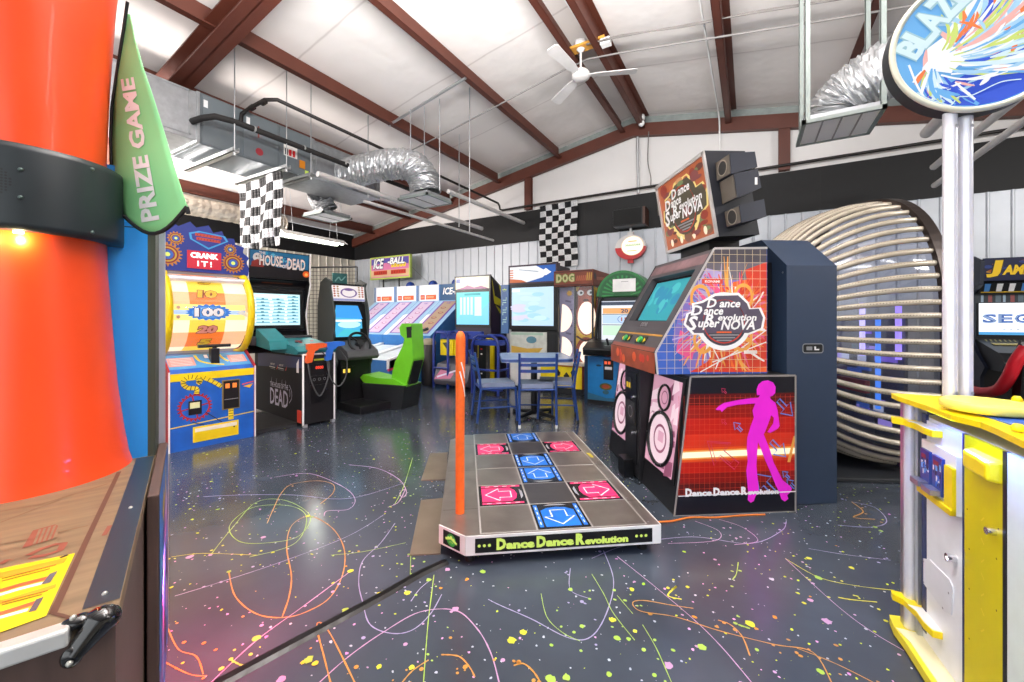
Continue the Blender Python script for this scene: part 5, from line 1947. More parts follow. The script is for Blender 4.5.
# blue back box
b = lt.mb().box(-.75, -.018, .93, 1.10, CTZ, 1.72, M('prize_blue', '1f8fe6', .35, var=.05, scale=3))
lt.part('back_box', b)
b = lt.mb().box(-.75, .002, 1.10, 1.14, CTZ - .05, 1.74, M('olive_edge', '3a4034', .5))
b.box(-.018, .002, .93, 1.10, CTZ, 1.72, M('olive_edge', '3a4034', .5))
lt.part('edge_trim', b)
fb_ = lt.front(.93)
b = lt.mb()
p = fb_.px(140, 228)
b.dst(fb_, [(-.30, p[1]), (-.02, p[1])], .004, NAVY, .001)
lt.part('seam', b)
# flag
flg = T('prize_flag', 'green feather flag with white lettering fixed to the grey ring', 'flag', at(112, 172, 1.34), 0)
Gf = M('flag_green', '8fdc96', .6, var=.04, scale=5)
def fz(px, py):
    d = min(1, max(0, (px - 105) / 85))
    return 1.34 - .10 * d + .012 * sin(py * .06) * d
def fpt(px, py, k=0.0):
    return at(px, py, fz(px, py) - k)
left = [(127, 14), (122, 42), (117, 70), (113, 105), (111, 140), (112, 172), (117, 196), (124, 216)]
right = [(129.5, 14), (135, 40), (142.5, 67), (152, 95), (163, 130), (172, 160), (181, 190), (187, 207)]
bottom_c = [(124, 216), (134, 227), (148, 234), (160, 232), (172, 226), (183, 214), (187, 207)]
b = MB()
rows = 28
nc = 10
V, Fc = [], []
def lerp_path(P, t_):
    x = t_ * (len(P) - 1)
    i = min(int(x), len(P) - 2)
    f = x - i
    return (P[i][0] + (P[i + 1][0] - P[i][0]) * f, P[i][1] + (P[i + 1][1] - P[i][1]) * f)
for j in range(rows + 1):
    tt_ = j / rows
    l_, r_ = lerp_path(left, tt_), lerp_path(right, tt_)
    for i in range(nc + 1):
        u = i / nc
        x, y = l_[0] + (r_[0] - l_[0]) * u, l_[1] + (r_[1] - l_[1]) * u
        y += 22 * sin(pi * u) * max(0, (tt_ - .8) / .2) ** 1.5
        V.append(fpt(x, y))
for j in range(rows):
    for i in range(nc):
        a = j * (nc + 1) + i
        Fc.append((a, a + nc + 1, a + nc + 2, a + 1))
b.raw(V, Fc, Gf, True)
flg.part('cloth', b, solid=.003)
b = MB()
hem = [V[rows * (nc + 1) + i] for i in range(nc + 1)]
b.tube(hem, .006, M('flag_hem', '15181a', .7), 8)
b.tube([fpt(*p) for p in [(187, 207), (188.5, 214)]], .006, MATS['flag_hem'], 8)
flg.part('hem', b)
b = MB().tube([fpt(127.5, 2, .004), fpt(122, 40, .004), fpt(112, 105, .004), fpt(110.5, 140, .004), fpt(111.5, 180, .004)], .0045, BLK2, 8)
flg.part('pole', b)
# lettering mapped on to the curved cloth
Vt, Ft, asp = text_geo('PRIZE GAME', .035, 1.0)
b = MB()
def tpt(u, v):
    # u along the text (bottom to top), v across
    x = 150.5 + (127.0 - 150.5) * u
    y = 221 + (78 - 221) * u
    h = 18.5 - 5.0 * u
    ax_, ay_ = (127.0 - 150.5), (78 - 221)
    ln = sqrt(ax_ ** 2 + ay_ ** 2)
    nx, ny = ay_ / ln, -ax_ / ln      # across
    return fpt(x + nx * (v - .5) * h, y + ny * (v - .5) * h, .004)
b.raw([tpt(x, y) for x, y in Vt], Ft, WPR)
flg.part('lettering', b)

# the neighbour cabinet whose edge shows behind the counter
nb = T('side_cabinet', 'blue art cabinet edge with silver trim between the prize counter and the crank game', 'arcade machine', lt.w(.0, 1.16, 0), lt.o.rotation_euler.z)
SILV = M('mirror_trim', 'c9cbdc', .3, .5)
b = nb.mb().box(-.6, .002, 0, .40, 0, 1.78, M('cab_dark', '1d2126', .45))
nb.part('cabinet_body', b)
b = nb.mb().box(.002, .020, -.02, .02, 0.0, 1.79, SILV)
nb.part('silver_trim', b)
sf = nb.right(.0)
b = nb.mb()
b.box(.002, .028, -.62, -.022, .0, .74, WOODD)
nb.part('side_wing', b, bev=.004)
sf = nb.right(.028, -.62)
b = nb.mb()
b.dq(sf, 0, .598, .0, .738, M('side_art_blue', '2a6fc0', .4), .0006)
rn = random.Random(31)
for i in range(22):
    a, c = rn.uniform(.02, .55), rn.uniform(.05, .66)
    w_, h_ = rn.uniform(.03, .1), rn.uniform(.03, .12)
    b.dp(sf, [(max(0, a - w_), c), (a, max(.01, c - h_)), (min(.6, a + w_), c), (a, min(.73, c + h_))], rn.choice([M('sa_violet', '6a5aa8', .4), M('sa_sky', '4f9be0', .4), M('sa_gold', 'c8a24a', .4), NAVY, M('sa_lilac', 'b0a8d8', .4)]), .0012 + i * .00003)
b.dq(sf, .55, .605, .02, .735, M('sa_white', 'd9d6e6', .4), .002)
nb.part('side_art', b)
# red light without a fixture, added for the red glow on the floor
l = bpy.data.lights.new('red_fill', 'AREA')
l.shape = 'RECTANGLE'
l.size, l.size_y = .03, .12
l.energy = 10
l.color = (1, .06, .12)
lo = bpy.data.objects.new('red_fill', l)
C.objects.link(lo)
lo.location = nb.w(.05, -.42, .42)
lo.rotation_euler = aimed(nb.w(.05, -.42, .42), cw(-1.40, 1.74, 0))
# ================================================================== CRANK GAME
pl, pr = fl(167.6, 454), fl(255.5, 436)
loc, rz, W = facing(pl, pr)
t = T('crank_game', 'blue and yellow crank wheel game with a gear-shaped top sign', 'arcade machine', loc, rz)
h = W / 2
CB = M('crank_blue', '1b63c4', .35, var=.18, scale=5)
b = t.mb().prism([(0, 0), (0, .71), (.05, .74), (.26, .86), (.75, .86), (.75, 0)], 'x', -h + .015, h - .015, CB)
t.part('base_cabinet', b)
f = t.front(0)
for s_ in (-1, 1):
    b = t.mb()
    b.prism([(-.012, 0), (-.012, .73), (.04, .765), (.27, .90), (.75, .90), (.75, 0)], 'x', min(s_ * h, s_ * (h - .015)), max(s_ * h, s_ * (h - .015)), M('crank_red', 'b5202a', .35))
    b.dst(f, [(s_ * (h - .008), .0), (s_ * (h - .008), .73)], .013, WPR, .0135)
    t.part('side_board', b)
b = t.mb()
q1 = f.q([(190, 424), (232, 419)])
b.sq(f, -.17, .20, .055, .20, YEL2, 0, .003)
b.sq(f, -.155, .185, .07, .185, M('cash_door_yellow', 'e8cf14', .35), .003, .006)
b.dq(f, -.155, .185, .15, .185, M('door_white', 'efeed8', .35), .0066)
b.dd(f, (.16, .14), .008, BLK, .007, n=10)
t.part('cash_door', b)
b = t.mb()
b.sq(f, .06, .21, .32, .61, M('coin_frame_gold', '8a7a3a', .4), 0, .006)
b.sq(f, .07, .20, .33, .60, BLK2, .006, .012)
for a in (.085, .145):
    b.sq(f, a, a + .035, .53, .575, E_('coin_lamp', 'd8702c', 1.2), .012, .016)
b.dst(f, [(.075, .42), (.195, .42)], .006, GRY, .0126)
t.part('coin_door', b)
b = t.mb()
b.sq(f, -h + .015, h - .015, .64, .71, YEL2, 0, .004)
b.dst(f, [(-h + .015, .22), (h - .015, .26)], .009, YEL2, .002)
g = f.q([(195, 407)])[0]
b.dgear(f, g, .135, 24, M('gear_red', 'a8242e', .4), .002, .14)
b.dd(f, g, .105, CB, .0026)
for a in (.2, 1.77, 3.34, 4.9):
    b.dst(f, [g, (g[0] + .11 * cos(a), g[1] + .11 * sin(a))], .012, MATS['gear_red'], .003)
b.sq(f, g[0] - .05, g[0] + .05, g[1] - .07, g[1] + .06, BLK2, .003, .008)
b.dq(f, g[0] - .04, g[0] + .035, g[1] - .01, g[1] + .045, M('label_pale', 'd9dfa8', .4), .0088)
YG = M('spring_yellow', 'e6d028', .4)
sp_ = smooth_line([(g[0] + .01, g[1] + .12), (g[0] + .01, g[1] + .17), (g[0] - .06, g[1] + .19), (g[0] - .09, g[1] + .24), (g[0] - .05, g[1] + .285), (g[0] + .02, g[1] + .27), (g[0] + .03, g[1] + .22), (g[0] + .06, g[1] + .265), (g[0] + .14, g[1] + .22), (g[0] + .21, g[1] + .165)], 5)
b.dst(f, sp_, .038, YG, .0035)
for i in range(0, len(sp_) - 1, 2):
    d_ = Vector((sp_[i + 1][0] - sp_[i][0], sp_[i + 1][1] - sp_[i][1])).normalized() * .02
    b.dst(f, [(sp_[i][0] - d_.y, sp_[i][1] + d_.x), (sp_[i][0] + d_.y, sp_[i][1] - d_.x)], .006, BLK, .004)
b.dst(f, [(.135, .32), (.135, .215)], .045, YG, .002)
for z_ in (.30, .275, .25):
    b.dst(f, [(.115, z_), (.155, z_)], .005, BLK, .0026)
b.dst(f, [(g[0] + .08, g[1] - .06), (.06, .205)], .006, BLK, .003)
b.dst(f, [(g[0] - .02, g[1] - .14), (g[0] + .07, .205)], .006, BLK, .003)
b.dp(f, [(.24, .53), (.33, .55), (.30, .505)], M('decal_gold', 'e0b030', .4), .002)
b.dst(f, [(.23, .55), (.335, .57)], .010, M('decal_red', 'd84a3a', .4), .002)
t.part('front_art', b)
sl_ = t.slope(0, .05, .742, .26, .862)
b = t.mb()
b.dq(sl_, -h + .02, h - .02, 0.004, .236, M('deck_sky', '4f9fd8', .35, var=.12), .001)
b.dq(sl_, -h + .03, -.12, .05, .19, M('deck_pink', 'e0a09a', .4), .0016)
b.dq(sl_, .16, h - .04, .06, .19, MATS['deck_pink'], .0016)
for i in range(5):
    b.dst(sl_, [(-h + .05, .07 + i * .025), (-.14, .075 + i * .025)], .006, WPR, .002)
    b.dst(sl_, [(.18, .075 + i * .025), (h - .06, .075 + i * .025)], .006, WPR, .002)
b.dst(sl_, smooth_line([(-.10, .22), (-.08, .12), (.0, .06), (.1, .03)], 5), .022, YG, .0022)
b.dst(sl_, smooth_line([(.1, .21), (.12, .13), (.15, .08)], 5), .02, YG, .0022)
b.dq(sl_, -.03, .0, .16, .22, WPR, .0022)
t.part('deck_art', b)
b = t.mb().box(.0, .07, .10, .18, .77, .92, BLK2)
b.tube([(-.10, .13, .945), (.17, .13, .945)], .016, BLK2, 12)
b.tube([(.035, .13, .90), (.035, .13, .945)], .02, BLK2, 12)
t.part('crank_handle', b, bev=.004)
# drum
DR, DZ, DY = .415, 1.275, .475
drum_m = lambda n_, c, e: E_('drum_' + n_, c, e)
b = t.mb()
segs = 24
cols_ = [('a', 'fbe9c8', .8), ('b', 'f6c79a', .75), ('c', 'fdf3dc', .85)]
for i in range(segs):
    a0, a1 = 2 * pi * i / segs, 2 * pi * (i + 1) / segs
    mm = E_('drum_cream', 'fce6c4', .95) if (i // 2) % 2 else E_('drum_peach', 'f5b488', .9)
    r = DR - .03
    b.raw([(-h + .04, DY - r * cos(a0), DZ + r * sin(a0)), (h - .04, DY - r * cos(a0), DZ + r * sin(a0)), (h - .04, DY - r * cos(a1), DZ + r * sin(a1)), (-h + .04, DY - r * cos(a1), DZ + r * sin(a1))], [(0, 1, 2, 3)], mm, True)
    mid = (a0 + a1) / 2
    m2 = E_('drum_gold', 'f5cc4c', .85) if (i // 2) % 2 else E_('drum_orange', 'e6742c', .85)
    r = DR - .028
    b.raw([(-.17, DY - r * cos(a0), DZ + r * sin(a0)), (.12, DY - r * cos(a0), DZ + r * sin(a0)), (.12, DY - r * cos(a1), DZ + r * sin(a1)), (-.17, DY - r * cos(a1), DZ + r * sin(a1))], [(0, 1, 2, 3)], m2, True)
t.part('number_drum', b)
OUT = M('number_brown', '7a2c12', .4)
for st, an, hh, ww in (('5', 50, .08, .10), ('10', 27, .085, .16), ('100', 0, .085, .24), ('20', -25, .085, .16), ('5', -48, .085, .10)):
    a = radians(an)
    r = DR - .024
    o_ = t.w(0, DY - r * cos(a), DZ + r * sin(a))
    vv = t.w(0, DY - r * cos(a + .01), DZ + r * sin(a + .01)) - o_
    fd = Fr(o_, t.x, vv)
    b = t.mb()
    if st == '100':
        b.dq(fd, -h + .06, h - .07, -.075, .075, E_('strip_yellow', 'fbe884', .8), .001)
        b.dq(fd, -h + .06, h - .07, -.02, .02, E_('strip_blue', 'a9c4f0', .8), .0016)
        b.dp(fd, [(-.02 + .19 * (1 if k % 2 else .86) * cos(2 * pi * k / 40), .082 * (1 if k % 2 else .8) * sin(2 * pi * k / 40)) for k in range(40)], M('burst_blue', '2f7fe0', .4, emit=.5), .003)
        b.dd(fd, (-.02, 0), .14, M('burst_blue2', '5aa0ee', .4, emit=.5), .0036, .055)
        b.dt(fd, st, (-.02, 0), hh, WPR, ww, .010, .05, ol=NAVY, olw=.04)
        for zz_ in (-.045, .045):
            b.dgear(fd, (-.26, zz_), .018, 8, M('tiny_gear', 'c89a8a', .4), .004, .3)
    else:
        b.dt(fd, st, (-.025, 0), hh, M('number_gold', 'f2c42c', .4, emit=.4) if st != '20' else M('number_pink', 'f0988a', .4, emit=.4), ww, .003, .06, .15, ol=OUT, olw=.06)
    t.part('number_plate', b)
b = t.mb()
N_ = 40
V, Fc = [], []
for i in range(N_):
    a = 2 * pi * i / N_
    for xx in (-h + .035, h - .035):
        V.append((xx, DY - (DR + .012) * cos(a), DZ + (DR + .012) * sin(a)))
for i in range(N_):
    j = (i + 1) % N_
    Fc.append((2 * i, 2 * i + 1, 2 * j + 1, 2 * j))
b.raw(V, Fc, clear_mat('drum_clear', 'ffffff', .025), True)
t.part('drum_cover', b)
for s_ in (-1, 1):
    b = t.mb()
    pts = [(s_ * (h - .02), DY - (DR + .012) * cos(2 * pi * i / 48), DZ + (DR + .012) * sin(2 * pi * i / 48)) for i in range(48)]
    b.tube(pts, .033, YEL, 10, closed=True)
    t.part('drum_rim', b)
b = t.mb()
b.raw([(h - .05, .10, DZ + .05), (h - .05, .08, DZ - .05), (.20, .055, DZ)], [(0, 1, 2), (2, 1, 0)], WPR)
t.part('pointer', b, solid=.008)
b = t.mb().box(-h + .02, h - .02, .50, .75, .86, 1.75, M('crank_back', 'e6e3ea', .3, emit=.15))
t.part('back_panel', b)
# header
hd = t.front(.26, 0, .055)
pts = [(-h - .02, 1.62), (h + .02, 1.62), (h + .03, 1.70), (h + .0, 1.76), (h + .03, 1.81), (h - .03, 1.86), (h - .02, 1.92), (h - .10, 1.94), (h - .11, 2.0), (h - .19, 1.99), (h - .22, 2.06), (.06, 2.03), (.02, 2.10), (-.08, 2.06), (-.13, 2.11), (-.22, 2.05), (-.27, 2.08), (-h + .02, 2.0), (-h - .02, 1.98)]
b = t.mb()
b.slab(hd, pts, M('header_blue', '1f3fb4', .35, emit=.12), -.08, 0, NAVY)
t.part('header', b)
b = t.mb()
GO, GM = M('gear_orange', 'e8942c', .4, emit=.2), M('gear_maroon', '7a1a2c', .4)
for (x_, z_, r_, tt) in ((-h + .05, 1.77, .115, 20), (-.24, 1.93, .066, 14), (h - .12, 1.74, .105, 20), (h - .145, 1.88, .058, 14)):
    b.dgear(hd, (x_, z_), r_, tt, GO, .002, .2)
    b.dd(hd, (x_, z_), r_ * .74, GM, .003)
    b.dring(hd, (x_, z_), r_ * .50, r_ * .62, M('gear_gold', 'f0c03a', .4, emit=.2), .0036)
    b.dd(hd, (x_, z_), r_ * .40, M('gear_cyan', '2f5fb8', .4), .0036)
    b.dd(hd, (x_, z_), r_ * .18, LIME, .0042, n=10)
ht = [(.02, 1.855), (-.13, 1.94), (-.14, 2.0), (-.06, 2.03), (.16, 2.01), (.19, 1.96)]
b.dp(hd, ht, M('logo_cyan', '3fa8e8', .4, emit=.4), .002)
b.dp(hd, [(.02 + (x - .02) * .88, 1.955 + (z - 1.955) * .82) for x, z in ht], M('logo_deep', '2a2f86', .4), .003)
for z_, w_ in ((1.99, .22), (1.95, .20)):
    b.dst(hd, [(.02 - w_ / 2, z_ + .004), (.02 + w_ / 2, z_ - .004)], .028, M('logo_scarlet', 'd84a34', .4, emit=.3), .004)
    for k in range(8):
        x_ = .02 - w_ / 2 + w_ * (k + .5) / 8
        b.dst(hd, [(x_, z_ - .009), (x_ + .005, z_ + .009)], .004, M('logo_shadow', '5a1a1a', .4), .0046)
t.part('header_art', b)
b = t.mb()
b.sq(hd, -.155, .125, 1.655, 1.83, M('led_red', 'b80f2c', .3, emit=.8), .004, .012)
LEDW = E_('led_white', 'fff0f0', 1.6)
b.dt(hd, 'CRANK', (-.015, 1.785), .055, LEDW, .23, .0135, .05)
b.dt(hd, 'IT!', (-.015, 1.705), .055, LEDW, .12, .0135, .015, space=1.25)
t.part('led_display', b)
b = t.mb()
b.tube([(-h + .03, .2, 1.60), (h - .03, .2, 1.60)], .03, M('lamp_bar', 'eceaf2', .2, .3, ), 12)
t.part('light_bar', b)

# ================================================================== ZOMBIE SHOOTER
p0, p1 = at(246.7, 276.7, 4.72), at(310.5, 282.5, 5.30)
p0.z = p1.z = 0
loc, rz, W = facing(p0, p1)
t = T('shooter_game', 'black light-gun game with a blue marquee and teal gun console', 'arcade machine', loc, rz)
h = W / 2
SB = M('shooter_black', '0e0e12', .6)
pr_ = [(.0, 1.70), (-.015, 2.045), (.62, 2.045), (.62, .80), (.02, .80), (.02, .86), (.10, 1.25), (.05, 1.45), (-.02, 1.66)]
b = t.mb().prism([(.12, 1.66), (.62, 2.04), (.62, .80), (.04, .80), (.04, .84), (.14, 1.0)], 'x', -h + .02, h - .02, SB)
t.part('cabinet_body', b)
for s_ in (-1, 1):
    xx = s_ * h
    b = t.mb().prism(pr_, 'x', min(xx, xx - s_ * .02), max(xx, xx - s_ * .02), SB)
    edge = [(.02, .86), (.10, 1.25), (.05, 1.45), (-.02, 1.66), (.0, 1.70), (-.015, 2.045), (.62, 2.045)]
    b.tube([(xx - s_ * .01, y_, z_) for y_, z_ in edge], .011, WPR, 6)
    t.part('side_board', b)
fm = t.slope(0, .0, 1.70, -.015, 2.03)
b = t.mb()
mq = M('marquee_blue', '1f6f9c', .3, emit=.35)
b.sq(fm, -h + .02, h - .02, .0, .335, BLK2, -.06, 0)
b.dq(fm, -h + .03, h - .03, .14, .325, mq, .001)
rn = random.Random(8)
for i in range(26):
    a, c = rn.uniform(-h + .06, h - .06), rn.uniform(.16, .30)
    b.dd(fm, (a, c), rn.uniform(.02, .06), M('mq_%d' % (i % 3), ('2f9cc4', '154a86', '63b8d8')[i % 3], .3, emit=.35), .0012 + i * .00002, rn.uniform(.01, .03), 10)
b.dp(fm, [(-h + .03, .02), (h - .03, .02), (h - .03, .10), (.1, .16), (0, .12), (-.1, .17), (-h + .03, .12)], M('mq_dark', '141016', .3), .0022)
BON = M('title_bone', 'f2ded6', .3, emit=.4)
b.dt(fm, 'HOUSE', (-.11, .215), .13, BON, .26, .004, .03, ol=BLK, olw=.04)
b.dt(fm, 'of', (.045, .17), .06, BON, .06, .004, .02)
b.dt(fm, 'DEAD', (.185, .20), .14, BON, .22, .004, .03, ol=BLK, olw=.04)
b.dt(fm, 'THE', (-.21, .30), .03, BON, .07, .004, .02)
# pale masked shape at left, glowing coal at right
b.dd(fm, (-.26, .24), .05, M('mask_pale', 'e6e0dc', .3, emit=.3), .003, .055, 14)
b.dp(fm, [(-.33, .13), (-.19, .13), (-.2, .20), (-.26, .22), (-.32, .19)], M('mask_red', '8a2a24', .3), .0032)
b.dst(fm, [(-.28, .255), (-.262, .25)], .016, BLK, .0036)
b.dst(fm, [(-.25, .25), (-.235, .256)], .016, BLK, .0036)
b.dd(fm, (.31, .085), .045, M('ember', 'c8521c', .3, emit=.8), .003, .04, 14)
b.dd(fm, (.31, .08), .02, M('ember2', 'f0a04a', .3, emit=.8), .0034, .018, 10)
t.part('marquee', b)
b = t.mb()
hood = t.slope(0, .20, 1.58, .02, 1.695)
b.sq(hood, -h + .02, h - .02, 0, .2, M('hood_black', '1b1e24', .3), -.02, 0)
b.dst(hood, [(-.18, .14), (.18, .14)], .02, M('hood_text', '7a4a2c', .4), .001)
b.box(-h + .02, h - .02, .10, .40, 1.05, 1.6, M('hood_teal_black', '161c22', .25))
t.part('hood', b)
sc = t.slope(0, .085, 1.10, .095, 1.50)
b = t.mb()
b.sq(sc, -h + .03, h - .06, -.02, .46, BLK2, 0, .012)
b.dq(sc, -h + .04, h - .10, .03, .42, E_('shooter_screen', 'bfe6ee', .9), .014)
for i in range(9):
    z_ = .06 + i * .04
    b.dq(sc, -h + .06, h - .12, z_, z_ + .012, E_('shooter_row', '5cb0c8', .8), .0144)
    for k in range(6):
        x_ = -h + .08 + k * .09 + rn.uniform(0, .02)
        b.dq(sc, x_, x_ + rn.uniform(.02, .05), z_ + .004, z_ + .022, E_('shooter_word', '3a88a4', .7) if k % 2 else E_('shooter_word2', 'f2fbfc', 1), .0148)
b.dq(sc, -h + .12, h - .26, .375, .405, E_('shooter_word2', 'f2fbfc', 1), .0148)
t.part('screen', b)
b = t.mb()
b.box(-h + .02, h - .02, -.10, .10, .90, 1.0, M('shelf_grey', '3c3a40', .5, var=.2, scale=30))
t.part('shelf', b, bev=.01)
# pedestal
pa, pb_ = fl(305, 428), fl(332.5, 421)
ploc, prz, PW = facing(pa, pb_)
il = t.m.inverted() @ ploc
c_x, c_y = il.x, il.y
PW = .36
x0_, x1_ = c_x - PW / 2, c_x + PW / 2
b = t.mb().box(x0_, x1_, c_y, .62, .03, .80, SB).box(x1_ - .01, h - .02, .05, .62, .0, .80, SB)
t.part('gun_pedestal', b)
b = t.mb()
for xx in (x0_, x1_):
    b.tube([(xx, c_y, .02), (xx, c_y, .81), (xx, -.3, .81)], .011, WPR, 6)
b.tube([(x0_, c_y, .81), (x1_, c_y, .81)], .011, WPR, 6)
for xx in (x0_ + .02, x1_ - .02):
    b.box(xx - .02, xx + .02, c_y - .02, c_y + .02, 0, .03, GRY)
t.part('white_trim', b)
fp = t.front(c_y, c_x)
b = t.mb()
b.sq(fp, -.10, .10, .60, .70, BLK2, 0, .006)
b.dt(fp, '0000', (.0, .655), .035, E_('led_digit', 'e0402c', 1.5), .09, .0075, .02)
b.dq(fp, -.06, .06, .735, .755, M('lime_label', 'a8b82c', .4), .001)
b.sq(fp, -.10, .10, .26, .46, BLK2, 0, .006)
b.sq(fp, -.11, .11, .48, .56, BLK2, 0, .006)
for a in (-.06, .0, .06):
    b.dring(fp, (a, .52), .012, .016, GRY, .007, n=12)
for z_ in (.58, .40):
    b.tube([fp.p(.08, z_, 0), fp.p(.08, z_, .016)], .01, CHR, 10, loc=False)
t.part('coin_door', b)
fs_ = t.left(x0_, 0)      # side of the pedestal facing the camera
b = t.mb()
pq = fs_.px
u0, v0 = fs_.px(279, 396)
INK = M('side_lettering', 'd8daea', .4)
b.dp(fs_, [(fs_.px(258, 370)[0], .60), (-c_y - .02, .66), (-c_y - .02, .78), (fs_.px(258, 370)[0], .78)], M('side_blue', '16225e', .4), .0012)
b.dt(fs_, 'DEAD', (u0, .26), .20, INK, .50, .002, .015)
b.dt(fs_, 'THE HOUSE OF THE', (u0, .405), .06, INK, .50, .002, .015)
for k, a in enumerate((-.15, -.05, .06, .13)):
    b.dst(fs_, [(u0 + a * 1.4, .43), (u0 + a * 1.4 + .004, .49)], [.008, .001], INK, .002)
b.dst(fs_, smooth_line([(u0 + .28, .44), (u0 + .34, .37), (u0 + .34, .29), (u0 + .28, .23)], 4), .008, INK, .002)
b.dst(fs_, smooth_line([(u0 + .28, .39), (u0 + .30, .35), (u0 + .29, .30)], 4), .008, INK, .002)
u1, v1 = fs_.px(282, 367)
for du, w_ in ((-.02, .12), (-.26, .12)):
    b.dt(fs_, 'KEEP OUT', (u1 + du, v1 + .02), .022, WPR, w_, .002, .01)
    b.dst(fs_, [(u1 + du - w_ * .8, v1 - .015), (u1 + du + w_ * .6, v1 - .02)], .008, WPR, .002)
    b.dst(fs_, [(u1 + du - w_ * .6, v1 - .035), (u1 + du + w_ * .6, v1 - .04)], .006, GRY, .002)
    b.dp(fs_, [(u1 + du + .10, v1 - .04), (u1 + du + .14, v1 - .03), (u1 + du + .155, v1 + .02), (u1 + du + .13, v1 - .01)], RED, .0024)
b.dp(fs_, [(-c_y - .16, .60), (-c_y - .10, .60), (-c_y - .10, .76), (-c_y - .16, .70)], WPR, .002)
t.part('side_lettering', b)
b = t.mb()
b.sq(fs_, -c_y - .14, -c_y - .04, .04, .18, M('orange_decal', 'd8402c', .4), 0, .004)
t.part('orange_decal', b)
b = t.mb().box(x0_ - .42, x0_, c_y + .15, .2, .0, .035, M('tread_plate', '2c2e30', .5, .3, var=.2))
t.part('floor_plate', b)
# console and guns
TEAL = M('console_teal', '1f8086', .4, var=.12)
b = t.mb()
b.prism([(c_y + .02, .815), (c_y - .02, .85), (c_y + .10, .90), (-.12, .97), (-.05, .98), (-.05, .815)], 'x', x0_ - .06, x1_ + .02, TEAL)
b.prism([(c_y + .25, .86), (c_y + .28, .96), (-.10, 1.10), (-.05, .90)], 'x', x0_ - .24, x0_ - .04, TEAL)
t.part('gun_console', b, bev=.012)
b = t.mb()
top_s = t.slope(c_x, c_y + .10, .905, -.12, .975)
rn = random.Random(4)
for i in range(12):
    a, c = rn.uniform(-.16, .14), rn.uniform(.03, .3)
    b.sq(top_s, a, a + .03, c, c + .02, rn.choice([BLK2, YEL, RED, DKG, M('console_olive', '7a7a3a', .5)]), 0, .006)
t.part('console_button', b)
for k, (dx, dz, colr, nm, sgn) in enumerate(((-.05, .0, 'f0642c', 'orange', -1), (.17, .01, '2f72d8', 'blue', 1))):
    gm = M('gun_' + nm, colr, .4)
    b = t.mb()
    gx_, gy_, gz_ = c_x + dx, c_y + .02, .875 + dz
    b.prism([(-.16, .02), (-.14, .06), (.05, .065), (.11, .05), (.12, .0), (.05, -.005), (.03, -.02), (-.02, -.02), (-.05, -.01), (-.09, -.17), (-.16, -.19), (-.17, -.16), (-.13, -.03)], 'y', gy_ - .06, gy_ - .015, gm) if False else None
    q_ = [(-.10, .0), (-.10, .055), (.07, .06), (.12, .05), (.12, .01), (.03, .0), (.01, -.02), (-.02, -.03), (-.05, -.15), (-.11, -.16), (-.115, -.13), (-.085, -.02)]
    q_ = [(gx_ + x_, gz_ + z_) for x_, z_ in q_]
    b.prism(q_, 'y', gy_ - .065, gy_ - .015, gm)
    g_ = t.part('light_gun', b, bev=.006, label=nm + ' light gun')
    cb = t.mb()
    cb.tube(smooth_line([(gx_ - .09, gy_ - .04, gz_ - .15), (gx_ - .07, gy_ - .08, gz_ - .35), (gx_ + .02, gy_ - .09, .34 if k == 0 else .42), (gx_ + .12, gy_ - .07, .50), (gx_ + .15, gy_ - .05, .70), (gx_ + .08, gy_ - .03, .83)], 8), .0075, M('gun_cable', '4a4c4e', .5), 8)
    t.part('gun_cable', cb)

# ================================================================== DRIVING GAME AND SEAT
X0 = cw(-2.27, 5.34)
rzd = YAW + radians(52)
Rr = lambda x, y: Vector((x * cos(rzd) - y * sin(rzd), x * sin(rzd) + y * cos(rzd), 0))
t = T('driving_game', 'black driving game with a pale marquee, blue screen and steering wheel', 'arcade machine', X0 + Rr(.27, .10), rzd)
# side panel is the left board (x = -h)
h = .27
DG = M('driving_dark', '4a504e', .5, var=.04)
side = [(.02, 0), (.02, .55), (-.02, .62), (.10, .85), (.06, 1.08), (.05, 1.25), (.08, 1.38), (.12, 1.50), (.16, 1.66), (.12, 1.72), (.28, 1.78), (.42, 1.72), (.50, 1.40), (.50, 0)]
for s_ in (-1, 1):
    xx = s_ * h
    t.part('side_board', t.mb().prism(side, 'x', min(xx, xx - s_ * .025), max(xx, xx - s_ * .025), DG), bev=.004)
t.part('cabinet_body', t.mb().prism([(.10, 0), (.10, .8), (.20, 1.0), (.22, 1.40), (.16, 1.70), (.42, 1.70), (.48, 1.4), (.48, 0)], 'x', -h + .025, h - .025, BLK))
fm = t.slope(0, .13, 1.46, .16, 1.66)
b = t.mb()
b.sq(fm, -h + .028, h - .028, .0, .215, M('marquee_white', 'f4ecec', .3, emit=.6), -.02, 0)
b.dring(fm, (.0, .115), .10, .125, M('mq_purple', '8a6ab0', .3, emit=.3), .001, asp=.55)
b.dd(fm, (.0, .16), .07, MATS['mq_purple'], .0014, .018, 12)
for i in range(5):
    for s_ in (-1, 1):
        for j in range(2):
            b.dp(fm, [(s_ * (.16 + j * .05), .05 + i * .033), (s_ * (.18 + j * .05), .065 + i * .033), (s_ * (.16 + j * .05), .08 + i * .033), (s_ * (.14 + j * .05), .065 + i * .033)], M('mq_red', 'd8705a', .3, emit=.3) if j else M('mq_tan', 'c8a070', .3, emit=.3), .001)
b.dq(fm, -h + .03, h - .03, 0, .03, M('mq_lav', 'a8b0e0', .3, emit=.4), .0012)
t.part('marquee', b)
sc = t.slope(0, .07, .93, .14, 1.44)
b = t.mb()
b.sq(sc, -h + .028, h - .028, -.02, .50, BLK2, -.02, 0)
pts = [(x * .92 - .01, z) for x, z in [(-.24, .03), (.16, .03), (.16, .14), (.20, .14), (.20, .24), (.13, .47), (-.20, .47), (-.25, .3)]]
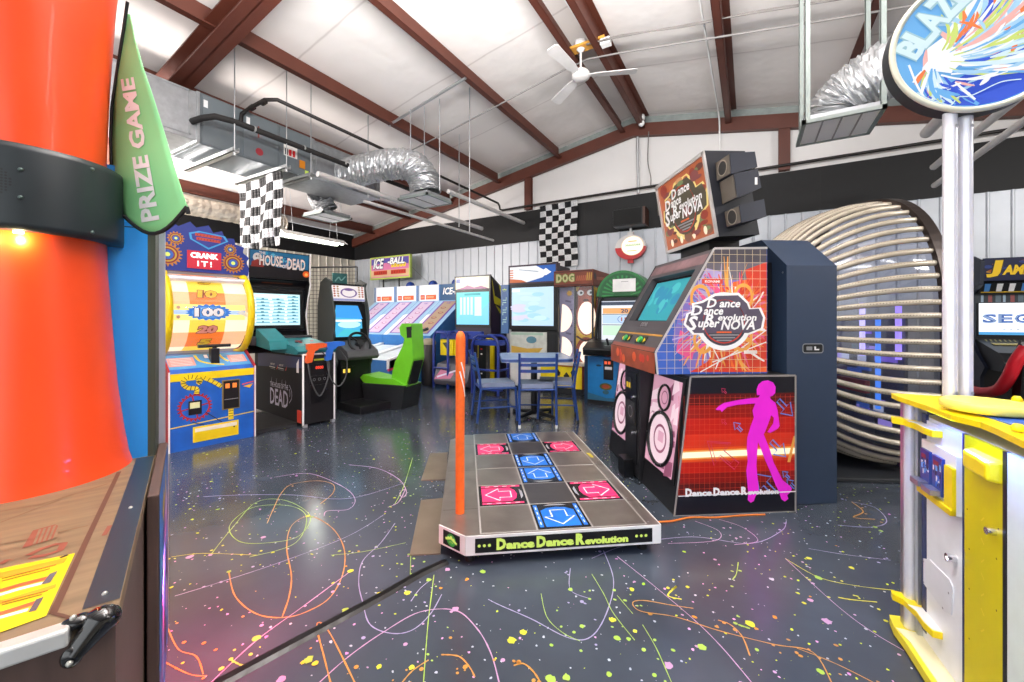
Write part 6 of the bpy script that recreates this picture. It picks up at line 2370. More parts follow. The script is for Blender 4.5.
b.dp(sc, pts, E_('drive_screen', '4ab2de', .8), .001)
b.dp(sc, [(-.21, .30), (.19, .28), (.13, .468), (-.20, .468)], E_('drive_sky', '3a94e0', .9), .0014)
b.dd(sc, (-.02, .20), .17, E_('drive_foam', 'b6ecf0', .9), .0018, .05, 16)
b.dq(sc, -.23, .17, .24, .27, E_('drive_white', 'e6f6fa', .9), .0022)
b.dp(sc, [(-.23, .04), (.15, .04), (.10, .12), (-.1, .14)], E_('drive_sea', '48b8c8', .9), .002)
t.part('screen', b)
b = t.mb()
b.prism([(-.20, .66), (-.24, .70), (-.20, .78), (.10, .92), (.12, .66)], 'x', -h + .04, h - .04, M('dash_grey', '55565a', .5))
t.part('dashboard', b, bev=.015)
wc = Vector((.02, -.10, .88))
ax = Vector((0, -.85, .5)).normalized()
e1 = Vector((1, 0, 0))
e2 = ax.cross(e1)
b = t.mb()
b.tube([wc + (e1 * cos(2 * pi * i / 32) + e2 * sin(2 * pi * i / 32)) * .155 for i in range(32)], .018, BLK2, 10, closed=True)
for a in (.3, 2.4, 4.4):
    b.tube([wc, wc + (e1 * cos(a) + e2 * sin(a)) * .15], .014, BLK2, 8)
b.tube([wc + ax * .02, wc - ax * .14], .045, DKG, 16)
t.part('steering_wheel', b)
b = t.mb().box(-h + .05, h - .05, -.03, .1, 0.0, .66, BLK)
t.part('coin_cabinet', b, bev=.005)
fc_ = t.front(-.03)
b = t.mb()
b.sq(fc_, -.22, -.02, .20, .56, BLK2, 0, .008)
for a in (-.19, -.12):
    b.sq(fc_, a, a + .03, .48, .53, E_('coin_glow', 'e8c04a', 1.2), .008, .012)
t.part('coin_door', b)
b = t.mb().box(-h + .02, h - .02, -.55, -.03, 0, .10, BLK)
t.part('pedal_base', b, bev=.01)

# seat: faces the driving game
s0, s1 = fl(364.5, 406.5), fl(401, 410)
d_ = (s1 - s0)
rzs = atan2(d_.y, d_.x)
t = T('gaming_chair', 'lime green racing seat on a black plinth facing the driving game', 'seat', s0, rzs)
# local x: front to back of the seat (from the screen towards the backrest), y: across
L_ = d_.length
W_ = .40
b = t.mb()
base = [(.0, .06), (-.07, .33), (L_ + .02, .33), (L_ - .03, 0), (.05, 0)]
base = [(-.06, .32), (L_ + .06, .32), (L_ + .0, .0), (.02, .0)]
b.prism(base, 'y', .0, W_, M('plinth_black', '202326', .45))
t.part('plinth', b, bev=.006)
LM = M('seat_lime', '76d42a', .38, var=.05)
nf = t.front(.03)
b = t.mb()
b.prism(nf.q([(360, 377.5), (363, 374.5), (377, 378), (393, 379), (407, 386.7), (374, 386.5), (363, 382)]), 'y', .03, W_ - .03, LM)
t.part('seat', b, bev=.02)
nf = t.front(.07)
b = t.mb()
bk_ = nf.q([(391.6, 379), (392.4, 371), (395.3, 361), (402.6, 346), (404.5, 338.5), (400.5, 335), (399.3, 327.5), (402, 323.5), (411, 323.5), (412, 340), (413, 359), (405.8, 387), (396, 387)])
b.prism(bk_, 'y', .07, W_ - .06, LM)
t.part('backrest', b, bev=.02)
b = t.mb()
b.slab(nf, nf.q([(406.5, 327), (411.3, 326.5), (411.6, 337.5), (407, 338)]), BLK2, -.01, .004)
t.part('headrest_slot', b)
b = t.mb()
bp_ = Fr(t.w(bk_[11][0], .07, bk_[11][1]), t.y, t.w(bk_[10][0], 0, bk_[10][1]) - t.w(bk_[11][0], 0, bk_[11][1]))
ln_ = sqrt((bk_[10][0] - bk_[11][0]) ** 2 + (bk_[10][1] - bk_[11][1]) ** 2)
b.sq(bp_, .03, W_ - .16, .08 * ln_, .92 * ln_, M('back_black', '141618', .5), .0, .012)
t.part('back_pad', b, bev=.006)
b = t.mb()
s_a, s_b = nf.px(363.5, 374.5), nf.px(377, 378)
ts = Fr(t.w(s_a[0], .07, s_a[1]), (t.w(s_b[0], 0, s_b[1]) - t.w(s_a[0], 0, s_a[1])), t.y)
b.sq(ts, .03, .18, .03, .22, M('seat_worn', 'a8a45a', .6), .0, .004)
t.part('seat_pad', b)

# ================================================================== ICE BALL ALLEYS
GI = 'ice ball alleys along the end wall'
sx = [-7.86, -7.16, -6.46, -5.80, -5.18]
ords = ['leftmost ice ball alley, next to the wire grid', 'second ice ball alley from the left under the pink sign', 'third ice ball alley from the left, behind the green seat', 'rightmost ice ball alley with the blue lettered header']
IW = M('ice_white', 'eef2f8', .35)
IBL = M('ice_blue', '2f6fb4', .35)
ISK = M('ice_sky', 'a8d0ee', .35, emit=.5)
IPU = M('ice_purple', '7a3fae', .35)
for i in range(4):
    xa, xb = sx[i], sx[i + 1]
    t = T('ice_ball_alley', ords[i], 'arcade machine', Vector(((xa + xb) / 2, 4.8, 0)), 0, GI)
    h = (xb - xa) / 2 - .005
    # y: 0 front ... 2.3 back
    b = t.mb().prism([(.0, .0), (.0, .50), (.95, .68), (1.05, .55), (1.05, 0)], 'x', -h, h, IBL)
    t.part('lane_body', b)
    for s_ in (-1, 1):
        xx = s_ * h
        b = t.mb().prism([(-.02, .36), (-.02, .53), (.97, .72), (.97, .60)], 'x', min(xx, xx - s_ * .05), max(xx, xx - s_ * .05), IW)
        b.prism([(-.021, .33), (-.021, .37), (.97, .56), (.97, .52)], 'x', min(xx + s_ * .004, xx - s_ * .03), max(xx + s_ * .004, xx - s_ * .03), PNK)
        t.part('lane_rail', b)
    ln = t.slope(0, .0, .502, .95, .682)
    b = t.mb()
    b.dq(ln, -h + .06, h - .06, .0, .96, M('lane_white', 'e4ecf6', .25), .002)
    t.part('lane_surface', b)
    b = t.mb().prism([(1.0, .6), (1.0, .88), (2.02, 1.60), (2.1, 1.60), (2.1, .0), (1.05, 0)], 'x', -h, h, IBL)
    t.part('target_body', b)
    tg = t.slope(0, 1.0, .882, 2.02, 1.602)
    TL_ = sqrt(1.02 ** 2 + .72 ** 2)
    b = t.mb()
    b.dq(tg, -h, h, 0, TL_, ISK, .002)
    b.dp(tg, [(-h, 0), (-h + .1, 0), (-h + .30, .8), (-h, .7)], WPR, .0026)
    last = i == 3
    b.sq(tg, -.17, .19, .06, TL_ - .06, M('target_lav', 'e6cce6', .35, emit=.45) if not last else M('target_tan', 'd8b89a', .35, emit=.3), .003, .012, IPU)
    b.dst(tg, [(-.17, .06), (.19, .06), (.19, TL_ - .06), (-.17, TL_ - .06)], .045, IPU, .0126, closed=True)
    for k in range(5):
        b.dd(tg, (.0 + .05 * (k % 2) - .02, .22 + k * .18), .07, M('target_ring', 'b86aa0', .4) if not last else M('target_ring_b', '8a4a4a', .4), .0132, .035, 14)
        b.dd(tg, (.0 + .05 * (k % 2) - .02, .225 + k * .18), .045, M('target_hole', 'ecd8ea', .4) if not last else M('target_hole_b', 'c89a80', .4), .0138, .02, 12)
    b.dt(tg, 'ICE', (.01, TL_ - .13), .05, IPU, .10, .0138, .03)
    t.part('target_board', b)
    if last:
        b = t.mb()
        b.tube(smooth_line([(-.2, 1.0, 1.0), (.1, .96, .98), (.25, 1.0, 1.02)], 5), .03, BLK2, 8)
        t.part('ball_net_bar', b)
    b = t.mb().box(-h, h, 2.0, 2.45, 1.60, 1.95, IBL)
    t.part('header', b)
    fh_ = t.front(2.0)
    b = t.mb()
    if last:
        b.sq(fh_, -h, h, 1.60, 1.95, M('header_iceblue', '1f6aa8', .35, emit=.12), 0, .01)
        b.dt(fh_, 'ICE-B', (.0, 1.80), .15, WPR, .42, .012, .03, .2)
    else:
        b.sq(fh_, -h + .06, h - .03, 1.60, 1.95, M('header_glow', 'f4f2f6', .3, emit=.55), 0, .01)
        b.sq(fh_, -h, -h + .06, 1.60, 1.95, M('header_mauve', '9ab0d6', .3, emit=.2), 0, .012)
        b.sq(fh_, -h + .10, -h + .22, 1.63, 1.73, M('ice_led_red', 'd84a3a', .3, emit=.5), .01, .014)
        b.sq(fh_, -h + .26, h - .10, 1.63, 1.73, M('ice_led_orange', 'e8683a', .3, emit=.5), .01, .014)
        b.dt(fh_, '000', (-h + .16, 1.68), .05, M('ice_digit', 'f8b08a', .3, emit=.8), .09, .0152, .02)
        b.dt(fh_, '0000', (.06, 1.68), .05, MATS['ice_digit'], .20, .0152, .02)
    t.part('score_panel', b)
    if i:
        b = t.mb().lathe([(.10, 0), (.105, .02), (.10, .05), (.07, .10), (.0, .125)], M('beacon_blue', '23408f', .2), 18, (-h + .28, 2.2, 1.95))
        t.part('beacon', b)
for i in range(1):
    pass
t = T('ice_ball_sign', 'pink and yellow ICE-BALL sign standing above the alleys', 'sign', Vector((0, 0, 0)), 0)
p = [on_y(369.6, 258, 7.1), on_y(409.5, 254, 7.1), on_y(410, 278, 7.1), on_y(370.3, 279.6, 7.1)]
t.o.location = ((p[2].x + p[3].x) / 2, 7.1, (p[2].z + p[3].z) / 2)
t.m = wm(t.o)
w_, hh = (p[1].x - p[0].x) / 2, ((p[0].z - p[3].z) + (p[1].z - p[2].z)) / 2
b = t.mb().box(-w_, w_, .0, .07, 0, hh, M('sign_lime_edge', 'b8cc5a', .4))
t.part('sign_box', b, bev=.006)
f9 = t.front(0)
b = t.mb()
b.dq(f9, -w_ + .04, w_ - .04, .04, hh - .04, M('sign_pink', 'ee86b4', .35, emit=.35), .001)
b.dq(f9, -w_ + .04, w_ - .04, .06, hh * .40, M('sign_peach', 'f6c89a', .35, emit=.35), .0014)
b.dp(f9, [(-w_ + .05, hh - .05), (w_ - .05, hh - .05), (w_ - .05, hh - .22), (-.1, hh - .16), (-w_ + .05, hh - .2)], M('sign_violet', '6a5fb8', .35, emit=.3), .0016)
b.dt(f9, 'ICE', (-w_ * .55, hh * .70), .26, WPR, .34, .004, .04, .2, ol=NAVY, olw=.06)
b.dt(f9, '-BALL', (w_ * .34, hh * .78), .17, WPR, .58, .004, .04, .2, ol=NAVY, olw=.06)
for k in range(5):      # yellow slanted word block
    b.dp(f9, [(.06 + k * .10, hh * .50), (.14 + k * .10, hh * .50), (.16 + k * .10, hh * .66), (.08 + k * .10, hh * .66)], YEL2, .003)
    b.dst(f9, [(.09 + k * .10, hh * .54), (.12 + k * .10, hh * .62)], .02, M('word_shadow', '9a6a1a', .4), .0034)
for a0, a1 in ((-w_ * .80, -.08), (.05, w_ * .80)):
    b.dq(f9, a0, a1, hh * .20, hh * .38, M('sign_led_red', 'd8402c', .35, emit=.4), .003)
    for k in range(6):
        x_ = a0 + (a1 - a0) * (k + .5) / 6
        b.dst(f9, [(x_, hh * .24), (x_ + .01, hh * .34)], .025, M('sign_led_dark', '8a2018', .4), .0036)
t.part('sign_face', b)
b = t.mb()
for xx in (-.25, .3):
    b.tube([(xx, .035, -.35), (xx, .035, .0)], .02, BLK, 8)
t.part('post', b)
b = t.mb().tube([(w_ - .05, .04, .3), (w_ + .55, .2, -.25)], .006, GRY, 5)
t.part('stay_wire', b)

# wire grid behind the driving game
t = T('wire_grid', 'black wire grid panel standing behind the driving game', 'display grid', Vector((-8.35, 5.6, 0)), radians(24))
b = t.mb()
for zt_ in (0.05, 2.35):
    b.tube([(-1.6, 0, zt_), (.95, 0, zt_)], .02, BLK2, 8)
for xx in (-1.6, -.4, .95):
    b.tube([(xx, 0, 0), (xx, 0, 2.35)], .02, BLK2, 8)
t.part('frame', b)
b = t.mb()
i = 0
x = -1.53
while x < .93:
    b.tube([(x, .005, .05), (x, .005, 2.33)], .005, M('grid_wire', '4a4034', .5), 5, caps=False)
    x += .085
z_ = .13
while z_ < 2.32:
    b.tube([(-1.58, -.005, z_), (.93, -.005, z_)], .005, MATS['grid_wire'], 5, caps=False)
    z_ += .085
t.part('wire_mesh', b)
t = T('teal_sign', 'small teal sign behind the top of the driving game', 'sign', at(340, 285, 6.9), YAW + radians(40))
t.part('post', t.mb().tube([(0, .015, .01 - t.o.location.z), (0, .015, .02)], .015, BLK, 8))
t.part('sign_board', t.mb().box(-.12, .12, 0, .03, 0, .20, M('teal_sign', '23706e', .4)), bev=.004)
f_ = t.front(0)
b = t.mb()
b.dst(f_, smooth_line([(-.08, .06), (-.02, .13), (.02, .08), (.09, .15)], 5), .02, M('teal_pale', '8ac8c4', .4), .001)
t.part('sign_swirl', b)
bp0 = fl(428.5, 385)
t = T('waste_bin', 'round dark waste bin with a beige top behind the green seat', 'bin', bp0, 0)
t.part('bin_body', t.mb().lathe([(0, 0), (.12, 0), (.125, .03), (.13, .74), (.12, .75), (0, .75)], M('bin_brown', '231d1c', .5), 28))
t.part('bin_top', t.mb().lathe([(.135, .74), (.14, .78), (.11, .83), (.05, .85), (0, .85)], M('bin_beige', '9a8f78', .5), 28))

# ================================================================== SKI-TYPE GAME WITH RAILS
rzb = YAW + radians(2)
m0, m1 = on_y(456, 385, 6.0), on_y(491, 385, 6.0)
m0.z = m1.z = 0
loc, rz, W = facing(m0, m1)
t = T('jet_game', 'racing game with a teal screen, yellow sides and blue hand rails', 'arcade machine', loc, rz)
h = W / 2
b = t.mb().prism([(.0, .70), (.0, 1.98), (.45, 1.75), (.55, 1.2), (.5, 0), (.1, 0), (.1, .7)], 'x', -h, h, M('jet_purple', '2c2238', .4))
t.part('cabinet_body', b)
fs_ = t.front(0)
b = t.mb()
b.sq(fs_, -h - .01, h + .01, 1.72, 1.99, BLK2, 0, .03)
b.dq(fs_, -h + .02, h - .02, 1.745, 1.965, M('jet_marquee', 'f6eec0', .3, emit=.6), .031)
b.dp(fs_, [(-h + .02, 1.745), (h - .02, 1.745), (.2, 1.80), (.05, 1.775), (-.1, 1.82), (-.2, 1.78)], M('jet_magenta', 'a8408a', .3, emit=.3), .0316)
b.dp(fs_, [(-h + .03, 1.86), (-h + .12, 1.86), (-h + .12, 1.94), (-h + .03, 1.94)], M('jet_badge', '4a5fb8', .3, emit=.3), .0316)
b.dt(fs_, 'JET', (.02, 1.885), .075, M('jet_word', 'f4fafc', .3, emit=.8), .26, .033, .03, .2) if False else None
t.part('marquee', b)
b = t.mb()
b.sq(fs_, -h, h, 1.05, 1.72, BLK2, 0, .02)
b.dq(fs_, -h + .03, h - .03, 1.10, 1.69, E_('jet_screen', '63cfcf', .9), .021)
b.dp(fs_, [(-h + .03, 1.10), (h - .03, 1.10), (h - .03, 1.5), (.1, 1.3), (-.1, 1.4), (-h + .03, 1.2)], E_('jet_screen_b', '6fc0ea', .9), .0214)
for k in range(4):
    a = -h + .11 + k * .08
    b.dq(fs_, a, a + .05, 1.28 - .0 * k, 1.60, E_('jet_col', 'c4f0ec', .9), .0218)
b.dq(fs_, .05, .2, 1.26, 1.6, E_('jet_col', 'c4f0ec', .9), .0218)
b.dq(fs_, -.18, .18, 1.63, 1.67, E_('jet_title', '2f9fa8', .8), .0218)
t.part('screen', b)
sf = t.right(h)
b = t.mb()
JY, JK = M('jet_yellow', 'd8d022', .35), M('jet_dark', '1c1626', .4)
b.dp(sf, [(.02, 1.95), (.42, 1.75), (.5, 1.4), (.3, 1.3), (.1, 1.5)], JY, .002)
b.dp(sf, [(.02, 1.95), (.25, 1.83), (.35, 1.55), (.12, 1.62)], JK, .003)
b.dp(sf, [(.1, 1.48), (.5, 1.28), (.5, 1.36), (.3, 1.44)], JK, .003)
t.part('side_art', b)
b = t.mb().box(-h + .02, h - .02, .04, .3, .98, 1.05, WHT)
t.part('shelf', b)
b = t.mb()
for a0, a1, c in ((-h - .02, -h + .26, 0), (-h + .30, .08, 1)):
    b.box(a0, a1, -.42, -.36, .56, .84, YEL2)
b.box(.12, h + .05, -.02, .04, .14, .86, YEL2)
t.part('yellow_panel', b, bev=.004)
fq = t.front(-.42)
b = t.mb()
b.dp(fq, [(-h + .03, .78), (-h + .2, .80), (-h + .12, .68)], M('panel_mark', '4a4a3a', .4), .002)
b.dp(fq, [(-h + .40, .66), (-h + .46, .80), (-h + .50, .68)], M('panel_mark_b', 'b85a2c', .4), .002)
f22 = t.front(-.02)
b.dq(f22, .125, h + .045, .76, .85, M('mark_maroon', '6a2a3a', .4), .002)
b.dst(f22, [(.15, .81), (h + .02, .81)], .03, WPR, .003)
t.part('panel_print', b)
b = t.mb().prism([(-.55, .06), (-.6, .14), (-.5, .42), (.0, .50), (.1, .50), (.1, .06)], 'x', -h - .02, h - .08, M('jet_grey', '55545e', .45))
t.part('ride_base', b, bev=.02)
b = t.mb()
fz_ = t.slope(-.1, -.6, .14, -.5, .42)
b.dp(fz_, [(-.3, .02), (.05, .05), (.1, .14), (-.2, .2)], M('base_pink', 'b85a86', .4), .002)
b.dst(fz_, [(-.25, .06), (.15, .2)], .03, M('base_lilac', 'c8bcd8', .4), .003)
t.part('base_print', b)
RB = M('rail_blue', '1f3486', .3)


def hoop(t, xa, xb, y0, y1, z):
    b = t.mb()
    for y in (y0, y1):
        b.tube([(xa, y, 0), (xa, y, z - .14), (xa + .04, y, z - .04), (xa + .12, y, z), (xb - .12, y, z), (xb - .04, y, z - .04), (xb, y, z - .14), (xb, y, 0)], .024, RB, 10)
    for xx in (xa, xb):
        b.tube([(xx, y0, z * .42), (xx, y1, z * .42)], .02, RB, 8)
    b.tube([(xa, y0, z * .42), (xb, y0, z * .42)], .018, RB, 8)
    return b


b = t.mb()
zr = .97
for xx in (-h - .06, -h + .26):
    b.tube([(xx, -.55, 0), (xx, -.55, zr - .1), (xx, -.5, zr), (xx, -.3, zr + .02)], .024, RB, 10)
b.tube([(-h - .06, -.55, zr - .1), (-h - .01, -.55, zr), (-h + .21, -.55, zr), (-h + .26, -.55, zr - .1)], .024, RB, 10)
b.tube([(-h - .06, -.55, .35), (-h + .26, -.55, .35)], .018, RB, 8)
t.part('hand_rail', b)
b = t.mb()
b.tube([(-h + .3, -.4, zr), (.1, -.4, zr), (.25, -.35, .9), (h + .1, -.2, .82)], .024, RB, 10)
b.tube([(-h + .55, -.4, .2), (-h + .55, -.4, zr)], .022, RB, 10)
b.box(-h - .05, h + .05, -.38, -.30, .86, .99, M('rail_panel', '263f9c', .35))
t.part('front_rail', b)

# ================================================================== BIG SCREEN GAME
m0, m1 = on_y(510.5, 385, 6.1), on_y(556, 385, 6.1)
m0.z = m1.z = 0
loc, rz, W = facing(m0, m1)
t = T('big_screen_game', 'upright game with a large pale blue screen and white marquee', 'arcade machine', loc, rz)
h = W / 2
b = t.mb().prism([(.02, 0), (.02, .95), (.04, 1.05), (.04, 2.1), (.6, 2.1), (.6, 0)], 'x', -h, h, BLK)
t.part('cabinet_body', b)
f_ = t.front(-.02)
b = t.mb()
b.sq(f_, -h - .03, h + .03, 1.80, 2.13, M('marquee_frame', '3a2a3a', .4), -.12, .0)
b.dq(f_, -h, h, 1.83, 2.10, M('big_marquee', 'f2f4f6', .3, emit=.6), .001)
b.dp(f_, [(.08, 2.10), (h, 2.10), (h, 1.83), (-.1, 1.83), (.2, 1.90), (.3, 1.98)], M('big_blue', '2f6fd0', .3, emit=.35), .0014)
b.dp(f_, [(.14, 1.98), (.26, 2.05), (.36, 1.98), (.26, 1.93)], M('big_white2', 'fafcfc', .3, emit=.7), .002)
b.dp(f_, [(-h, 1.83), (-.1, 1.83), (-.2, 1.87), (-h, 1.90)], M('big_orange', 'e8743a', .3, emit=.35), .0016)
for k in range(4):
    b.dst(f_, [(-h, 1.92 + k * .04), (-h + .07, 1.92 + k * .04)], .02, MATS['big_orange'], .0016)
b.dst(f_, [(-.25, 2.05), (.12, 2.0)], .012, M('big_grey', '8a9ab0', .3), .0016)
t.part('marquee', b)
b = t.mb()
b.sq(f_, -h - .02, h + .02, 1.02, 1.80, BLK2, -.05, .01)
b.dq(f_, -h + .045, h - .03, 1.09, 1.74, E_('big_screen', 'b4d2ee', .85), .011)
rn = random.Random(9)
for i in range(22):
    a, c = rn.uniform(-h + .16, h - .15), rn.uniform(1.18, 1.64)
    b.dd(f_, (a, c), rn.uniform(.10, .16), E_('big_s%d' % (i % 3), ('9ccaee', 'c8c6e6', 'bcdcf2')[i % 3], .85), .0112 + i * .00004, rn.uniform(.02, .045), 14)
b.dq(f_, -h + .06, -h + .2, 1.67, 1.71, E_('big_w', 'f4fafc', 1.1), .0125)
t.part('screen', b)
b = t.mb()
f3_ = t.front(.0)
b.sq(f3_, -h, h - .17, .55, .98, M('lower_panel', 'd0d4cc', .35, var=.15), -.02, .004)
b.dp(f3_, [(-h + .02, .62), (.1, .62), (.2, .72), (-.1, .70), (-h + .02, .74)], M('lower_gold', 'd8b050', .4), .005)
b.dd(f3_, (-.02, .85), .10, M('lower_teal', '5a8a9c', .4), .005, .06, 14)
b.dq(f3_, -h + .02, .2, .93, .97, M('lower_mint', 'a8c8b4', .4), .005)
b.sq(f3_, -h, h - .17, .05, .5, WHT, -.02, .004)
t.part('lower_panel', b)
b = t.mb()
f4_ = t.front(-.06)
b.sq(f4_, -h - .16, -h - .01, .95, 1.80, M('side_sign_blue', '5a86c4', .35, emit=.15), -.03, 0)
b.dt(f4_, '*', (-h - .085, 1.70), .07, LIME, .08, .002, .03)
for k, ch_ in enumerate('TURBO'[:0] + 'MMMM'[:0]):
    pass
for k in range(6):
    z_ = 1.55 - k * .085
    b.dst(f4_, [(-h - .12, z_ - .025), (-h - .12, z_ + .025), (-h - .05, z_ + .025)] if k % 2 else [(-h - .12, z_ - .02), (-h - .05, z_ - .02), (-h - .05, z_ + .03)], .016, M('side_pale', 'a8d0c8', .4), .002)
t.part('side_sign', b)
# its blue rail frame in front left
t.part('hand_rail', hoop(t, -h - .28, -h + .22, -.75, -.45, .93))
b = t.mb().box(-h - .25, -h - .10, -.62, -.5, .1, .8, BLK2)
for z_ in (.7, .62, .3):
    b.box(-h - .2, -h - .17, -.625, -.615, z_, z_ + .02, RED if z_ > .65 else WHT)
t.part('coin_post', b)
b = t.mb().box(-h - .26, -h + .2, -.72, -.5, .78, .86, M('rail_panel', '263f9c', .35)).box(-h - .08, -h + .2, -.66, -.58, .05, .18, MATS['rail_panel'])
t.part('rail_panel', b)

# ================================================================== DOG GAME
m0, m1 = on_y(555, 391, 6.0), on_y(593.5, 391, 6.0)
m0.z = m1.z = 0
loc, rz, W = facing(m0, m1)
t = T('dog_game', 'brown dog game with glowing bellies and a yellow base', 'arcade machine', loc, rz)
h = W / 2
xb0, xb1 = on_y(541, 391, 6.02).x - t.o.location.x, on_y(582.5, 391, 6.02).x - t.o.location.x
b = t.mb().box(xb0, xb1, 0, .62, .10, .47, YEL2)
b.box(xb0 + .02, xb1 - .02, .03, .6, 0, .10, BLK)
t.part('base_cabinet', b, bev=.006)
rd = M('dog_red', 'a8241f', .4)
sf = t.right(xb1)
b = t.mb().sq(sf, 0, .62, .10, .47, rd, 0, .006)
b.dd(sf, (.25, .25), .10, BLK, .0066, .12, 14)
b.dd(sf, (.25, .25), .05, M('dog_gold', 'd8a83a', .4), .0072, .06, 12)
t.part('side_print', b)
f_ = t.front(0, xb0 + .36)
b = t.mb()
for (a, z_) in ((-.05, .34), (.1, .30), (.22, .36)):
    b.dp(f_, [(a - .05, z_), (a, z_ + .06), (a + .05, z_), (a + .03, z_ - .05), (a - .03, z_ - .05)], BLK, .002)
b.dp(f_, [(-.35, .47), (xb1 - xb0 - .37, .47), (xb1 - xb0 - .37, .44), (-.35, .44)], M('dog_orange', 'e08a2c', .4), .002)
t.part('front_print', b)
b = t.mb().box(xb0 - .02, h + .0, -.04, .64, .47, .52, M('dog_ledge', 'd8d0c0', .4))
for a in (-.2, .0, .2):
    b.lathe([(.045, 0), (.05, .02), (.0, .06)], M('dog_pawpad', 'c86a5a', .4), 14, (a, .1, .52))
t.part('ledge', b)
x0, x1 = -h + .03, h - .01
# back art wall with two dogs, glass case posts
b = t.mb().box(x0, x1, .12, .16, .52, 1.72, M('dog_back', '6a6a8a', .5, var=.2, scale=6))
t.part('art_back', b)
fb2 = t.front(.12)
BE = E_('belly_glow', 'fbe4cc', 1.05)
BRN, DKB, GDY = M('dog_brown', '9a4a34', .45), M('dog_dark', '4a2018', .45), M('dog_yellow', 'd8b02c', .45)
mid = x0 + .26
b = t.mb()
b.dq(fb2, x0, mid, .52, 1.72, M('art_slate', '8a86a6', .45, var=.15), .001)
b.dd(fb2, (x0 + .02, 1.22), .20, BE, .004, .23, 24, -pi / 2, pi / 2)
b.dd(fb2, (x0 + .02, .72), .2, BE, .004, .2, 24, -pi / 2, pi / 2)
b.dgear(fb2, (x0 + .17, 1.62), .05, 10, MATS['dog_gold'], .004, .3)
for k in range(7):
    b.dst(fb2, [(x0 + .1 + .01 * (k % 3), 1.5 - k * .13), (x0 + .2 + .02 * (k % 2), 1.48 - k * .13)], .03, M('art_slate_b', '5f5a78', .45), .002)
b.dq(fb2, mid, x1, .52, 1.72, GDY, .001)
cx_ = (mid + x1) / 2 + .02
b.dd(fb2, (cx_, 1.36), .20, BRN, .002, .42, 24)
b.dd(fb2, (cx_, .66), .18, BRN, .0022, .26, 24)
b.dd(fb2, (cx_ + .01, 1.22), .15, BE, .004, .26, 24)
b.dd(fb2, (cx_ + .02, .68), .14, BE, .004, .18, 24)
for a in (-.09, .07):
    b.dd(fb2, (cx_ + a, 1.62), .055, WPR, .005, .045, 14)
    b.dd(fb2, (cx_ + a + .01, 1.62), .022, BLK, .0056, .02, 10)
for a in (-.16, .15):
    b.dd(fb2, (cx_ + a, 1.50), .03, DKB, .003, .16, 14)
b.dd(fb2, (cx_, 1.50), .05, DKB, .0052, .025, 12)
b.dst(fb2, smooth_line([(cx_ - .16, .93), (cx_, .86), (cx_ + .18, .94)], 6), .03, DKB, .005)
t.part('dog_art', b)
b = t.mb()
for xx, yy in ((x0, .0), (x1 - .02, .0), (mid, .09), (x1 - .02, .5)):
    b.box(xx, xx + .025, yy, yy + .025, .52, 1.73, BLK2)
t.part('corner_post', b)
b = t.mb()
b.raw([(x0, .01, .52), (x1, .01, .52), (x1, .01, 1.72), (x0, .01, 1.72)], [(0, 1, 2, 3)], clear_mat('case_clear', 'ffffff', .08))
b.raw([(x1, .01, .52), (x1, .5, .52), (x1, .5, 1.72), (x1, .01, 1.72)], [(0, 1, 2, 3)], clear_mat('case_clear', 'ffffff', .08))
t.part('glass_case', b)
WD = M('dog_wood', '7a3a26', .5, var=.15, scale=7)
b = t.mb().box(x0 - .03, x1 + .02, -.04, .85, 1.72, 1.97, WD)
t.part('marquee_box', b, bev=.005)
fm = t.front(-.04)
b = t.mb()
b.dst(fm, [(x0 - .03, 1.74), (x1, 1.74), (x1, 1.95), (x0 - .03, 1.95)], .02, DKB, .001, closed=True)
for k, ch_ in enumerate('DOG'):
    b.dt(fm, ch_, (x0 + .06 + k * .105, 1.85), .13, M('dog_cream', 'e8e0a0', .4, emit=.2), .095, .004, .05, ol=M('dog_green', '5a7a2c', .4), olw=.08)
for k in range(8):
    x_ = x0 + .36 + k * .033
    b.dst(fm, [(x_, 1.80), (x_ + .01, 1.92 if k > 4 else 1.88)], .02, M('dog_tan', 'b88a3a', .4) if k > 4 else M('dog_rust', 'a85a3a', .4), .003)
t.part('marquee_print', b)
sm = t.right(x1 + .02)
b = t.mb()
b.dgear(sm, (.04, 1.87), .06, 12, M('dog_bolt', '2c1a16', .4), .002, .3)
b.dst(sm, [(.12, 1.84), (.5, 1.86)], .05, M('dog_rust', 'a85a3a', .4), .002)
t.part('marquee_side_print', b)
sw = t.right(x1 + .001)
b = t.mb()
b.dp(sw, [(.05, 1.70), (.5, 1.70), (.5, 1.3), (.3, 1.35), (.2, 1.1), (.05, 1.5)], GDY, .002)
b.dd(sw, (.3, 1.6), .12, DKB, .003, .1, 14)
t.part('side_art', b)

# ================================================================== FISHING WHEEL GAME
m0, m1 = on_y(589, 386, 5.55), on_y(632, 386, 5.55)
m0.z = m1.z = 0
loc, rz, W = facing(m0, m1)
t = T('fishing_game', 'fishing wheel game with a green domed top and blue base', 'arcade machine', loc, rz)
h = W / 2 + .02
FB = M('fish_blue', '1f7fc4', .35, var=.1)
b = t.mb().box(-h, h, 0, .6, .06, .68, FB)
t.part('base_cabinet', b, bev=.006)
b = t.mb().box(-h, h, -.01, .6, 0, .06, BLK).box(-h - .05, -h, -.0, .55, 0, .68, M('fish_navy', '17324f', .4))
t.part('plinth', b)
f_ = t.front(0)
b = t.mb()
b.sq(f_, -.09, .05, .36, .64, BLK2, 0, .006)
for a in (-.075, -.025):
    b.sq(f_, a, a + .035, .575, .615, E_('fish_coin', 'e05a3a', 1.0), .006, .01)
b.sq(f_, -.07, .03, .50, .54, WPR, .006, .009)
b.dst(f_, [(.10, .07), (.10, .67)], .006, M('fish_seam', '124f86', .4), .001)
t.part('coin_door', b)
b = t.mb()
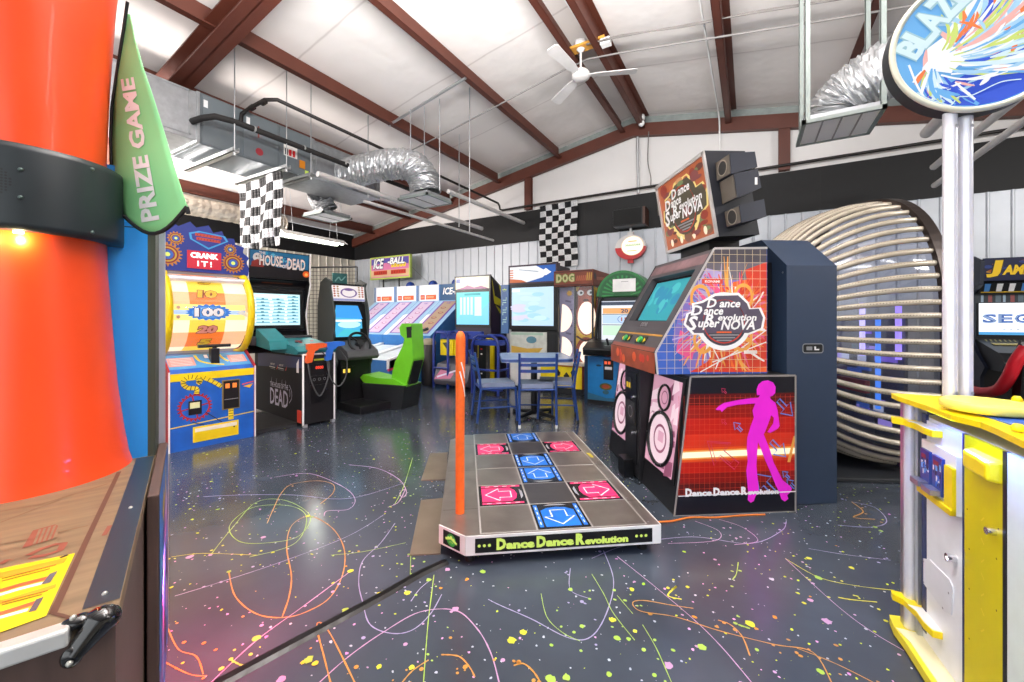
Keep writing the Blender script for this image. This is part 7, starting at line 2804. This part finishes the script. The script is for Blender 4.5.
b.dd(f_, (-.06, .26), .09, M('fish_olive', '5a6a2c', .4), .002, .05, 14)
b.dd(f_, (-.06, .26), .06, M('fish_red', 'a84a2c', .4), .0026, .03, 12)
b.dd(f_, (-.06, .18), .045, M('fish_teal', '2c5a6a', .4), .002, .03, 12)
b.dp(f_, [(-h, .06), (.15, .06), (.15, .12), (-.05, .10), (-h, .16)], M('fish_sea', '2f6a8a', .4), .002)
b.dd(f_, (-.16, .55), .04, M('fish_shape', '123a5a', .4), .002, .015, 10)
t.part('base_print', b)
b = t.mb().prism([(-.16, .70), (-.18, .80), (.02, .88), (.3, .92), (.3, .70)], 'x', -h - .01, h + .04, BLK2)
t.part('console', b, bev=.02)
b = t.mb()
sl_ = t.slope(0, -.18, .80, .02, .88)
b.dst(sl_, [(-.05, .1), (.2, .1)], .015, GRY, .002)
b.sq(sl_, .12, .2, .06, .13, M('fish_button', '2c7a4a', .4), 0, .02)
b.tube([sl_.p(.0, .12, 0), sl_.p(-.02, .14, .09)], .016, BLK, 8, loc=False)
t.part('reel_handle', b)
UX, UZ = .10, .07
b = t.mb().box(-h - .02 + UX, h + .06 + UX, .20, .6, .68, 1.45 + UZ, M('fish_black', '1c1f24', .4))
t.part('screen_housing', b)
f2_ = t.front(.20, UX, UZ * .6)
b = t.mb()
b.dq(f2_, -h + .04, h + .04, .86, 1.42, M('fish_screen', 'dfe6f2', .3, emit=.75), .002)
b.dq(f2_, -h + .04, h + .04, 1.36, 1.41, M('fish_bar', '4a5a78', .3, emit=.2), .0026)
b.dq(f2_, -h + .06, h + .04, 1.24, 1.32, M('fish_orange', 'f0b06a', .3, emit=.6), .0026)
b.dq(f2_, -h + .06, h + .04, 1.10, 1.22, M('fish_pale', 'b8d4f0', .3, emit=.7), .0026)
b.dq(f2_, -h + .06, h + .04, .93, 1.07, M('fish_mint', 'c8ecd0', .3, emit=.7), .0026)
FN = M('fish_num', '2c3a6a', .4)
for st, z_, m_ in (('20', 1.28, FN), ('15', 1.16, M('fish_num_r', 'c86a5a', .4)), ('000', .99, M('fish_num_g', '6a8a8a', .4))):
    b.dt(f2_, st, (.05, z_), .055, m_, .10 if len(st) < 3 else .16, .0036, .03)
b.dring(f2_, (.05, 1.16), .09, .10, M('fish_ring', '6a8ac8', .4), .0034, asp=.6)
for z_ in (1.08, 1.23):
    b.dst(f2_, [(-h + .05, z_), (h + .04, z_)], .01, M('fish_line', '4a6a7a', .4), .003)
t.part('screen', b)
b = t.mb()
pts = [(-h - .02, .02 if False else .12), ]
b.tube([(-h - .02 + UX * .8 + .10 * (1 - cos(a)), .17, .80 + .70 * sin(a)) for a in [pi / 2 * k / 12 for k in range(13)]], .02, BLK2, 8)
t.part('arch_frame', b)
V = []
cz = 1.46 + UZ
prof = [(.37 * cos(pi * k / 24) + .03 + UX, cz + .36 * sin(pi * k / 24)) for k in range(25)]
b = t.mb().prism(prof, 'y', .14, .6, M('fish_green', '2f9a4a', .35, emit=.1))
t.part('dome', b)
f3_ = t.front(.14)
b = t.mb()
b.dp(f3_, [((x - .03 - UX) * .9 + .03 + UX, cz + (z - cz) * .9) for x, z in prof], M('dome_dark', '14562c', .4), .002)
for k in range(14):
    a = pi * (k + .5) / 14
    b.dst(f3_, [(.03 + UX + .12 * cos(a), cz + .12 * sin(a)), (.03 + UX + .29 * cos(a + .1), cz + .29 * sin(a + .1))], [.012, .03], M('dome_leaf', '3fb45a', .4, emit=.1), .003)
t.part('dome_art', b)
b = t.mb()
b.dq(f3_, -.10 + UX, .22 + UX, cz + .06, cz + .24, M('paper_white', 'f2f4f2', .6), .006)
b.dst(f3_, [(.02 + UX, cz + .20), (.12 + UX, cz + .20)], .006, GRY, .007)
t.part('paper_notice', b)

# bobber sign
q0 = on_y(630, 247, 7.37)
t = T('bobber_sign', 'round red and white fishing bobber sign hung on the end wall', 'sign', q0, 0)
k = (q0 - EYEV).dot(FV) / FOC
b = t.mb()
rw, rh = 15 * k, 12.5 * k
top_ = [(rw * cos(pi * i / 20), rh * sin(pi * i / 20)) for i in range(21)]
b.prism(top_, 'y', .0, .10, M('bobber_white', 'd8d4d2', .35))
b.prism([(x, -z) for x, z in top_], 'y', .0, .10, M('bobber_red', 'c01f24', .35))
t.part('float', b, bev=.008)
t.part('bottom_cap', t.mb().box(-.05, .05, .02, .08, -rh - .06, -rh + .02, MATS['bobber_red']))
b = t.mb()
b.box(-.05, .05, .02, .08, rh - .02, rh + .05, MATS['bobber_white'])
b.tube([(0, .05, rh + .04), (0, .05, rh + .30)], .022, WHT, 10)
b.tube([(0, .05, rh + .28), (0, .14, rh + .28)], .018, WHT, 8)
t.part('stem', b)
f_ = t.front(0, .02)
b = t.mb()
b.dd(f_, (.02, .02), rw * .72, M('bobber_glow', 'fdf4dc', .3, emit=.9), .003, rh * .78, 28)
b.dring(f_, (.02, .02), rw * .70, rw * .74, M('bobber_ring', 'f0c89a', .3, emit=.5), .0034, asp=rh / rw * 1.06)
GRm = M('bobber_green', '5aa84a', .4)
for k in range(9):
    b.dst(f_, [(-.10 + k * .03, .015), (-.09 + k * .03, .055), (-.08 + k * .03, .02)], .012, GRm, .004)
b.dst(f_, [(-.05, .10), (.1, .10)], .02, M('bobber_gold', 'd8b86a', .4), .004)
b.dst(f_, [(-.07, -.07), (.1, -.07)], .014, M('bobber_gold', 'd8b86a', .4), .004)
t.part('lit_face', b)

# ================================================================== TABLE AND CHAIRS
t = T('cafe_table', 'pale blue table with rounded edge and black pedestal among the blue chairs', 'table', fl(534, 416), YAW + radians(3))
b = t.mb()
tw = .42
rr = []
for sx_, sy_, a0 in ((1, 1, 0), (-1, 1, pi / 2), (-1, -1, pi), (1, -1, 1.5 * pi)):
    for k in range(6):
        rr.append((sx_ * (tw - .08) + .08 * cos(a0 + k * pi / 10), sy_ * (tw - .08) + .08 * sin(a0 + k * pi / 10)))
b.prism(rr, 'z', .71, .755, M('table_blue_laminate', '8aa2c4', .25, var=.05))
t.part('tabletop', b, bev=.008)
b = t.mb().prism([(x * 1.006, y * 1.006) for x, y in rr], 'z', .72, .745, M('table_edge', '34508c', .4))
t.part('edge_band', b)
b = t.mb().tube([(0, 0, .03), (0, 0, .71)], .04, BLK, 16)
b.box(-.16, .16, -.16, .16, .69, .71, BLK)
t.part('pedestal', b)
b = t.mb()
for a in range(4):
    an = a * pi / 2 + pi / 4
    b.tube([(0, 0, .06), (.34 * cos(an), .34 * sin(an), .025)], [.03, .018], BLK, 10)
    b.tube([(.33 * cos(an), .33 * sin(an), 0), (.33 * cos(an), .33 * sin(an), .03)], .022, BLK, 10)
t.part('foot_cross', b)
CHB = M('chair_blue_steel', '1e4488', .35)
VIN = M('chair_vinyl', '7d8ca4', .45, var=.06)
CG = 'blue chairs around the table'


def make_chair(label, loc, rz):
    """front faces -y; backrest at +y"""
    t = T('metal_chair', label, 'chair', loc, rz, CG)
    w, d = .205, .20
    b = t.mb()
    b.prism([(-w + .005, -d), (w - .005, -d), (w - .02, d - .01), (-w + .02, d - .01)], 'z', .43, .475, VIN)
    t.part('seat', b, bev=.018)
    b = t.mb()
    for a, c in (((-w, -d), (w, -d)), ((-w, -d), (-w, d)), ((w, -d), (w, d)), ((-w, d), (w, d))):
        b.tube([(a[0], a[1], .415), (c[0], c[1], .415)], .013, CHB, 8)
    t.part('seat_frame', b)
    for s_ in (-1, 1):
        t.part('leg', t.mb().tube([(s_ * w, -d, .42), (s_ * w, -d - .02, .012)], .0135, CHB, 10))
        t.part('leg', t.mb().tube([(s_ * w, d + .05, .012), (s_ * w, d + .005, .40), (s_ * w, d + .02, .55), (s_ * w, d + .075, .83)], .0145, CHB, 10))
    for sx_, yy in ((-w, -d - .02), (w, -d - .02), (-w, d + .05), (w, d + .05)):
        t.part('foot_cap', t.mb().tube([(sx_, yy, 0), (sx_, yy, .035)], .0155, WHT if yy > 0 else BLK, 10))
    for z_, y_ in ((.765, d + .06), (.70, d + .047), (.63, d + .035)):
        b = t.mb()
        for k in range(6):
            xa_, xb_ = -w + 2 * w * k / 6, -w + 2 * w * (k + 1) / 6
            ya_, yb_ = y_ + .02 * (1 - (2 * k / 6 - 1) ** 2), y_ + .02 * (1 - (2 * (k + 1) / 6 - 1) ** 2)
            b.raw([(xa_, ya_ - .005, z_ - .017), (xb_, yb_ - .005, z_ - .017), (xb_, yb_ - .005, z_ + .017), (xa_, ya_ - .005, z_ + .017), (xa_, ya_ + .005, z_ - .017), (xb_, yb_ + .005, z_ - .017), (xb_, yb_ + .005, z_ + .017), (xa_, ya_ + .005, z_ + .017)],
                  [(0, 1, 2, 3), (7, 6, 5, 4), (0, 4, 5, 1), (2, 6, 7, 3), (1, 5, 6, 2), (3, 7, 4, 0)], CHB)
        t.part('back_slat', b)
    b = t.mb()
    for s_ in (-1, 1):
        b.tube([(s_ * w, -d - .012, .20), (s_ * w, d + .03, .20)], .009, CHB, 8)
    b.tube([(-w, -d - .012, .16), (w, -d - .012, .16)], .009, CHB, 8)
    t.part('stretcher', b)
    return t


c1 = make_chair('blue metal chair with its slatted back to the camera, nearest the dance pad', (fl(518, 428.5) + fl(558, 428)) / 2 + FV * .25, YAW + pi + radians(0))
ch = []
for lab, px, rz_ in (('blue metal chair on the left side of the table, facing right', (495, 420.5), YAW + radians(-76 + 180) ), ('blue metal chair on the right side of the table, facing left', (556, 418), YAW + radians(-95))):
    o = copy_tree(c1.o)
    p = fl(*px)
    o.location = p
    o.rotation_euler.z = rz_
    o['label'] = lab
    ch.append(o)
    for q_ in o.children:
        if q_.name.startswith('foot_cap'):
            q_.data = q_.data.copy()
            q_.data.materials.clear()
            q_.data.materials.append(BLK)

# ================================================================== RACING GAME AT RIGHT
Zm = 4.35
g0 = at(968, 318, Zm)
t = T('racing_game', 'black racing game with SEGA on its screen at the right edge', 'arcade machine', Vector((g0.x + .45, g0.y - .12, 0)), radians(6))
h = .44
RBk = M('racer_black', '14151a', .4)
side = [(-.05, 0), (-.05, .62), (-.12, .72), (.02, .86), (.10, 1.0), (.10, 1.48), (-.04, 1.56), (-.06, 1.80), (.1, 1.87), (.5, 1.87), (.5, 0)]
for s_ in (-1, 1):
    xx = s_ * h
    t.part('side_board', t.mb().prism(side, 'x', min(xx, xx - s_ * .03), max(xx, xx - s_ * .03), M('racer_navy', '141c2e', .4)), bev=.004)
t.part('cabinet_body', t.mb().box(-h + .03, h - .03, .12, .5, 0, 1.8, RBk))
fm = t.slope(0, -.035, 1.60, -.05, 1.82)
b = t.mb()
b.sq(fm, -h + .03, h - .03, 0, .23, M('racer_marquee', '1c2450', .3, emit=.1), -.03, 0)
rn = random.Random(6)
for i in range(24):
    a, c = rn.uniform(-h + .06, h - .06), rn.uniform(.03, .2)
    b.dd(fm, (a, c), rn.uniform(.015, .05), M('rm_%d' % (i % 3), ('c8642c', '2f4a9c', 'd89a3a')[i % 3], .3, emit=.1), .001 + i * .00002, rn.uniform(.01, .02), 9)
RY = M('racer_yellow', 'f0c41e', .3, emit=.35)
b.dt(fm, 'J', (-.335, .12), .17, RY, .10, .004, .05, .15, ol=BLK, olw=.05)
b.dt(fm, 'AMBO', (-.13, .105), .10, RY, .28, .004, .05, .15, ol=BLK, olw=.05)
b.dt(fm, 'SAFARI', (.17, .105), .08, RY, .24, .004, .05, .15)
t.part('marquee', b)
b = t.mb()
fz_ = t.slope(0, .06, 1.48, -.035, 1.59)
b.sq(fz_, -h + .03, h - .03, 0, .13, BLK2, -.03, 0)
for k in range(9):
    a = -h + .07 + k * .09
    b.dp(fz_, [(a, .02), (a + .04, .02), (a + .025, .12), (a - .02, .12)], WPR if k % 3 else M('zebra_blue', '4a86c8', .4), .002)
b.dst(fz_, [(-h + .05, .012), (h - .05, .012)], .015, M('zebra_gold', 'c8a42c', .4), .0026)
t.part('zebra_strip', b)
f_ = t.front(.115)
b = t.mb()
b.dq(f_, -h + .03, h - .03, 1.02, 1.48, M('screen_mount', '2c343a', .3), .001)
b.sq(f_, -h + .05, h - .05, 1.03, 1.38, BLK2, .001, .012)
b.dq(f_, -h + .06, h - .06, 1.045, 1.375, E_('sega_screen', 'eef4fa', 1.0), .0125)
b.dq(f_, -h + .06, h - .06, 1.045, 1.075, E_('sega_strip', '4a9ad0', .8), .013)
SBl = M('sega_blue', '3f6fc8', .4)
for k, ch_ in enumerate('SEGA'):
    b.dt(f_, ch_, (-.30 + k * .118, 1.215), .098, SBl, .108, .0134, .05)
    b.dt(f_, ch_, (-.30 + k * .118, 1.215), .098, M('sega_pale', '9ab8ea', .4), .108, .0138, -.004)
for k in range(9):
    b.dst(f_, [(-.2 + k * .05, 1.105), (-.18 + k * .05, 1.105)], .010, M('sega_small', '9aa8b8', .4), .0134)
for k in range(14):
    a = -h + .08 + k * .055
    b.dq(f_, a, a + .02 + .01 * (k % 3), 1.385, 1.46, (M('strip_pale', '8fa4b4', .3), M('strip_red', '8a4a4a', .3), M('strip_grey', '5a6a74', .3))[k % 3], .0016)
t.part('screen', b)
b = t.mb().prism([(-.30, .70), (-.36, .78), (-.26, .88), (.10, 1.0), (.11, .70)], 'x', -h + .03, h - .03, RBk)
t.part('dashboard', b, bev=.02)
ds = t.slope(0, -.26, .885, .10, 1.004)
b = t.mb()
b.dt(ds, 'NNYXXIV', (-.25, .32), .05, M('dash_gold', '9a8a4a', .4), .2, .002, .02) if False else None
for k in range(7):
    b.dst(ds, [(-.36 + k * .035, .29), (-.345 + k * .035, .35)], .014, M('dash_olive', '8a8454', .4), .002)
b.sq(ds, -.35, -.15, .20, .25, M('dash_plate', 'b0a04a', .4), 0, .004)
t.part('dash_print', b)


def wheel(t, c, r, mat, nm):
    ax = Vector((0, -.88, .47)).normalized()
    e1 = Vector((1, 0, 0))
    e2 = ax.cross(e1)
    c = Vector(c)
    b = t.mb()
    b.tube([c + (e1 * cos(2 * pi * i / 36) + e2 * sin(2 * pi * i / 36)) * r for i in range(36)], .02, mat, 10, closed=True)
    for a in (.5, 2.64, 4.71):
        b.tube([c, c + (e1 * cos(a) + e2 * sin(a)) * r], .016, BLK2, 8)
    b.tube([c + ax * .02, c - ax * .15], .05, BLK2, 16)
    t.part('steering_wheel', b, label=nm)


wheel(t, (-.10, -.38, 1.0), .17, BLK2, 'black steering wheel')
t2 = T('bucket_chair', 'red and black bucket seat half hidden behind the yellow table game', 'seat', cw(4.52, 3.5), radians(6))
RS = M('seat_red', 'd21f2c', .35)
b = t2.mb().box(-.24, .24, -.25, .30, .12, .42, BLK2)
t2.part('seat', b, bev=.05)
b = t2.mb()
b.tube(smooth_line([(-.25, .34, .52), (-.27, .1, .54), (-.27, -.1, .60), (-.27, -.22, .72), (-.25, -.27, .86), (-.20, -.29, .98)], 6), .045, RS, 12)
b.tube(smooth_line([(.25, .34, .52), (.27, .1, .54), (.27, -.1, .60), (.27, -.22, .72), (.25, -.27, .86), (.20, -.29, .98)], 6), .045, RS, 12)
t2.part('bolster', b)
b = t2.mb().prism([(-.24, .40), (-.30, .95), (-.25, 1.05), (-.20, .95), (-.14, .42)], 'x', -.22, .22, BLK2)
t2.part('backrest', b, bev=.03)
b = t2.mb().box(-.18, .18, -.2, .25, 0, .12, RBk)
t2.part('seat_base', b)
b = t.mb()
b.tube([(-.28, -.42, .0), (-.28, -.42, .62)], .02, ALU, 10)
b.box(-.33, -.23, -.46, -.38, .62, .70, GRY)
t.part('gear_shifter', b, bev=.01)
